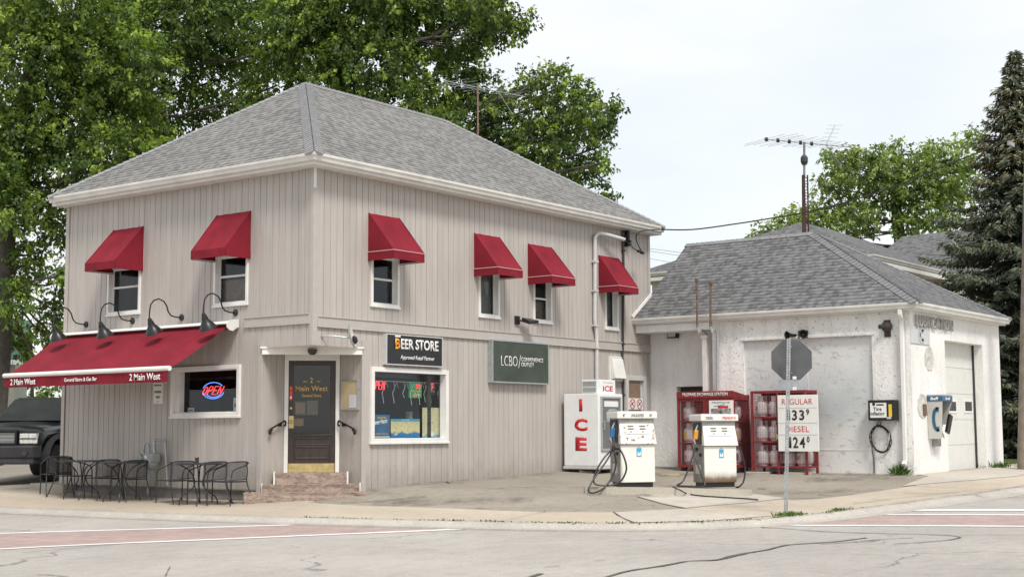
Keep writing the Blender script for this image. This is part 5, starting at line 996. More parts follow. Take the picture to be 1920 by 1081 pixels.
# vent pipes in front of the eave
for (tx, ty, bx, jx, bot, lab) in ((1306.5, 530, 1307.5, 1321, 735, 'rusty vent pipe standing left of its twin above the garage eave'), (1332.5, 535, 1332, 1345, 732, 'rust-orange vent pipe right of its twin above the garage eave')):
    D_ = FG; d = .42; uT, zT = FG.uz(tx, ty, d); uB, zB = FG.uz(bx, 612, d); uJ, zJ = FG.uz(jx, 622, .1 if jx > 1340 else -.2); dj = .08 if jx > 1340 else -.3; uE, zE = FG.uz(jx, bot, dj)
    t = wthing(FG, uE, zE, 'vent_pipe', lab, 'pipe', 'vent pipes on the garage'); q = MB(); q.tube([(uT-uE, -d, zT-zE), (uB-uE, -d, zB-zE)], .026, 10); q.lathe([(.028, 0), (.042, .02), (.042, .09), (.02, .10)], (uT-uE, -d, zT-zE), 10); q.build('riser', 'rust', t, smooth=True)
    q = MB(); q.tube([(uB-uE, -d, zB-zE), (uB-uE+.03, -d+.02, zB-zE-.12), (uJ-uE-.04, -dj-.06, zJ-zE+.06), (uJ-uE, -dj, zJ-zE-.08), (0, -dj, 0)], .03, 10); q.build('lower_pipe', 'galv', t, smooth=True)
u_, z_ = FG.uz(1325, 735, -.1); zt_ = FG.uz(1325, 628, -.1)[1]; t = wthing(FG, u_, z_, 'white_post', 'square white post at the corner of the recessed garage wall behind the vent pipes', 'post'); q = MB(); q.box(-.06, .06, .02, .14, -.4, zt_-z_-.02); q.build('shaft', 'white', t, bevel=.008)
q = MB(); q.box(-.085, .085, -.0, .16, zt_-z_-.08, zt_-z_-.0); q.build('cap', 'white', t, bevel=.008)
# flood pack, horn speakers, broken lamp
u_, z_ = FH.uz(1265, 626); t = wthing(FH, u_, z_, 'flood_lamp', 'black twin-lens flood lamp under the eave of the recessed garage wall', 'floodlight')
q = MB(); q.hexa([(-.13, -.16, -.10), (.13, -.16, -.10), (.13, 0, -.10), (-.13, 0, -.10), (-.13, -.09, .11), (.13, -.09, .11), (.13, 0, .11), (-.13, 0, .11)]); q.build('housing', 'black', t, bevel=.01)
q = MB(); q.hexa([(-.10, -.166, -.075), (.10, -.166, -.075), (.10, -.15, -.075), (-.10, -.15, -.075), (-.10, -.135, .02), (.10, -.135, .02), (.10, -.12, .02), (-.10, -.12, .02)]); q.build('lens', 'lgrey', t)
u_, z_ = FG.uz(1503, 628); t = wthing(FG, u_, z_, 'horn_speaker', 'pair of black horn speakers on the garage wall above the boarded bay', 'loudspeaker')
for dx_, s_, lb in ((-.12, .85, 'horn'), (.06, 1, 'horn')):
    q = MB(); q.lathe([(.03, -.02), (.035, -.12), (.06*s_, -.18), (.10*s_, -.26), (.105*s_, -.27), (.085*s_, -.262), (.03, -.16)], (0, 0, 0), 16, 'y'); A = -.45 if dx_ < 0 else .35
    q.v = [(x*math.cos(A)-y*math.sin(A)+dx_, x*math.sin(A)+y*math.cos(A), z) for x, y, z in q.v]; q.build('horn', 'black', t, smooth=True)
q = MB(); q.box(-.06, .16, -.06, 0, -.07, .10); q.build('bracket', 'black', t, bevel=.01)
u_, z_ = FG.uz(1664, 612); t = wthing(FG, u_, z_, 'broken_lamp', 'rusty broken lamp base jutting from the garage wall beside the downspout', 'wall lamp'); q = MB()
q.lathe([(.11, 0), (.12, -.05), (.08, -.10), (.04, -.12)], (0, 0, 0), 14, 'y'); q.box(-.07, .07, -.02, 0, -.22, .14); q.build('base', simple('dark_rust', (.07, .055, .045), .9, var=.5, vs=12), t); q = MB(); q.tube([(-.02, -.06, 0), (-.09, -.20, -.01)], .05, 10); q.build('stub_arm', 'dgrey', t)

# ================================================================== TIRE INFLATOR, PAYPHONE
a = FG.uz(1636, 788); b = FG.uz(1685, 749); u_ = (a[0]+b[0])/2; t = wthing(FG, u_, a[1], 'tyre_inflator', 'black wall box for inflating tyres with white label and coiled hose beside the downspout', 'air machine'); hw_ = (b[0]-a[0])/2; h = b[1]-a[1]
q = MB(); q.box(-hw_, hw_, -.22, 0, 0, h); q.build('cabinet', 'black', t, bevel=.012)
q = MB(); q.box(-hw_+.05, hw_*.38, -.226, -.2205, .06, h-.06); q.build('label', 'swhite', t)
text('lettering', 'Tire', -hw_*.28, h*.48, hw_*.62, h*.17, -.228, 'tblack', t, align='c', bold=.01); text('lettering', 'Inflator', -hw_*.30, h*.26, hw_*1.12, h*.17, -.228, 'tblack', t, align='c', bold=.01)
q = MB(); q.lathe([(.035, -.229), (.035, -.226)], (-hw_*.55, 0, h*.80), 12, 'y'); q.box(-hw_*.35, hw_*.2, -.229, -.226, h*.73, h*.80); q.build('label_mark', 'tblack', t)
q = MB(); q.box(hw_*.55, hw_*.78, -.23, -.2205, h*.18, h*.78); q.build('coin_plate', 'yellow', t); q = MB(); q.box(hw_*.42, hw_*.72, -.25, -.221, .03, h*.17); q.build('coin_slot', 'lgrey', t, bevel=.004)
c_ = FG.uz(1653, 822); cx, cz = c_[0]-u_, c_[1]-a[1]
q = MB(); rr_ = random.Random(4); pts = [(-.05, -.12, 0)]
for k in range(100):
    A = PI/2+2*PI*k/24; w1 = .21+.03*math.sin(k*.7)+rr_.uniform(-.004, .004); pts.append((cx+w1*math.cos(A), -.06-.02*math.sin(k*.26), cz+.02*math.sin(k*.26)+(.27+.02*math.cos(k*.5))*math.sin(A)))
q.tube(pts, .010, 6); q.build('hose', 'rubber', t, smooth=True)
lo = FG.uz(1640, 886); q = MB(); q.tube([(-.1, -.10, 0), (cx-.2, -.05, cz+.1), (cx-.20, -.04, cz-.25), (lo[0]-u_, -.03, lo[1]-a[1]+.3), (lo[0]-u_, -.03, lo[1]-a[1])], .010, 6); q.build('cable', 'rubber', t, smooth=True)
q = MB(); q.tube([(cx+.21, -.09, cz+.12), (cx+.19, -.10, cz-.05)], .018, 8); q.build('air_chuck', 'galv', t)
uW, zW = FS.uz(1740, 822); zT_ = FS.uz(1740, 752)[1]; dP = FS.dep(uW, 1.6, 1767.5); uE = FS.uz(1786, 780, dP)[0]
t = wthing(FS, (uW+uE)/2, zW, 'payphone', 'grey open-sided payphone booth with blue header and handset symbol on the garage wall', 'payphone'); hw_ = (uE-uW)/2; h = zT_-zW; hh = FS.uz(1740, 742)[1]-zW
q = MB(); q.hexa([(-hw_, -dP*.9, 0), (-hw_+.02, -dP*.9, 0), (-hw_+.02, -.01, 0), (-hw_, -.01, 0), (-hw_, -dP, h), (-hw_+.02, -dP, h), (-hw_+.02, -.01, h), (-hw_, -.01, h)]); q.build('side_panel', 'pgrey', t)
q = MB(); q.hexa([(hw_-.02, -dP*.55, .3), (hw_, -dP*.55, .3), (hw_, -.01, .3), (hw_-.02, -.01, .3), (hw_-.02, -dP, h), (hw_, -dP, h), (hw_, -.01, h), (hw_-.02, -.01, h)]); q.build('side_panel', 'pgrey', t)
q = MB(); q.box(-hw_+.02, hw_-.02, -.03, -.005, .1, h); q.build('back_panel', 'steel', t)
q = MB(); q.box(-hw_-.01, hw_+.01, -dP-.01, -.002, h, hh); q.build('header', 'pblue', t, bevel=.006); q = MB(); q.box(-hw_, hw_, -dP, -.01, hh, hh+.03); q.build('top_cap', 'galv', t)
text('lettering', 'Bell', 0, h+.03, hw_*.9, hh-h-.06, -dP-.012, 'twhite', t, align='c', bold=.03)
o = text('lettering', 'Bell', 0, h+.025, dP*.5, hh-h-.05, 0, 'twhite', t, align='c', bold=.03); o.data.transform(Matrix.Translation((-hw_-.012, -dP*.5, 0)) @ Matrix.Rotation(-PI/2, 4, 'Z'))
o = handset(t, 0, h*.52, dP*.40, h*.60, 0, 'pblue'); o.data.transform(Matrix.Translation((-hw_-.004, -dP*.52, 0)) @ Matrix.Rotation(-PI/2, 4, 'Z'))
q = MB(); q.box(-hw_+.1, hw_-.12, -.16, -.03, .25, h-.08); q.build('telephone', 'dgrey', t, bevel=.01); q = MB(); q.tube([(-hw_+.13, -.2, .35), (-hw_+.13, -.21, .6)], .025, 8); q.build('receiver', 'black', t, smooth=True)
q = MB(); q.tube([(-hw_+.13, -.2, .35), (-hw_+.1, -.24, .12), (-.05, -.26, .02), (0, -.2, .15), (0.02, -.16, .3)], .012, 6); q.build('cord', 'galv', t, smooth=True)
q = MB(); q.bar((.0, -dP+.02, .12), (.12, -dP-.02, .50), .16, .06, up=(0, 1, 0)); q.build('directory', 'black', t, bevel=.006)
q = MB(); q.box(-.09, .09, -.14, -.0, -.16, .10); q.build('mount', 'steel', t)

# ================================================================== ICE FREEZER
db = .12; X0, zF = FR.uz(1058, 874, db); zFt = FR.uz(1058, 738.5, db)[1]; dF = FR.dep(X0, 1.5, 1122); X1 = FR.uz(1168, 800, dF)[0]
t = thing('ice_freezer', 'tall white ice freezer with big red letters down its side and a grey glass door', 'freezer', ((X0+X1)/2, -dF, H((X0+X1)/2, -dF/2))); zo = t.location.z; hw_ = (X1-X0)/2; D = dF-db; z0 = zF-zo+.02; z1 = zFt-zo
q = MB(); q.box(-hw_, hw_, 0, D, z0, z1); q.build('cabinet', 'iwhite', t, bevel=.015)
for k, ch in enumerate('ICE'):
    pys = ((749, 773), (787, 811), (823, 849))[k]; zz0 = FR.uz(1090, pys[1], dF*.5)[1]; 
    zc1 = z0+(z1-z0)*(738.5+135.5-pys[1])/135.5 ; 
    f = lambda py: z0+(z1-z0)*(1-(py-739)/(878-739)); wl_ = (.085, .34, .30)[k]
    o = text('letter', ch, 0, f(pys[1]), wl_, f(pys[0])-f(pys[1]), 0, 'tred', t, align='c', bold=.045); o.data.transform(Matrix.Translation((-hw_-.001, D*.5, 0)) @ Matrix.Rotation(-PI/2, 4, 'Z'))
    r = random.Random(k); q = MB()
    for j in range(3 if k else 0):                                    # little icicle notches along the letter tops
        yy = D*.5+r.uniform(-.12, .12); q.prism([(yy-.018, f(pys[0])+.012), (yy+.018, f(pys[0])+.012), (yy, f(pys[0])-.03)], -hw_-.0065, -hw_-.0045, 'x')
    if k: q.build('letter_notch', 'iwhite', t)
q = MB(); q.ring(-hw_+.08, hw_-.10, z0+.32, z1-.06, .045, -.035, -.001); fd = q.build('door', 'grey', t, bevel=.006)
q = MB(); q.box(-hw_+.125, hw_-.145, -.02, -.012, z0+.36, z1-.105); q.build('door_panel', simple('freezer_door_grey', (.17, .175, .18), .3, var=.15), fd)
q = MB(); q.box(-hw_+.2, hw_-.22, -.026, -.021, z1-.28, z1-.16); q.build('label', 'iwhite', fd)
q = MB(); pz = z1-.62; q.prism([(-hw_+.30, pz), (hw_-.2, pz), (hw_-.2, pz+.2)]+[(-hw_+.30+.5*(2*hw_-.5)*(1-math.cos(k*PI/10)), pz+.2+.10*math.sin(k*PI/10)) for k in range(9, 0, -1)]+[(-hw_+.30, pz+.2)], -.027, -.022); q.build('window', simple('freezer_window', (.35, .45, .5), .1, var=.5, vs=8), fd)
q = MB(); q.tube([(-hw_+.12, -.035, z0+.78), (-hw_+.12, -.08, z0+.78), (-hw_+.12, -.08, z0+.95), (-hw_+.12, -.035, z0+.95)], .012, 6); q.build('handle', 'galv', fd)
q = MB(); q.ring(-hw_-.03, hw_+.03, 0, .0001, .0, 0, 0) if False else None
q = MB(); q.box(-hw_-.02, hw_+.02, -.02, D+.02, z0-.07, z0-.005); q.build('base_rail', 'lgrey', t, bevel=.01)
q = MB(); [q.box(x, x+.1, y, y+.1, .0, z0-.075) for x in (-hw_+.02, hw_-.12) for y in (.02, D-.12)]; q.box(-hw_+.05, hw_-.05, .1, D-.1, .02, z0-.08); q.build('skid', 'black', t)
zu0 = z1+.005; zu1 = zu0+.30; q = MB(); q.box(-hw_+.12, hw_-.13, .10, .50, zu0, zu1); tu = q.build('cooling_unit', 'iwhite', t, bevel=.01)
for k in range(9):
    if k == 4: continue
    q = MB(); zz = zu0+.03+k*.027; q.box(-hw_+.108, -hw_+.119, .13, .47, zz, zz+.016); q.build('louvre', 'grey', tu)
text('lettering', 'ICE', .05, zu0+.05, hw_*.8, .12, .099, 'tred', tu, align='c', bold=.02); text('lettering', 'The Reddy', .05, zu0+.21, hw_*.8, .05, .099, 'lgrey', tu, align='c')
for i, (p, sx_, sy_, rt, lb) in enumerate((((1107, 885), .5, .3, .3, 'pale concrete slab lying under the front of the ice freezer'), ((1427, 888), .55, .35, -1.5, 'flat pale slab under the left foot of the open wire cage'), ((1504, 889), .6, .35, -1.5, 'flat pale slab under the right foot of the wire cage below the price board'))):
    x, y = G(*p); t_ = thing('paving_slab', lb, 'slab', (x+.1, y+.1, H(x+.1, y+.1)), rt); q = MB(); q.box(-sx_/2, sx_/2, -sy_/2, sy_/2, -.02, .045); q.build('slab', 'conc', t_, bevel=.012)
x, y = G(1256, 892); t_ = thing('timber_block', 'weathered yellowish timber block lying on the asphalt left of the red cylinder cage', 'timber', (x, y, H(x, y)), -.9); q = MB(); q.box(-.20, .20, -.05, .05, -.01, .05); q.build('block', simple('weathered_timber', (.38, .30, .16), .9, var=.3), t_, bevel=.01)

# ================================================================== GAS CYLINDER CAGES
def tank(label, mat='tank', band=None, group='gas cylinders in the cages'):
    t = thing('gas_cylinder', label, 'gas cylinder', (0, 0, 0), 0, group)
    q = MB(); q.lathe([(.105, 0), (.105, .025), (.11, .03), (.14, .06), (.150, .10), (.150, .25), (.14, .29), (.105, .325), (.05, .345), (.03, .35)], (0, 0, 0), 18); q.build('body', mat, t, smooth=True)
    q = MB(); 
    for a0 in (.5, PI+.5):
        for k in range(8):
            A = a0+k*.26; B = A+.26; q.hexa([(.085*math.cos(A), .085*math.sin(A), .32), (.085*math.cos(B), .085*math.sin(B), .32), (.092*math.cos(B), .092*math.sin(B), .32), (.092*math.cos(A), .092*math.sin(A), .32), (.085*math.cos(A), .085*math.sin(A), .44), (.085*math.cos(B), .085*math.sin(B), .44), (.092*math.cos(B), .092*math.sin(B), .44), (.092*math.cos(A), .092*math.sin(A), .44)])
    q.build('collar', mat, t); q = MB(); q.lathe([(.022, .34), (.022, .38), (.035, .385), (.035, .40), (.01, .405)], (0, 0, 0), 10); q.build('valve', 'black', t)
    q = MB(); n = 14
    for k in range(n):
        A = PI+.5+1.9*k/n*1.25-1.25; B = A+1.9/n*1.25; R_ = .1525; zl_, zh = (.10, .25) if band else (.13, .22)
        q.poly([(R_*math.cos(A), R_*math.sin(A), zl_), (R_*math.cos(B), R_*math.sin(B), zl_), (R_*math.cos(B), R_*math.sin(B), zh), (R_*math.cos(A), R_*math.sin(A), zh)])
    q.build('label', band or 'tankp', t, fix=False)
    if not band:
        q = MB(); q.lathe([(.0, -.156), (.035, -.156), (.035, -.150), (0, -.150)], (0, 0, .16), 8, 'y'); A = PI/2-.75-PI/2*0; A = -.75; q.v = [(x*math.cos(A)-y*math.sin(A), x*math.sin(A)+y*math.cos(A), z) for x, y, z in q.v]; q.build('warning_mark', 'tred', t)
    return t
def wires(q, P0, ax, az, wd, ht, sp=.055, r=.0022):
    n = int(wd/sp)
    for i in range(1, n): a = P0+ax*(wd*i/n); q.bar(a, a+az*ht, r*2, r*2)
    n = int(ht/sp)
    for i in range(1, n): a = P0+az*(ht*i/n); q.bar(a, a+ax*wd, r*2, r*2)
Z = Vector((0, 0, 1)); X_ = Vector((1, 0, 0)); Y_ = Vector((0, 1, 0))
# open wire cage
F2 = Frame(10.08, 0, -90); uA = F2.uz(1408, 800)[0]; uB = F2.uz(1512, 800)[0]; W2 = uB-uA; D2 = .56; base2 = H(10.1, -(uA+uB)/2); zt2 = F2.uz(1408, 734)[1]-base2
c2 = thing('cylinder_cage', 'red steel cage with open wire mesh and three shelves of white cylinders', 'cage', F2.w(uA, 0, base2), F2.r, 'cylinder cages by the garage')
q = MB(); tk = .045
for x in (0, W2*.47, W2-tk):
    q.box(x, x+tk, 0, tk, 0, zt2)
for x in (0, W2-tk): q.box(x, x+tk, D2-tk, D2, 0, zt2)
lv = [.14, .14+(zt2-.18)/3, .14+(zt2-.18)*2/3, zt2-.04]
for z in lv:
    for (a0, a1, b0, b1) in ((tk, W2*.47, .004, tk-.004), (W2*.47+tk, W2-tk, .004, tk-.004)): q.box(a0, a1, b0, b1, z, z+.04)
    q.box(.004, tk-.004, tk, D2-tk, z, z+.04); q.box(W2-tk+.004, W2-.004, tk, D2-tk, z, z+.04); q.box(tk, W2-tk, D2-tk+.004, D2-.004, z, z+.04)
q.build('frame', 'cred', c2)
for z in lv[:3]: q = MB(); q.box(tk, W2-tk, tk, D2-tk, z+.025, z+.036); q.build('shelf', 'cred', c2)
q = MB(); q.box(0, W2, 0, D2, zt2+.001, zt2+.015); q.box(tk, W2-tk, D2-.01, D2-.002, lv[0], zt2); q.build('top_panel', 'cred', c2)
q = MB(); wires(q, Vector((tk, .02, lv[0]+.04)), X_, Z, W2*.47-tk, zt2-lv[0]-.08); q.build('wire_mesh', 'wire', c2); q = MB(); wires(q, Vector((W2*.47+tk, .02, lv[0]+.04)), X_, Z, W2*.53-2*tk, zt2-lv[0]-.08); q.build('wire_mesh', 'wire', c2); q = MB(); wires(q, Vector((W2-.02, tk, lv[0]+.04)), Y_, Z, D2-2*tk, zt2-lv[0]-.08); q.build('wire_mesh', 'wire', c2); q = MB(); wires(q, Vector((.02, tk, lv[0]+.04)), Y_, Z, D2-2*tk, zt2-lv[0]-.08)
q.build('wire_mesh', 'wire', c2)
q = MB(); q.box(W2*.47-.01, W2*.47+.06, -.03, -.001, zt2*.42, zt2*.48); q.build('padlock', 'brass', c2, bevel=.006)
base_t = tank('white gas cylinder', 'tank'); first = True
def place(tk_, fr, u, y, z, label, rot):
    p = fr.w(u, y, z); return copy_tree(tk_, label, p, rot)
rows = ['bottom', 'middle', 'top']
for k in range(3):
    for j in range(2):
        lb = '%s-shelf white cylinder in the left bay of the open wire cage, %s one' % (rows[k], ('left', 'right')[j]); p = F2.w(uA+tk+.155+j*.30, .19, base2+lv[k]+.038)
        if first: base_t.location = p; base_t.rotation_euler = (0, 0, F2.r-.5); base_t['label'] = lb; first = False
        else: copy_tree(base_t, lb, p, F2.r-.3-.4*random.random())
for j in range(2): copy_tree(base_t, '%s white cylinder directly under the price board in the wire cage' % ('left', 'right')[j], F2.w(uA+W2*.47+tk+.16+j*.31, .19, base2+lv[0]+.038), F2.r-.3*random.random())
copy_tree(base_t, 'rearmost white cylinder low at the right side of the wire cage', F2.w(uB-.20, .40, base2+lv[0]+.038), F2.r+.2)
# price board
pa = Frame(10.03, 0, -90); a = pa.uz(1461, 845); b = pa.uz(1534, 740.5); u_ = (a[0]+b[0])/2; zb0 = (a[1]+pa.uz(1534, 846)[1])/2
t = wthing(pa, u_, zb0, 'price_board', 'white fuel price board with red headings and black digits fixed to the wire cage', 'sign'); hw_ = (b[0]-a[0])/2; h = (pa.uz(1461, 739)[1]+b[1])/2-zb0
q = MB(); q.box(-hw_, hw_, -.03, .0, 0, h); q.build('panel', 'swhite', t, bevel=.004)
W_ = 2*hw_; fx = lambda px: -hw_+W_*(px-1461)/73.; fz_ = lambda py: h*(1-(py-740)/105.)
text('lettering', 'REGULAR', fx(1469.5), fz_(757.5), W_*55/73, h*10.5/105, -.034, 'tred', t, bold=-.012); text('lettering', 'DIESEL', fx(1475), fz_(808.5), W_*43/73, h*10.5/105, -.034, 'tred', t, bold=-.012)
for body, px, py0, py1, w_ in (('1', 1478, 787, 768, 6), ('3', 1487.5, 787, 768, 9), ('3', 1500.5, 787, 768, 9), ('9', 1513, 777.5, 766.5, 5.5), ('1', 1479, 838.5, 818, 6), ('2', 1488, 838.5, 818, 9.5), ('4', 1500, 838.5, 818, 10), ('0', 1513, 828, 817, 5)):
    text('digit', body, fx(px), fz_(py0), W_*w_/73, fz_(py1)-fz_(py0), -.034, 'tblack', t, bold=.02)
for z in (764, 792, 814): q = MB(); q.box(-hw_+.02, hw_-.02, -.035, -.031, fz_(z)-.004, fz_(z)+.004); q.build('digit_rail', 'lgrey', t)
# closed exchange cabinet
F1 = Frame(9.98, 0, -90); uA1 = F1.uz(1270, 800)[0]; uB1 = F1.uz(1377, 800)[0]; W1 = uB1-uA1; D1 = .72; base1 = H(10.1, -(uA1+uB1)/2); zt1 = F1.uz(1272, 734)[1]-base1
c1 = thing('cylinder_cage', 'red enclosed exchange cabinet with white header lettering standing behind the diesel pump', 'cage', F1.w(uA1, 0, base1), F1.r, 'cylinder cages by the garage')
q = MB(); q.box(0, W1, -.02, .0, zt1-.15, zt1); q.build('header', 'cred', c1, bevel=.004); text('lettering', 'PROPANE EXCHANGE STATION', W1*.11, zt1-.105, W1*.79, .072, -.022, 'twhite', c1, bold=.004)
q = MB(); tk = .05
for x in (0, W1*.46, W1-tk): q.box(x, x+tk, 0, tk, .1, zt1-.16)
for x in (0, W1-tk): q.box(x, x+tk, D1-tk, D1, .1, zt1-.08)
q.box(tk, W1-tk, .004, tk, zt1-.22, zt1-.16); q.box(tk, W1-tk, .004, tk, .1, .17); q.box(W1-tk+.004, W1-.004, tk, D1-tk, .1, .16); q.box(W1-tk+.004, W1-.004, tk, D1-tk, zt1-.2, zt1-.12)
q.box(tk, W1-tk, D1-.02, D1-.01, .1, zt1-.1); q.build('frame', 'cred', c1)
q = MB(); q.hexa([(0, .004, zt1-.16), (W1, .004, zt1-.16), (W1, D1, zt1-.16), (0, D1, zt1-.16), (0, .004, zt1-.01), (W1, .004, zt1-.01), (W1, D1, zt1-.11), (0, D1, zt1-.11)]); q.build('top_panel', 'cred', c1)
lv1 = [.15, .15+(zt1-.34)/3, .15+(zt1-.34)*2/3]
for z in lv1: q = MB(); q.box(tk, W1-tk, tk, D1-.03, z, z+.012); q.box(tk, W1*.46, .006, .03, z, z+.022); q.build('shelf', 'cred', c1)
q = MB(); q.box(W1*.46+tk, W1-tk, .01, .03, .17, zt1-.22); q.build('door_panel', 'cred', c1)
q = MB(); wires(q, Vector((tk, .02, .17)), X_, Z, W1*.46-tk, zt1-.39, .035, .0016); q.build('wire_mesh', 'wire', c1); q = MB(); wires(q, Vector((W1-.02, tk, .16)), Y_, Z, D1-2*tk, zt1-.36, .035, .0016); q.build('wire_mesh', 'wire', c1)
q = MB(); [q.box(x, x+.12, y, y+.12, 0, .099) for x in (.05, W1-.17) for y in (.05, D1-.17)]; q.build('foot', 'black', c1)
a = F1.uz(1331.5, 782); b = F1.uz(1376, 749.5); q = MB(); q.box(a[0]-uA1, b[0]-uA1, -.04, -.021, a[1]-base1, b[1]-base1); ad_ = q.build('advert_board', 'swhite', c1)
q = MB(); q.box(a[0]-uA1+.05, b[0]-uA1-.06, -.044, -.041, a[1]-base1, a[1]-base1+(b[1]-a[1])*.52); q.build('advert_photo', 'photo', ad_)
q = MB(); q.bar((a[0]-uA1+.12, -.043, b[1]-base1-.13), (b[0]-uA1-.2, -.043, b[1]-base1-.09), .015, .004, up=(0, 1, 0)); q.build('advert_swoosh', 'lblue', ad_); q = MB(); q.box(a[0]-uA1+.22, b[0]-uA1-.12, -.046, -.042, b[1]-base1-.17, b[1]-base1-.12); q.build('advert_badge', 'tred', ad_); text('lettering', 'PROPANE', a[0]-uA1+.08, b[1]-base1-.06, b[0]-a[0]-.16, .025, -.042, 'tblack', ad_)
yt = tank('yellow-labelled white cylinder in the left column of the enclosed cabinet', 'tank', 'yellow'); yt.location = F1.w(uA1+.21, .22, base1+lv1[1]+.014); yt.rotation_euler = (0, 0, F1.r-.1)
copy_tree(yt, 'yellow-labelled white cylinder seen through the side of the enclosed cabinet', F1.w(uB1-.22, .42, base1+lv1[1]+.014), F1.r+.9)
pt = tank('purple-labelled white cylinder low at the side of the enclosed cabinet', 'tank', 'purple'); pt.location = F1.w(uB1-.22, .42, base1+lv1[0]+.014); pt.rotation_euler = (0, 0, F1.r+.9)
for k, nm in ((0, 'lowest'), (2, 'top')): copy_tree(base_t, 'white gas cylinder on the %s shelf in the left column of the enclosed cabinet' % nm, F1.w(uA1+.21, .22, base1+lv1[k]+.014), F1.r-.3)
copy_tree(base_t, 'white gas cylinder on the top shelf at the side of the enclosed cabinet', F1.w(uB1-.22, .42, base1+lv1[2]+.014), F1.r+.5)

# ================================================================== PUMP ISLAND AND PUMPS
ia = np.array(G(1106, 927)); ib = np.array(G(1424, 931)); dv_ = (ib-ia)/np.linalg.norm(ib-ia); nv_ = np.array([dv_[1], -dv_[0]])
if (np.array(CAM[:2])-ia)@nv_ > 0: nv_ = -nv_
isl = MB(); n = 30; wI = .75; Lng = np.linalg.norm(ib-ia); outl = []
def iz(p): return H(p[0], p[1])
pts = []
for k in range(9): A = PI*k/8; pts.append((wI/2-wI/2*math.cos(A)*1.0, -wI/2*math.sin(A)*.5)) if False else None
sec = []
for i in range(n+1):
    s_ = Lng*i/n; e_w = min(1, math.sin(min(s_+.06, Lng-s_+.06)/.5*PI/2)) if min(s_, Lng-s_) < .44 else 1; c = ia+dv_*s_+nv_*wI/2; sec.append((c-nv_*wI/2*e_w, c+nv_*wI/2*e_w, (c-nv_*(wI/2*e_w-.05)), (c+nv_*(wI/2*e_w-.05)), iz(c)))
IH = .115
for a_, b_ in zip(sec[:-1], sec[1:]):
    z0_, z1_ = a_[4], b_[4]
    isl.poly([(*a_[0], z0_-.1), (*b_[0], z1_-.1), (*b_[2], z1_+IH), (*a_[2], z0_+IH)]); isl.poly([(*a_[2], z0_+IH), (*b_[2], z1_+IH), (*b_[3], z1_+IH), (*a_[3], z0_+IH)]); isl.poly([(*a_[3], z0_+IH), (*b_[3], z1_+IH), (*b_[1], z1_-.1), (*a_[1], z0_-.1)])
for s_ in (sec[0], sec[-1]): isl.poly([(*s_[0], s_[4]-.1), (*s_[2], s_[4]+IH), (*s_[3], s_[4]+IH), (*s_[1], s_[4]-.1)])
tag(isl.build('pump_island', 'conc', fix=True), kind='structure')
ang = math.radians(-30)
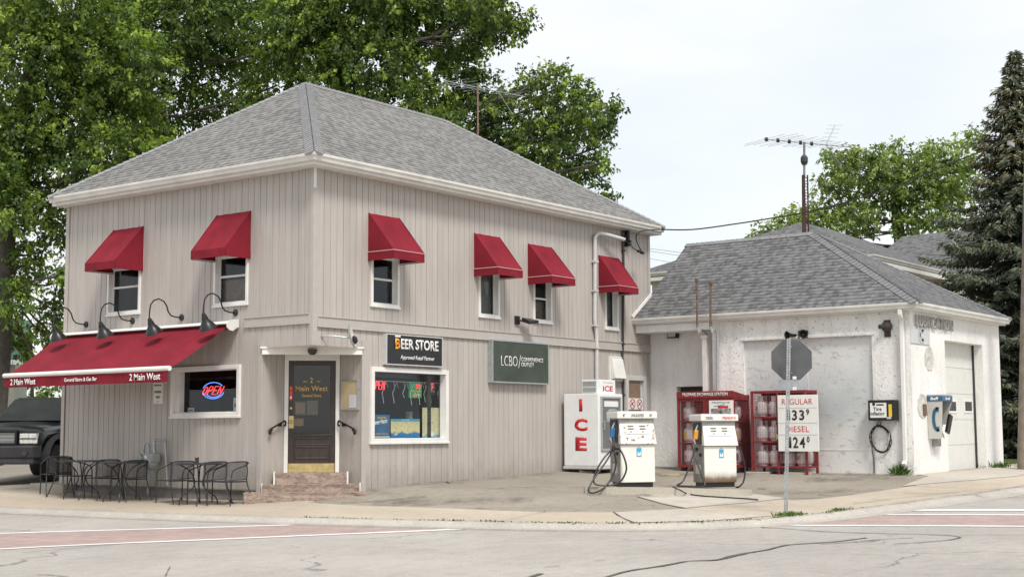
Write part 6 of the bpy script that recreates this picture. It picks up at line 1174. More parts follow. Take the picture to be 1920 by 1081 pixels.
def pump(px, py, label, heads, nozzle, uppermat, lowermat, sticker=True, hh=1.36, group='white fuel pumps on the island'):
    x, y = ground(px, py, IH); z = H(x, y)+IH; ux = np.array([math.cos(ang), math.sin(ang)]); uy = np.array([-math.sin(ang), math.cos(ang)])
    t = thing('fuel_pump', label, 'fuel pump', (x, y, z), ang, group); w2 = .345; D_ = .42; s = hh/1.36
    q = MB(); q.box(-w2+.03, w2-.03, .03, D_-.03, 0, .085); q.build('base', 'black', t)
    q = MB(); q.box(-w2, w2, 0, .03, .085, .755*s); q.build('lower_panel', lowermat, t, bevel=.01)
    q = MB(); q.box(-w2, w2, .03, D_, .085, .755*s); q.box(-w2-.012, w2+.012, .04, D_-.02, .10, 1.26*s); q.build('side_cladding', 'steel', t, bevel=.008)
    q = MB(); q.hexa([(-w2-.02, -.05, .765*s), (w2+.02, -.05, .765*s), (w2+.02, .05, .765*s), (-w2-.02, .05, .765*s), (-w2-.0, .06, 1.22*s), (w2+.0, .06, 1.22*s), (w2+.0, .12, 1.22*s), (-w2-.0, .12, 1.22*s)]); up_ = q.build('display_panel', uppermat, t, bevel=.012)
    q = MB(); q.box(-w2-.03, w2+.03, .06, D_, .75*s, 1.22*s) if False else q.box(-w2, w2, .12, D_, .76*s, 1.22*s); q.build('upper_body', 'pumpw', t)
    q = MB(); q.box(-w2-.06, w2+.06, .0, D_+.02, 1.225*s, 1.34*s); hd = q.build('header', 'pumpw', t, bevel=.012); q = MB(); q.box(-w2-.045, w2+.045, .02, D_, 1.34*s, 1.36*s); q.build('top_cap', 'lgrey', t)
    for body, xx, ww, mat in heads: text('lettering', body, xx, 1.255*s, ww, .05, -.002, mat, hd, align='c', bold=0)
    def onp(xx, f, off=.003): return (xx, -.05+.11*f-off, .765*s+(.455*s)*f)
    for sx_ in (-.135, .105):
        q = MB(); a = onp(sx_, .42); b = onp(sx_, .82); q.hexa([(a[0]-.09, a[1], a[2]), (a[0]+.09, a[1], a[2]), (a[0]+.09, a[1]+.006, a[2]), (a[0]-.09, a[1]+.006, a[2]), (b[0]-.09, b[1], b[2]), (b[0]+.09, b[1], b[2]), (b[0]+.09, b[1]+.006, b[2]), (b[0]-.09, b[1]+.006, b[2])]); q.build('meter_window', 'iwhite', t)
        for f in (.71, .60): 
            q = MB(); a = onp(sx_, f-.03, .008); b = onp(sx_, f+.03, .008); q.hexa([(a[0]-.06, a[1], a[2]), (a[0]+.06, a[1], a[2]), (a[0]+.06, a[1]+.006, a[2]), (a[0]-.06, a[1]+.006, a[2]), (b[0]-.06, b[1], b[2]), (b[0]+.06, b[1], b[2]), (b[0]+.06, b[1]+.006, b[2]), (b[0]-.06, b[1]+.006, b[2])]); q.build('display', simple('lcd', (.17, .17, .10), .3, var=0) if 'lcd_mat' not in globals() else lcd_mat, t)
        q = MB(); a = onp(sx_, .49, .008); q.box(a[0]-.02, a[0]+.02, a[1], a[1]+.006, a[2]-.008, a[2]+.008); q.build('button', 'black', t)
    q = MB(); a = onp(.02, .40, .006); b = onp(.02, .86, .006); q.tube([(-.26, a[1], a[2]), (-.26, b[1], b[2]), (.24, b[1], b[2]), (.24, a[1], a[2])], .003, 4, closed=True); q.build('panel_outline', 'lgrey', t)
    if sticker:
        q = MB(); q.box(-.03, .07, -.004, -.001, .54*s, .70*s); q.build('sticker', 'lblue', t); q = MB(); q.prism([(-.012, .56*s), (.052, .56*s), (.052, .63*s), (.035, .63*s), (.025, .60*s), (.012, .60*s), (-.012, .64*s)], -.008, -.005); q.build('sticker_mark', 'swhite', t)
    q = MB(); q.lathe([(.01, -.004), (.01, 0)], (.02, 0, .72*s), 8, 'y'); q.build('lock', 'dgrey', t)
    # nozzle boot and nozzle on the left side
    xs = -w2-.012
    q = MB(); q.box(xs-.035, xs, .10, .34, .80*s, 1.20*s); q.build('nozzle_boot', 'dgrey', t, bevel=.01)
    q = MB(); q.box(xs-.006, xs-.0005, .12, .3, .25, .42); q.build('notice', 'lgrey', t); q = MB(); q.lathe([(.035, xs-.02), (.035, xs)], (0, .26, .70*s), 12, 'x'); q.build('socket', 'black', t); q = MB(); q.lathe([(.03, xs-.02), (.03, xs)], (0, .12, .60*s), 12, 'x'); q.build('socket', 'black', t)
    q = MB(); q.hexa([(xs-.13, .12, .88*s), (xs-.04, .12, .88*s), (xs-.04, .18, .88*s), (xs-.13, .18, .88*s), (xs-.11, .12, 1.06*s), (xs-.02, .12, 1.06*s), (xs-.02, .18, 1.06*s), (xs-.11, .18, 1.06*s)]); nz_ = q.build('nozzle', nozzle, t, bevel=.02)
    q = MB(); q.tube([(xs-.09, .15, 1.03*s), (xs-.05, .15, 1.11*s), (xs-.01, .15, 1.17*s)], .016, 8); q.build('spout', 'galv', nz_); q = MB(); q.tube([(xs-.11, .15, .90*s), (xs-.115, .15, .86*s), (xs-.09, .15, .80*s)], .02, 8); q.build('swivel', 'galv', nz_)
    return t, s
lcd_mat = simple('lcd', (.17, .17, .10), .3, var=0)
def hose(t, name, pts, r=.016, mat='rubber'):
    Mi = (Matrix.Translation(t.location) @ Matrix.Rotation(t.rotation_euler[2], 4, 'Z')).inverted(); L_ = []
    for px, py, D in pts:
        p = at_depth(px, py, D); L_.append(Mi @ Vector(p))
    q = MB(); q.tube(smooth_line(L_, 6), r, 8); return q.build(name, mat, t, smooth=True)
p1, s1_ = pump(1197, 912.5, 'white fuel pump with rust patches and a blue nozzle, nearest the ice freezer', [('87', -.27, .05, 'tblack'), ('UNLEADED', 0, .26, 'tblack'), ('87', .27, .05, 'tblack')], 'nblue', 'pumpr', 'pumpw')
D1_ = float((np.array(p1.location)-np.array(CAM))@FA)
hose(p1, 'hose', [(1151, 818, D1_+.05), (1150, 838, D1_-.05), (1138, 862, D1_-.15), (1118, 890, D1_-.3), (1105, 912, D1_-.42), (1104, 921, D1_-.5), (1114, 923, D1_-.5), (1132, 914, D1_-.4), (1147, 895, D1_-.3), (1155, 870, D1_-.22), (1152, 848, D1_-.2), (1149, 835, D1_-.1)])
hose(p1, 'hose', [(1150, 842, D1_+.0), (1162, 842, D1_-.1), (1172, 862, D1_-.22), (1174, 882, D1_-.25), (1163, 902, D1_-.3), (1145, 909, D1_-.33), (1120, 908, D1_-.35), (1113, 900, D1_-.3), (1120, 878, D1_-.22), (1134, 856, D1_-.12), (1148, 842, D1_)])
p2, s2_ = pump(1352, 912.5, 'white fuel pump with scorched base and an orange nozzle, nearest the stop sign post', [('DIESEL', -.22, .16, 'tblack'), ('PREMIUM 91', .2, .28, 'tred')], 'noran', 'pumpw', 'pumpd')
D2_ = float((np.array(p2.location)-np.array(CAM))@FA)
hose(p2, 'hose', [(1302, 842, D2_), (1298, 856, D2_-.1), (1290, 880, D2_-.2), (1280, 902, D2_-.3), (1270, 909, D2_-.4), (1290, 911, D2_-.4), (1318, 911, D2_-.4), (1321, 905, D2_-.35), (1312, 880, D2_-.25), (1303, 852, D2_-.12), (1304, 838, D2_)])
hose(p2, 'hose', [(1387, 838, D2_+.35), (1393, 858, D2_+.3), (1397, 880, D2_+.28), (1394, 902, D2_+.22), (1385, 912, D2_+.2), (1380, 912, D2_+.3)])
x, y = G(1264, 913)
def gh(name, label, cat, pts, r, mat):
    P3 = [(*ground(px, py, off), off) for px, py, off in pts]; P3 = [(a, b, H(a, b)+o_) for a, b, o_ in P3]; o0 = P3[0]; t = thing(name, label, cat, o0); q = MB(); q.tube(smooth_line([(a-o0[0], b-o0[1], c-o0[2]) for a, b, c in P3], 5), r, 7); q.build('line', mat, t, smooth=True); return t
gh('loose_hose', 'thin black hose trailing across the concrete in front of the diesel pump', 'hose', [(1262, 912, .13), (1275, 918, .12), (1290, 925, .035), (1320, 929, .03), (1360, 931.5, .03), (1400, 934, .03), (1421, 936, .03)], .012, 'rubber')

# ================================================================== STOP SIGN SEEN FROM BEHIND
x, y = G(1473.5, 963); zg = H(x, y); Dp = float((np.array((x, y, zg))-np.array(CAM))@FA); tpz = at_depth(1479, 634, Dp)[2]-zg
t = thing('stop_sign', 'octagonal sign seen from its grey back on a perforated steel post at the kerb', 'road sign', (x, y, zg), math.radians(-66)); ln = (tpz+.02); lean = np.array(at_depth(1479, 634, Dp))-np.array((x, y, zg))
Mi = Matrix.Rotation(math.radians(66), 4, 'Z'); lv_ = Mi @ Vector(lean)
q = MB()
nseg = 66
for k in range(nseg):                                                  # perforated U channel: ladder of plates with holes between
    a = lv_*(k/nseg); b = lv_*((k+.55)/nseg); q.bar(a, b, .018, .004, up=(0, 1, 0))
for s_ in (-1, 1): o_ = Vector((s_*.016, 0, 0)); q.bar(o_, lv_+o_, .016, .006, up=(0, 1, 0)); o_ = Vector((s_*.026, .012, 0)); q.bar(o_, lv_+o_, .004, .028, up=(0, 1, 0))
q.build('post', 'galv', t)
def atp(px, py): return Mi @ Vector(np.array(at_depth(px, py, Dp))-np.array((x, y, zg)))
c = atp(1483, 673); R8 = .325
q = MB(); q.prism([(c.x+R8*math.cos(PI/8+PI/4*k), c.z+R8*math.sin(PI/8+PI/4*k)) for k in range(8)], .022, .026); q.build('sign_plate', 'perf', t)
q = MB(); q.prism([(c.x+(R8-.005)*math.cos(PI/8+PI/4*k), c.z+(R8-.005)*math.sin(PI/8+PI/4*k)) for k in range(8)], .0262, .0275); q.build('sign_face', 'tred', t)
c2_ = atp(1480, 719); q = MB(); q.box(c2_.x-.17, c2_.x+.17, .022, .026, c2_.z-.075, c2_.z+.075); q.build('tab_plate', 'galv', t, bevel=.002)
for py in (707, 727): cc = atp(1489, py); q = MB(); q.box(cc.x-.028, cc.x+.028, .016, .0215, cc.z-.022, cc.z+.022); q.build('sticker', 'swhite', t); q = MB(); q.box(cc.x-.01, cc.x+.01, .0145, .0158, cc.z-.008, cc.z+.008); q.build('sticker_mark', 'lgrey', t)
for z_ in (c.z+.2, c.z-.2): q = MB(); q.lathe([(.009, -.012), (.009, .02)], (c.x, 0, z_), 8, 'y'); q.build('bolt', 'galv', t)
# ================================================================== GAS METER
u_, z_ = FL.uz(284, 862, .2); t = wthing(FL, u_, z_, 'gas_meter', 'grey gas meter with bent pipes on the siding behind the patio chairs', 'gas meter')
q = MB(); q.box(-.12, .14, -.30, -.10, -.04, .13); q.lathe([(.02, -.32), (.10, -.30), (.13, -.22), (.13, -.14), (.08, -.08)], (.0, 0, -.06), 16, 'y'); q.build('body', 'grey', t, bevel=.02)
q = MB(); q.box(-.08, .0, -.31, -.301, .03, .09); q.build('dial', 'swhite', t)
def gpx(px, py, d): a = FL.uz(px, py, d); return (a[0]-u_, -d, a[1]-z_)
for nm, pts in (('inlet_pipe', [(279, 850, .2), (279, 838, .2), (276, 832, .2), (272, 832, .2), (270, 840, .2), (270, 856, .18)]), ('outlet_pipe', [(289, 848, .2), (289, 825, .2), (300, 825, .15), (309, 825, .12), (309, 828, .1), (311, 860, .08), (314, 908, .07)]), ('riser_pipe', [(281, 876, .2), (279, 900, .18), (277, 926, .16)])):
    q = MB(); q.tube(smooth_line([gpx(*p) for p in pts], 3), .022, 8); q.build(nm, 'galv', t, smooth=True)
q = MB(); c = gpx(262, 858, .15); q.lathe([(.03, -.05), (.09, -.03), (.09, .02), (.03, .05)], c, 14, 'y'); q.tube([c, gpx(270, 857, .18)], .02, 8); q.build('regulator', 'grey', t, smooth=True)

# ================================================================== PATIO FURNITURE
def make_chair():
    t = thing('patio_chair', 'chair', 'chair', (0, 0, 0), 0, 'black metal patio chairs'); r_ = .012
    for s in (-1, 1):
        q = MB(); q.tube(smooth_line([(s*.26, -.27, 0), (s*.26, -.26, .40), (s*.265, -.25, .56), (s*.27, -.20, .63), (s*.27, -.08, .67), (s*.265, .12, .72), (s*.235, .25, .775), (s*.15, .30, .80), (0, .315, .805)], 4), r_, 7); q.build('front_leg', 'iron', t, smooth=True)
        q = MB(); q.tube(smooth_line([(s*.22, .22, .80), (s*.225, .24, .62), (s*.23, .22, .43), (s*.245, .30, .22), (s*.26, .40, 0)], 4), r_, 7); q.build('rear_leg', 'iron', t, smooth=True)
    q = MB(); q.tube([(-.25, -.26, .43), (.25, -.26, .43), (.235, .22, .43), (-.235, .22, .43)], .012, 6, closed=True); q.box(-.24, .24, -.25, .21, .428, .436); q.build('seat', 'iron', t)
    q = MB(); n = 10
    def bp_(i, z): a = -1+2*i/n; return (a*.235, .30-.10*a*a-.03*(.8-z), z)
    for i in range(n):
        for z0_, z1_ in ((.47, .80),): q.poly([bp_(i, z0_), bp_(i+1, z0_), bp_(i+1, z1_), bp_(i, z1_)])
    q.build('backrest', 'mesh', t, fix=False)
    q = MB(); q.tube([bp_(i, .47) for i in range(n+1)], .009, 6); q.build('back_rail', 'iron', t, smooth=True); return t
ch0 = make_chair(); ch0.scale = (1, 1, .94); spots = [
 (105, 931, 155, 'metal patio chair at the far left end beside the parked truck'), (135, 931, 15, 'metal patio chair tucked between the first two table legs at the left end'), (192, 931, 165, 'metal patio chair under the joint of the two left patio tables'), (243, 933, 168, 'metal patio chair just left of the gas meter'),
 (330, 934, 168, 'metal patio chair just right of the gas meter, left of the table with the cup'), (390, 933, 172, 'metal patio chair under the table that carries the small cup'), (428, 934, 176, 'metal patio chair at the right end nearest the stone steps')]
for i, (px, py, rt, lb) in enumerate(spots):
    uu = FL.uz(px, py, .62)[0]; x, y = -.62, -uu; p = (x, y, H(x, y)+.006)
    if i == 0: ch0.location = p; ch0.rotation_euler = (0, 0, math.radians(rt)); ch0['label'] = lb
    else: copy_tree(ch0, lb, p, math.radians(rt))
def make_table():
    t = thing('patio_table', 'table', 'table', (0, 0, 0), 0, 'round metal patio tables')
    q = MB(); q.lathe([(.0, .715), (.40, .715), (.42, .72), (.42, .735), (.40, .74), (0, .742)], (0, 0, 0), 28); q.build('tabletop', 'iron', t)
    for k in range(4):
        A = PI/4+k*PI/2; c, s = math.cos(A), math.sin(A); q = MB(); q.tube(smooth_line([(c*.34, s*.34, .715), (c*.16, s*.16, .60), (c*.07, s*.07, .42), (c*.12, s*.12, .28), (c*.30, s*.30, .14), (c*.34, s*.34, 0)], 4), .012, 7); q.build('leg', 'iron', t, smooth=True)
    return t
tb0 = make_table()
for i, (px, py, lb) in enumerate(((153, 932, 'round black patio table at the left end nearest the parked truck'), (228, 933, 'round black patio table standing left of the gas meter'), (372, 934.5, 'round black patio table right of the gas meter, with a small cup on it'))):
    uu = FL.uz(px, py, .80)[0]; x, y = -.80, -uu; p = (x, y, H(x, y)+.006)
    if i == 0: tb0.location = p; tb0['label'] = lb
    else: o = copy_tree(tb0, lb, p)
    last = p
t = thing('cup', 'small dark cup with pale rim standing on the right patio table', 'cup', (last[0]-.05, last[1]+.0, last[2]+.744)); q = MB(); q.lathe([(.034, 0), (.038, .10)], (0, 0, 0), 12); q.build('cup_body', 'dgrey', t); q = MB(); q.lathe([(.040, .10), (.040, .112), (.02, .115)], (0, 0, 0), 12); q.build('lid', 'brass', t)

# ================================================================== PARKED TRUCK
x, y = G(96, 902); A = math.radians(30.7); ca, sa = math.cos(A), math.sin(A); wx_, wy_ = 1.0, .14
ox, oy = x-(wx_*ca-wy_*sa), y-(wx_*sa+wy_*ca); tz = H(x, y)
tr = thing('parked_truck', 'black four-wheel-drive truck with a bar grille parked beside the store, nose to the street', 'truck', (ox, oy, tz), A)
q = MB()
def loft(q, secs, closed=True):                                        # sections: lists of points of equal length
    b = len(q.v); k = len(secs[0])
    for s in secs: q.v += [tuple(p) for p in s]
    for i in range(len(secs)-1):
        for j in range(k if closed else k-1): q.f.append((b+i*k+j, b+i*k+(j+1) % k, b+(i+1)*k+(j+1) % k, b+(i+1)*k+j)); q.mi.append(q.m)
    q.f.append(tuple(b+j for j in range(k))[::-1]); q.mi.append(q.m); q.f.append(tuple(b+(len(secs)-1)*k+j for j in range(k))); q.mi.append(q.m)
def sec(x, z0, zs, zt, yin=.0, crown=.05):                             # body cross-section at x
    return [(x, .06+yin, z0), (x, .02+yin, (z0+zs)/2), (x, .05+yin, zs), (x, .16+yin, zt-.02), (x, .5, zt+crown*.6), (x, 1.0, zt+crown), (x, 1.5, zt+crown*.6), (x, 1.84-yin, zt-.02), (x, 1.95-yin, zs), (x, 1.98-yin, (z0+zs)/2), (x, 1.94-yin, z0)]
loft(q, [sec(.10, .72, 1.02, 1.10, .02), sec(.18, .70, 1.08, 1.17), sec(.5, .95, 1.12, 1.22), sec(1.0, 1.02, 1.15, 1.26), sec(1.55, .95, 1.17, 1.29), sec(1.75, .45, 1.18, 1.30), sec(5.2, .45, 1.2, 1.30)]); q.build('body', 'tpaint', tr, smooth=True)
q = MB(); loft(q, [[(1.62, .14, 1.28), (1.62, 1.86, 1.28), (1.62, 1.86, 1.30), (1.62, .14, 1.30)], [(2.35, .26, 1.28), (2.35, 1.74, 1.28), (2.35, 1.70, 1.84), (2.35, .30, 1.84)], [(2.6, .2, 1.28), (2.6, 1.8, 1.28), (2.6, 1.68, 1.90), (2.6, .32, 1.90)], [(4.8, .2, 1.28), (4.8, 1.8, 1.28), (4.8, 1.68, 1.92), (4.8, .32, 1.92)]]); q.build('cabin', 'tpaint', tr, smooth=True)
q = MB(); q.poly([(1.66, .22, 1.325), (1.66, 1.78, 1.325), (2.32, 1.64, 1.83), (2.32, .36, 1.83)]); q.v = [(x_-.03, y_, z_+.03) for x_, y_, z_ in q.v]; q.build('windshield', 'tglass', tr, fix=False)
q = MB(); q.poly([(1.95, .178, 1.34), (2.95, .19, 1.34), (2.95, .285, 1.80), (2.45, .285, 1.80)]); q.v = [(x_, y_-.03, z_) for x_, y_, z_ in q.v]; q.build('side_window', 'tglass', tr, fix=False)
q = MB(); q.hexa([(-.02, .06, .52), (-.02, 1.94, .52), (.25, 1.98, .52), (.25, .02, .52), (-.08, .10, .80), (-.08, 1.90, .80), (.25, 1.98, .82), (.25, .02, .82)]); q.build('bumper', 'tplast', tr, bevel=.04)
q = MB(); q.box(.0, .5, .1, 1.9, .40, .53); q.build('valance', 'tplast', tr, bevel=.03)
for yy in (.28, 1.72): q = MB(); q.lathe([(.06, -.075), (.06, -.03)], (0, yy, .64), 12, 'x'); q.build('fog_light', 'dgrey', tr)
q = MB(); q.box(.055, .12, .50, 1.50, .82, 1.13); gr_ = q.build('grille', 'black', tr, bevel=.02)
for k in range(9): q = MB(); z_ = .85+k*.03; q.box(.035, .056, .56, 1.44, z_, z_+.014); q.build('grille_bar', 'chrome', gr_)
q = MB(); q.ring(.50, 1.50, .81, 1.14, .05, -.01, .055); q.v = [(y_+.01, x_, z_) for x_, y_, z_ in q.v]; q.build('grille_surround', 'tpaint', gr_, bevel=.01)
for y0_, y1_, nm in ((.06, .46, 'l'), (1.54, 1.94, 'r')):
    q = MB(); q.box(.05, .30 if nm == 'l' else .2, y0_+.0, y1_, .84, 1.07); h_ = q.build('headlight', 'headl', tr, bevel=.02); q = MB(); q.box(.035, .052, y0_+.02, y1_-.02, .945, .965); q.build('lens_divider', 'dgrey', h_)
    q = MB(); q.box(.045, .10, y0_-.01, y1_+.01, 1.075, 1.10); q.build('brow', 'tpaint', h_)
for yy in (.04, 1.96):
    s_ = 1 if yy < 1 else -1; q = MB(); n = 12
    for k in range(n):
        a0 = PI*k/n; a1 = PI*(k+1)/n; f = lambda a, r: (1.0-r*math.cos(a), .46+r*math.sin(a)*.98)
        p = [f(a0, .50), f(a1, .50), f(a1, .60), f(a0, .60)]; q.prism(p, yy-.07*s_, yy+.10*s_)
    q.build('fender_flare', 'tplast', tr, smooth=True)
for (xx, yy) in ((1.0, .17), (1.0, 1.83), (4.2, .17), (4.2, 1.83)):
    w_ = thing('wheel', None, None, (xx, yy, .42)); del w_; pass
for o in [o for o in SC.objects if o.name.startswith('wheel')]: bpy.data.objects.remove(o)
for (xx, yy) in ((1.0, .15), (1.0, 1.85), (4.2, .15), (4.2, 1.85)):
    q = MB(); q.lathe([(.26, -.13), (.38, -.14), (.42, -.09), (.42, .09), (.38, .14), (.26, .13)], (xx, yy, .42), 28, 'y'); wh = q.build('wheel', 'tyre', tr, smooth=True)
    q = MB(); q.lathe([(.05, -.10), (.12, -.11), (.20, -.08), (.255, -.125), (.26, -.10), (.25, -.02), (.03, -.02)], (xx, yy, .42), 20, 'y'); q.build('rim', 'dgrey', wh, smooth=True)
q = MB(); q.box(.3, 4.9, .35, 1.65, .40, .75); q.build('chassis', 'black', tr)
q = MB(); q.box(1.80, 1.95, -.28, -.03, 1.28, 1.52); q.tube([(1.9, -.04, 1.33), (1.9, .16, 1.30)], .025, 8); q.build('mirror', 'black', tr, bevel=.03)
q = MB(); q.box(1.74, 1.88, 2.02, 2.25, 1.28, 1.52); q.tube([(1.85, 1.84, 1.30), (1.85, 2.04, 1.33)], .025, 8); q.build('mirror', 'black', tr, bevel=.03)
x, y = G(140, 921); 
t = thing('kerb_block', 'broken concrete kerb block at the far bottom corner of the store', 'kerb', (-.25, LY+.05, H(-.25, LY)), math.radians(-95)); q = MB(); q.box(-.55, .75, -.12, .12, -.05, .14); q.build('block', 'conc', t, bevel=.02)

# ================================================================== BACKGROUND BUILDINGS
def bd(px, py, D): return at_depth(px, py, D)
c = bd(25, 800, 50); sh = thing('shed', 'grey shed with green metal roof behind the parked truck', 'shed', (c[0], c[1], H(c[0], c[1])-.2), math.radians(-38)); zz = bd(25, 676, 50)[2]-sh.location.z
q = MB(); q.box(-9, 0, 0, 6, 0, zz)
for k in range(40): q.box(-9+k*.22, -9+k*.22+.025, -.02, 0, 0, zz)
q.build('wall', 'shedw', sh)
q = MB(); q.hexa([(-9.3, -.3, zz), (.25, -.3, zz), (.25, 3, zz+1.6), (-9.3, 3, zz+1.6), (-9.3, -.3, zz+.06), (.25, -.3, zz+.06), (.25, 3, zz+1.68), (-9.3, 3, zz+1.68)]); q.hexa([(-9.3, 6.3, zz), (.25, 6.3, zz), (.25, 3, zz+1.6), (-9.3, 3, zz+1.6), (-9.3, 6.3, zz+.06), (.25, 6.3, zz+.06), (.25, 3, zz+1.68), (-9.3, 3, zz+1.68)])
for k in range(20): q.bar((-9.2+k*.5, -.3, zz+.09), (-9.2+k*.5, 3, zz+1.71), .04, .05)
q.build('roof', 'green_roof', sh); q = MB(); q.box(-9.3, .28, -.40, -.31, zz-.14, zz+.03); q.build('gutter', 'white', sh)
# house beyond the garage
c = bd(1640, 476, 42); hz_ = c[2]; hs = thing('farmhouse', 'cream two-storey house with grey hipped roofs standing behind the garage', 'house', (c[0], c[1], .4)); hz_ -= .4
q = MB(); q.box(.5, 9, .5, 8, 0, hz_-.25); 
for k in range(14): q.box(.49, 9.01, .485, .499, .3+k*.4, .3+k*.4+.03) if False else q.box(.5, 9, .485, .5, hz_-2.6+k*.17, hz_-2.6+k*.17+.02)
q.build('wall', 'cream', hs)
q = MB(); q.box(.02, 9.5, .02, 8.4, hz_-.28, hz_-.16); q.build('soffit', 'white', hs); q = MB(); q.sweep([(0.1, 8.5), (0.1, 0.1), (9.5, 0.1)], [(-o if flip else o, z+hz_-.02) for o, z in gprof]); q.build('gutter', 'gutter', hs)
ap = Vector(bd(1563, 405, 46.5))-Vector((c[0], c[1], .4)); ap = Vector((3.9, 4.2, ap.z))
q = MB()
def rpl(pts, a, b, top):
    a = Vector(a); b = Vector(b); ux = (b-a).normalized(); nrm = (b-a).cross(Vector(top)-a).normalized(); uy = nrm.cross(ux); q.poly(pts, [((Vector(p)-a).dot(ux), (Vector(p)-a).dot(uy)) for p in pts])
P0, P1, P2, P3 = (0, 0, hz_), (9.6, 0, hz_), (9.6, 8.5, hz_), (0, 8.5, hz_); rA = (3.9, 4.2, ap.z); rB = (6.6, 4.2, ap.z)
rpl([P0, P1, rB, rA], P0, P1, rA); rpl([P3, P0, rA], P3, P0, rA); rpl([P1, P2, rB], P1, P2, rB); rpl([P2, P3, rA, rB], P2, P3, rA); q.build('roof', 'shingle2', hs, fix=False)
q = MB(); a = FG; q.box(1.2, 1.6, .47, .485, hz_-.62, hz_-.42); q.build('wall_vent', 'dgrey', hs)
# rear wing
w0 = Vector(bd(1692, 441, 52))-hs.location; w1 = Vector(bd(1830, 430, 50))-hs.location; rz = (w0.z+w1.z)/2
q = MB(); d_ = (w1-w0); d_.z = 0; d_.normalize(); nn_ = Vector((d_.y, -d_.x, 0)); 
if nn_.dot(Vector((-1, -1, 0))) < 0: nn_ = -nn_
A_ = w0-d_*.5+nn_*3.5; B_ = w1+d_*3+nn_*3.5; A_.z = B_.z = rz-2.0; T0 = w0.copy(); T1 = w1+d_*3; T0.z = T1.z = rz; A2 = w0-d_*.5-nn_*3.5; B2 = w1+d_*3-nn_*3.5; A2.z = B2.z = rz-2
rpl([A_, B_, T1, T0], A_, B_, T0); rpl([B2, A2, T0, T1], B2, A2, T0); q.build('wing_roof', 'shingle2', hs, fix=False)
q = MB(); q.hexa([tuple(A_+Vector((0, 0, -4))), tuple(B_+Vector((0, 0, -4))), tuple(B2+Vector((0, 0, -4))), tuple(A2+Vector((0, 0, -4))), tuple(A_+Vector((0, 0, -.05))), tuple(B_+Vector((0, 0, -.05))), tuple(B2+Vector((0, 0, -.05))), tuple(A2+Vector((0, 0, -.05)))]); q.build('wing_wall', 'cream', hs)

# ================================================================== LATTICE MAST WITH ANTENNA
D_ = 35.2; b = Vector(bd(1507, 440, D_)); t = thing('antenna_tower', 'rusty lattice mast with a long spiky tv antenna above the garage ridge', 'antenna', tuple(b)); R_ = lambda px, py, dd=0: Vector(bd(px, py, D_+dd))-b
q = MB(); q.tube([R_(1505.5, 436)-Vector((0, 0, .6)), R_(1505.5, 328)], .032, 8); q.tube([R_(1516, 436, .25)-Vector((0, 0, .6)), R_(1514, 328, .2)], .022, 6); q.tube([R_(1510, 436, -.25)-Vector((0, 0, .6)), R_(1508, 328, -.2)], .02, 6)
for k in range(6): y0_ = 430-k*17; q.tube([R_(1505.5, y0_), R_(1515, y0_-9, .2), R_(1505.5, y0_-17)], .012, 5); q.tube([R_(1505.5, y0_), R_(1516, y0_, .2)], .012, 5)
q.build('lattice', simple('mast_rust', (.065, .035, .03), .85, var=.5, vs=9), t)
q = MB(); q.tube([R_(1508, 335), R_(1508, 266)], .03, 8); q.build('mast', 'steel', t); q = MB(); q.lathe([(.06, -.12), (.09, -.05), (.09, .06), (.05, .12)], tuple(R_(1508, 300)), 12); q.build('rotor', 'dgrey', t)
l = R_(1432, 261, -.8); r_ = R_(1592, 276, .9); q = MB(); q.tube([l, r_], .011, 6); q.build('boom', 'steel', t); d = (r_-l).normalized(); am = simple('antenna_metal', (.24, .25, .25), .5, metal=.4, var=.1)
q = MB()
for i in range(16):
    p = l+(r_-l)*((i+.2)/16); L_ = (.95-.04*i)*(1 if i % 2 else .8); ev = Vector((-.79, -.6, 0))+Vector((.6, -.8, 0))*(.62+.1*(i % 3)); q.tube([p-ev*L_*.8, p, p+ev*L_*.8], .0038, 5)
q.build('element', am, t)
q = MB(); c_ = l*.28+r_*.72
for s in (-1, 1):
    e_ = c_+Vector((.35, -.1, s*.55)) if s > 0 else c_+Vector((.3, -.25, s*.5)); q.tube([c_, e_], .012, 5)
    for k in range(5): p = c_+(e_-c_)*(k+1)/5; q.tube([p+Vector((-.12, .14, 0)), p+Vector((.12, -.14, 0))], .0035, 4)
q.build('reflector', am, t)
q = MB()
for i in range(5): p = l+(r_-l)*(.03+i*.13); q.box(p.x-.03, p.x+.03, p.y-.03, p.y+.03, p.z-.045, p.z+.045)
q.build('insulator', 'black', t)

# ================================================================== POLE AND WIRES
pb = G(1920, 880); pD = float((np.array((*pb, .5))-np.array(CAM))@FA); t = thing('utility_pole', 'tall weathered wooden utility pole at the right edge beyond the driveway', 'utility pole', (pb[0], pb[1], H(*pb)-.05)); tp = Vector(bd(1940, -120, pD))-t.location
q = MB(); q.tube([(0, 0, 0), tp*.5, tp], [.155, .14, .12], 14); q.build('pole', 'pole', t, smooth=True); q = MB(); q.box(-.17, .17, -.03, .03, tp.z*.62, tp.z*.62+.1); q.build('clamp', 'galv', t)
def wire(name, label, pts, r, mat='rubber'):
    P_ = [Vector(bd(*p)) for p in pts]; t = thing(name, label, 'wire', tuple(P_[0])); q = MB(); q.tube(smooth_line([p-P_[0] for p in P_], 5), r, 6); q.build('strand', mat, t); return t
dS = float((np.array(FR.w(LX+.05, -.45, 6))-np.array(CAM))@FA)
lerp = lambda px: dS+(pD-.2-dS)*(px-1240)/(1918-1240)
wire('service_wire', 'twisted black service wire sagging from the store eave to the wooden pole', [(px, py, lerp(px)) for px, py in ((1238, 430), (1300, 430), (1383, 419), (1440, 410), (1506, 398.5), (1590, 378), (1668, 353), (1740, 324), (1790, 303), (1860, 276), (1922, 248))], .017)
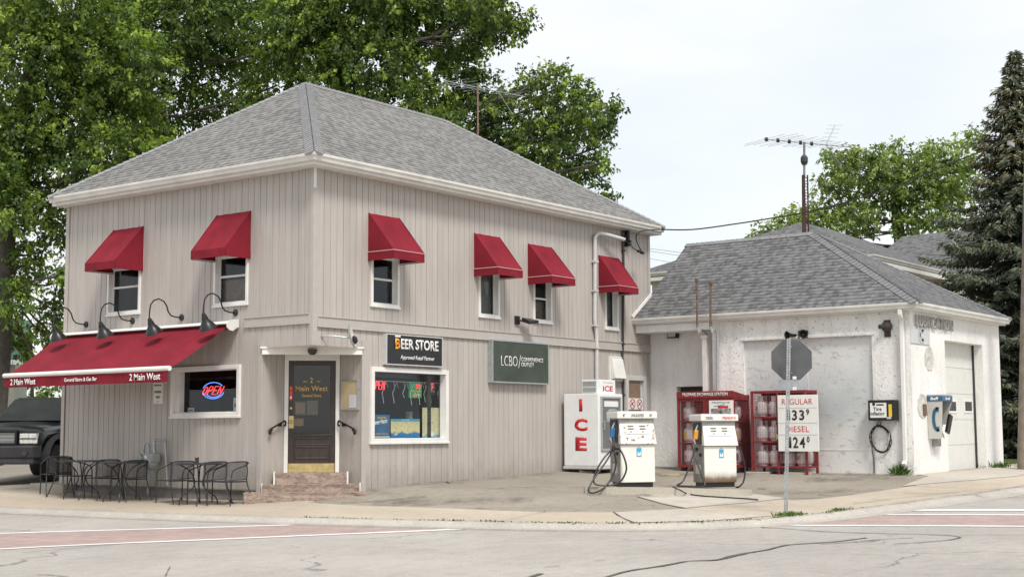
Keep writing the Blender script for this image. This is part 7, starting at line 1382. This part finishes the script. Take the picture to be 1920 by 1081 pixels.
for k, (a, b_, lb) in enumerate((((1205, 464), (1320, 479), 'thin distant wire seen right of the store, topmost of three'), ((1205, 468.5), (1320, 486), 'thin distant wire seen right of the store, middle of three'), ((1205, 482), (1320, 503), 'thin distant wire seen right of the store, lowest of three'))): wire('distant_wire', lb, [(a[0], a[1], 60), (b_[0], b_[1], 58)], .012, 'grey')

# ================================================================== TREES
def leaf_cloud(name, pos, tip, nrm, ln, wd, tint, mat, parent):
    """one small folded leaf per row: base pos, tip direction, face normal"""
    n = len(pos); tip = tip/np.linalg.norm(tip, axis=1, keepdims=True); side = np.cross(tip, nrm); side /= np.linalg.norm(side, axis=1, keepdims=True)+1e-9; up = np.cross(side, tip)
    ln = ln[:, None]; wd = wd[:, None]
    v = np.empty((n, 4, 3)); v[:, 0] = pos; v[:, 1] = pos+tip*ln*.45+side*wd*.5+up*wd*.12; v[:, 2] = pos+tip*ln-up*ln*.12; v[:, 3] = pos+tip*ln*.45-side*wd*.5+up*wd*.12
    me = bpy.data.meshes.new(name); me.vertices.add(n*4); me.vertices.foreach_set('co', v.ravel()); me.loops.add(n*6); i = np.arange(n)[:, None]*4
    me.loops.foreach_set('vertex_index', np.concatenate([i, i+1, i+2, i, i+2, i+3], 1).ravel()); me.polygons.add(n*2); me.polygons.foreach_set('loop_start', np.arange(n*2)*3)
    me.update(calc_edges=True); a = me.attributes.new('tint', 'FLOAT', 'POINT'); a.data.foreach_set('value', np.repeat(tint, 4).astype(np.float32)); me.materials.append(M[mat]); me.validate()
    o = bpy.data.objects.new(name, me); SC.collection.objects.link(o); o.parent = parent; return o
def rand_unit(n): v = RNG.normal(size=(n, 3)); return v/np.linalg.norm(v, axis=1, keepdims=True)
def crown(blobs, per_m2, lps, size, name, mat, parent, origin, flat=.85, bright=.35, tw=.34):
    P, T, N, LN, WD, TI = [], [], [], [], [], []
    for c, R in blobs:
        n = max(6, int(per_m2*R*R)); d = rand_unit(n); rad = R*RNG.uniform(.12, 1, n)**.45*(1+.18*RNG.normal(size=n)); q = c+d*rad[:, None]*np.array([1, 1, flat]); bt = RNG.uniform(-.12, .12)
        tdir = d*1.0+rand_unit(n)*.7+np.array([0, 0, -.15]); tdir /= np.linalg.norm(tdir, axis=1, keepdims=True)
        base = RNG.uniform(.15, .55, n)+bt; br = RNG.random(n) < bright; base = np.where(br, RNG.uniform(.6, 1., n), base)
        for k in range(lps):
            f = (k+.5)/lps; p = q+tdir*(tw*(f-.3))[..., None] if False else q+tdir*tw*(f-.3)+rand_unit(n)*tw*.28
            td = tdir*.5+rand_unit(n)*.85+np.array([0, 0, -.55]); nr = np.array([0, 0, 1.])+rand_unit(n)*.65
            s = size*RNG.uniform(.65, 1.25, n); P.append(p); T.append(td); N.append(nr); LN.append(s); WD.append(s*RNG.uniform(.55, .8, n)); TI.append(np.clip(base+RNG.normal(0, .08, n)+(.08 if k > lps*.6 else 0), 0, 1))
    return leaf_cloud(name, np.concatenate(P)-origin, np.concatenate(T), np.concatenate(N), np.concatenate(LN), np.concatenate(WD), np.concatenate(TI), mat, parent)
def limb_tubes(q, a, b, r0, r1, r, wob=.12):
    a = Vector(a); b = Vector(b); n = 5; L_ = (b-a).length; pts = []
    for k in range(n+1):
        f = k/n; p = a.lerp(b, f)+Vector((r.uniform(-1, 1), r.uniform(-1, 1), r.uniform(-.5, 1)))*wob*L_*math.sin(PI*f)*.6+Vector((0, 0, -.10*L_*math.sin(PI*f))); pts.append(p)
    q.tube(pts, [r0+(r1-r0)*k/n for k in range(n+1)], 6, caps=False); return pts
def tree(name, label, trunk, D0, blobs, per, lps, size, mat='leaf', group=None, r0=.38, bright=.35, seed=1, spread=1., tw=.34, nfork=3):
    r = random.Random(seed); ppm = FPX/D0; base = bd(trunk[0][0], trunk[0][1], D0+trunk[0][2]); gz = H(base[0], base[1])-.3; o = Vector((base[0], base[1], gz)); t = thing(name, label, 'tree', tuple(o), 0, group)
    TP = [Vector((0, 0, 0))]+[Vector(bd(px, py, D0+dd))-o for px, py, dd in trunk[1:]]
    q = MB(); sm = smooth_line(TP, 5); n = len(sm); q.tube(sm, [r0*(1-.62*i/(n-1)) for i in range(n)], 12)
    BL = []
    for px, py, rp_ in blobs:
        dd = r.uniform(-1, 1)*spread; c = Vector(bd(px, py, D0+dd))-o; BL.append((np.array(c), rp_/ppm))
    for c, R in BL:
        cv = Vector(c); best = min(range(n//3, n), key=lambda i: (sm[i]-cv).length+max(0, sm[i].z-cv.z+.5)*1.5); rr = min(.065, .025+.022*R); pts = limb_tubes(q, sm[best], cv, rr, .03, r)
        for k in range(nfork+int(R*2)):
            s_ = pts[r.randint(2, 5)]; e_ = cv+Vector((r.uniform(-1, 1), r.uniform(-1, 1), r.uniform(-.6, 1)))*R*.8; limb_tubes(q, s_, e_, .015, .004, r, .1)
    q.build('trunk', 'bark', t, smooth=True, fix=False); crown(BL, per, lps, size, 'crown', mat, t, np.zeros(3), bright=bright, tw=tw); return t
tree('maple_tree', 'broad maple filling the top left corner, leaning trunk at the left edge of the photo', [(-18, 880, 0), (2, 640, 0), (12, 450, 0), (24, 300, 0), (60, 120, 0), (90, -80, 1)], 41,
 [(60, 100, 105), (150, 215, 105), (35, 255, 95), (165, 70, 100), (95, 330, 85), (205, 290, 80), (20, 385, 60), (-40, 200, 100), (-30, 330, 80), (95, -20, 120), (-20, 30, 110), (150, 390, 35), (255, 215, 70), (60, 470, 38), (105, 530, 30), (20, 560, 42), (88, 615, 34), (40, 650, 26), (120, 440, 30), (-10, 480, 50), (100, 580, 26), (130, 500, 28), (10, 620, 32), (75, 400, 40), (250, 120, 90), (285, 300, 45), (45, 520, 30), (70, 680, 14), (112, 640, 20)], 125, 17, .140, group='tall maples behind the store', bright=.5, seed=3, spread=1.6, r0=.34)
tree('maple_tree', 'tall dark maple rising behind the left slope of the store roof', [(300, 880, 0), (300, 500, 0), (285, 260, 0), (262, 60, 0), (235, -60, 0)], 45,
 [(300, 60, 110), (400, 150, 100), (340, 230, 80), (480, 60, 110), (430, -30, 120), (260, -30, 110), (520, 160, 70), (470, 230, 50), (380, 290, 40), (250, 330, 60), (200, 370, 40), (560, 60, 80), (310, 330, 40), (360, 20, 100), (170, 120, 80), (210, 200, 80)], 105, 16, .142, group='tall maples behind the store', bright=.2, seed=5, spread=2., r0=.3)
tree('maple_tree', 'wide maple spreading right over the store roof behind the old antenna', [(655, 880, 0), (650, 400, 0), (636, 180, 0), (650, 80, 0), (690, -60, 0)], 43,
 [(600, 90, 80), (660, 20, 90), (700, 120, 85), (770, 50, 90), (740, 190, 60), (820, 150, 80), (860, 60, 75), (905, 10, 60), (930, 50, 48), (965, 45, 34), (830, 235, 48), (905, 190, 60), (880, 260, 45), (950, 235, 60), (990, 165, 42), (1035, 140, 30), (1045, 195, 45), (1010, 260, 58), (960, 300, 40), (1060, 250, 50), (1095, 175, 30), (1110, 230, 38), (1140, 200, 20), (1155, 207, 9), (1125, 275, 24), (1075, 305, 42), (1040, 330, 34), (1110, 315, 26), (1135, 235, 22), (1125, 345, 14), (1145, 368, 9), (640, 160, 60), (560, 30, 80), (790, -20, 100), (700, -40, 110), (880, -30, 70), (1085, 345, 16), (1100, 215, 30), (770, 230, 40), (1060, 160, 26), (1135, 305, 12), (870, 120, 40)], 118, 17, .138, group='tall maples behind the store', bright=.38, seed=9, spread=1.5, r0=.32)
tree('background_tree', 'bright green tree rounding up behind the farmhouse roofs', [(1690, 850, 0), (1690, 500, 0), (1680, 380, 0), (1690, 290, 0)], 62,
 [(1620, 320, 48), (1575, 345, 38), (1560, 300, 22), (1700, 315, 55), (1760, 330, 55), (1650, 375, 60), (1580, 390, 40), (1530, 400, 32), (1490, 405, 24), (1740, 390, 60), (1645, 285, 24), (1690, 275, 18), (1750, 280, 24), (1800, 290, 35), (1810, 350, 45), (1460, 425, 18), (1435, 436, 13), (1600, 290, 14), (1520, 430, 24), (1550, 285, 10), (1830, 250, 24), (1485, 438, 20), (1570, 420, 30), (1500, 425, 26), (1450, 438, 16), (1415, 441, 9), (1545, 405, 30), (1430, 432, 20), (1475, 420, 26), (1620, 425, 26), (1700, 425, 34), (1760, 425, 34), (1660, 330, 50), (1740, 300, 30), (1785, 330, 40), (1535, 345, 22), (1590, 300, 22), (1610, 410, 36), (1585, 320, 28), (1720, 350, 45), (1790, 390, 40)], 72, 12, .18, mat='leaf2', bright=.5, seed=21, spread=1.5, r0=.35)
for i, (px, py, D0, bl, lb) in enumerate(((60, 800, 62, [(40, 700, 22), (60, 740, 26), (75, 690, 16), (30, 760, 24), (95, 745, 22), (60, 780, 20)], 'bushy hedge tree seen under the shop awning beyond the truck'), (130, 800, 70, [(105, 715, 24), (120, 760, 26), (85, 760, 18), (140, 700, 20)], 'pale far tree between the truck cab and the store wall'))):
    tree('background_tree', lb, [(px, py, 0), (px, py-40, 0), (px, py-80, 0)], D0, bl, 60, 10, .20, mat='leaf2', bright=.4, seed=40+i, spread=.8, r0=.15, nfork=1)
# low far hedges closing the horizon
for i, (px0, px1, py, hh_, D0, lb) in enumerate(((-300, 200, 800, 34, 95, 'long low line of trees on the far horizon left of the store'), (1860, 2150, 850, 60, 70, 'dark hedge beyond the driveway at the right edge'))):
    a = bd(px0, py, D0); b = bd(px1, py, D0); o = Vector((a[0], a[1], H(a[0], a[1])-.3)); t = thing('hedge', lb, 'hedge', tuple(o)); n = 26; BL = []; rr = random.Random(i)
    for k in range(n): c = Vector(a).lerp(Vector(b), (k+.5)/n); R = rr.uniform(1.0, 1.5)*(hh_/40); BL.append((np.array((c.x-o.x, c.y-o.y, R*1.0+rr.uniform(0, .8))), R))
    crown(BL, 22, 9, .30, 'foliage', 'leaf2', t, np.zeros(3), bright=.25)
# spruce
def spruce(px_top, py_top, D0, label, slope=.36, seed=2):
    r = np.random.default_rng(seed); tp = np.array(bd(px_top, py_top, D0)); gz = H(tp[0], tp[1])-.1; o = np.array([tp[0], tp[1], gz]); hgt = tp[2]-gz; t = thing('spruce_tree', label, 'tree', tuple(o)); q = MB(); q.tube([(0, 0, 0), (0, 0, hgt*.5), (0, 0, hgt-.1)], [.24, .13, .02], 10)
    P, T, N, LN, WD, TI = [], [], [], [], [], []; z = hgt-.1; rr = random.Random(seed)
    while z > .5:
        dz = hgt-z; R = min(dz*slope+.06, 3.1)*r.uniform(.82, 1.12); nb = int(7+min(dz, 5)*1.7); ph = r.uniform(0, 6.28)
        for k in range(nb):
            A = ph+2*PI*k/nb+r.uniform(-.25, .25); L_ = R*r.uniform(.6, 1.15); ca, sa = math.cos(A), math.sin(A); z_ = z+r.uniform(-.12, .12); n = max(3, int(L_/.085)); droop = .30+.25*min(dz/6, 1)
            f = (np.arange(n)+.6)/n; bx = L_*f; bz = z_-droop*L_*f*(1-.45*f)+.12*L_*f**4
            if L_ > .5: q.tube([(0, 0, z_), (ca*L_*.5, sa*L_*.5, z_-droop*L_*.5*.775), (ca*L_*.95, sa*L_*.95, z_-droop*L_*.95*.57+.1*L_)], [.028, .018, .006], 5, caps=False)
            reps = 5 if dz > 1 else 4
            for j in range(reps):
                for s in (-1, 1):
                    sp = (.05+.42*np.sin(np.pi*np.clip(f, 0, 1)*.8+.25)*min(L_, 1.3)*.55)*r.uniform(.1, 1, n)*s; p = np.stack([ca*bx-sa*sp, sa*bx+ca*sp, bz-np.abs(sp)*.25-r.uniform(0, .14, n)], 1)
                    td = np.stack([ca*.7-sa*s*.8+r.normal(0, .3, n), sa*.7+ca*s*.8+r.normal(0, .3, n), -.45+r.normal(0, .3, n)], 1); P.append(p); T.append(td); N.append(np.array([0, 0, 1.])+r.normal(0, .5, (n, 3)))
                    LN.append(r.uniform(.13, .24, n)); WD.append(r.uniform(.045, .075, n)); ti = r.uniform(.1, .6, n); cone = (r.random(n) < (.30 if dz < 3.6 else .06)) & (f > .45); TI.append(np.where(cone, r.uniform(.86, 1, n), ti+.2*(f > .85)))
        z -= (.16+.035*min(dz, 5))*r.uniform(.7, 1.2)
    q.build('trunk', 'bark', t, smooth=True, fix=False); leaf_cloud('crown', np.concatenate(P), np.concatenate(T), np.concatenate(N), np.concatenate(LN), np.concatenate(WD), np.concatenate(TI), 'needle', t); return t
spruce(1901, 92, 41.5, 'tall dark spruce with brown cones near its top, right of the garage', slope=.43)
# ================================================================== WEEDS
def tuft(px, py, n, hgt, spread, name, label, seed, z=.0):
    x, y = G(px, py) if not isinstance(px, tuple) else px; r = np.random.default_rng(seed); o = (x, y, H(x, y)); t = thing(name, label, 'weeds', o); d = rand_unit(n); d[:, 2] = np.abs(d[:, 2])+.5; p = np.stack([r.normal(0, spread, n), r.normal(0, spread*.5, n), np.zeros(n)], 1)
    leaf_cloud('leaves', p, d, rand_unit(n), r.uniform(.4, 1, n)*hgt, np.full(n, .022), r.uniform(0, 1, n), 'weed', t); return t
tuft(1692, 889, 260, .30, .17, 'weed_clump', 'bushy green weeds growing at the garage corner below the downspout', 1); tuft(1479, 966, 200, .09, .16, 'grass_tuft', 'small tuft of grass at the foot of the stop sign post', 2); tuft(1577, 956, 90, .06, .12, 'grass_tuft', 'tiny tuft of grass in the kerb joint right of the stop sign', 3); tuft(1870, 876, 160, .2, .3, 'grass_tuft', 'grass growing at the far foot of the garage side wall', 4)
tuft(452, 936, 60, .10, .08, 'weed_clump', 'small dry weeds at the left end of the lowest stone step', 6)
gt = MB(); P, rr = [], np.random.default_rng(8)
for i in range(len(curb)-1):
    if -9.2 < curb[i][1] < -1.5 and curb[i][0] < 3:
        n = int(14*(1 if rr.random() < .6 else .2)*(2 if rr.random() < .3 else 1))
        for _ in range(n): f = rr.random(); P.append((curb[i][0]*(1-f)+curb[i+1][0]*f+rr.normal(0, .02), curb[i][1]*(1-f)+curb[i+1][1]*f+rr.normal(0, .02)))
P = np.array([(x, y, H(x, y)+.01) for x, y in P]); d = rand_unit(len(P)); d[:, 2] = np.abs(d[:, 2])+.3
o = leaf_cloud('kerb_grass', P, d, rand_unit(len(P)), rr.uniform(.02, .045, len(P)), np.full(len(P), .018), rr.random(len(P)), 'weed', None); tag(o, 'thin line of grass sprouting along the seam behind the kerb', 'grass', kind='stuff')
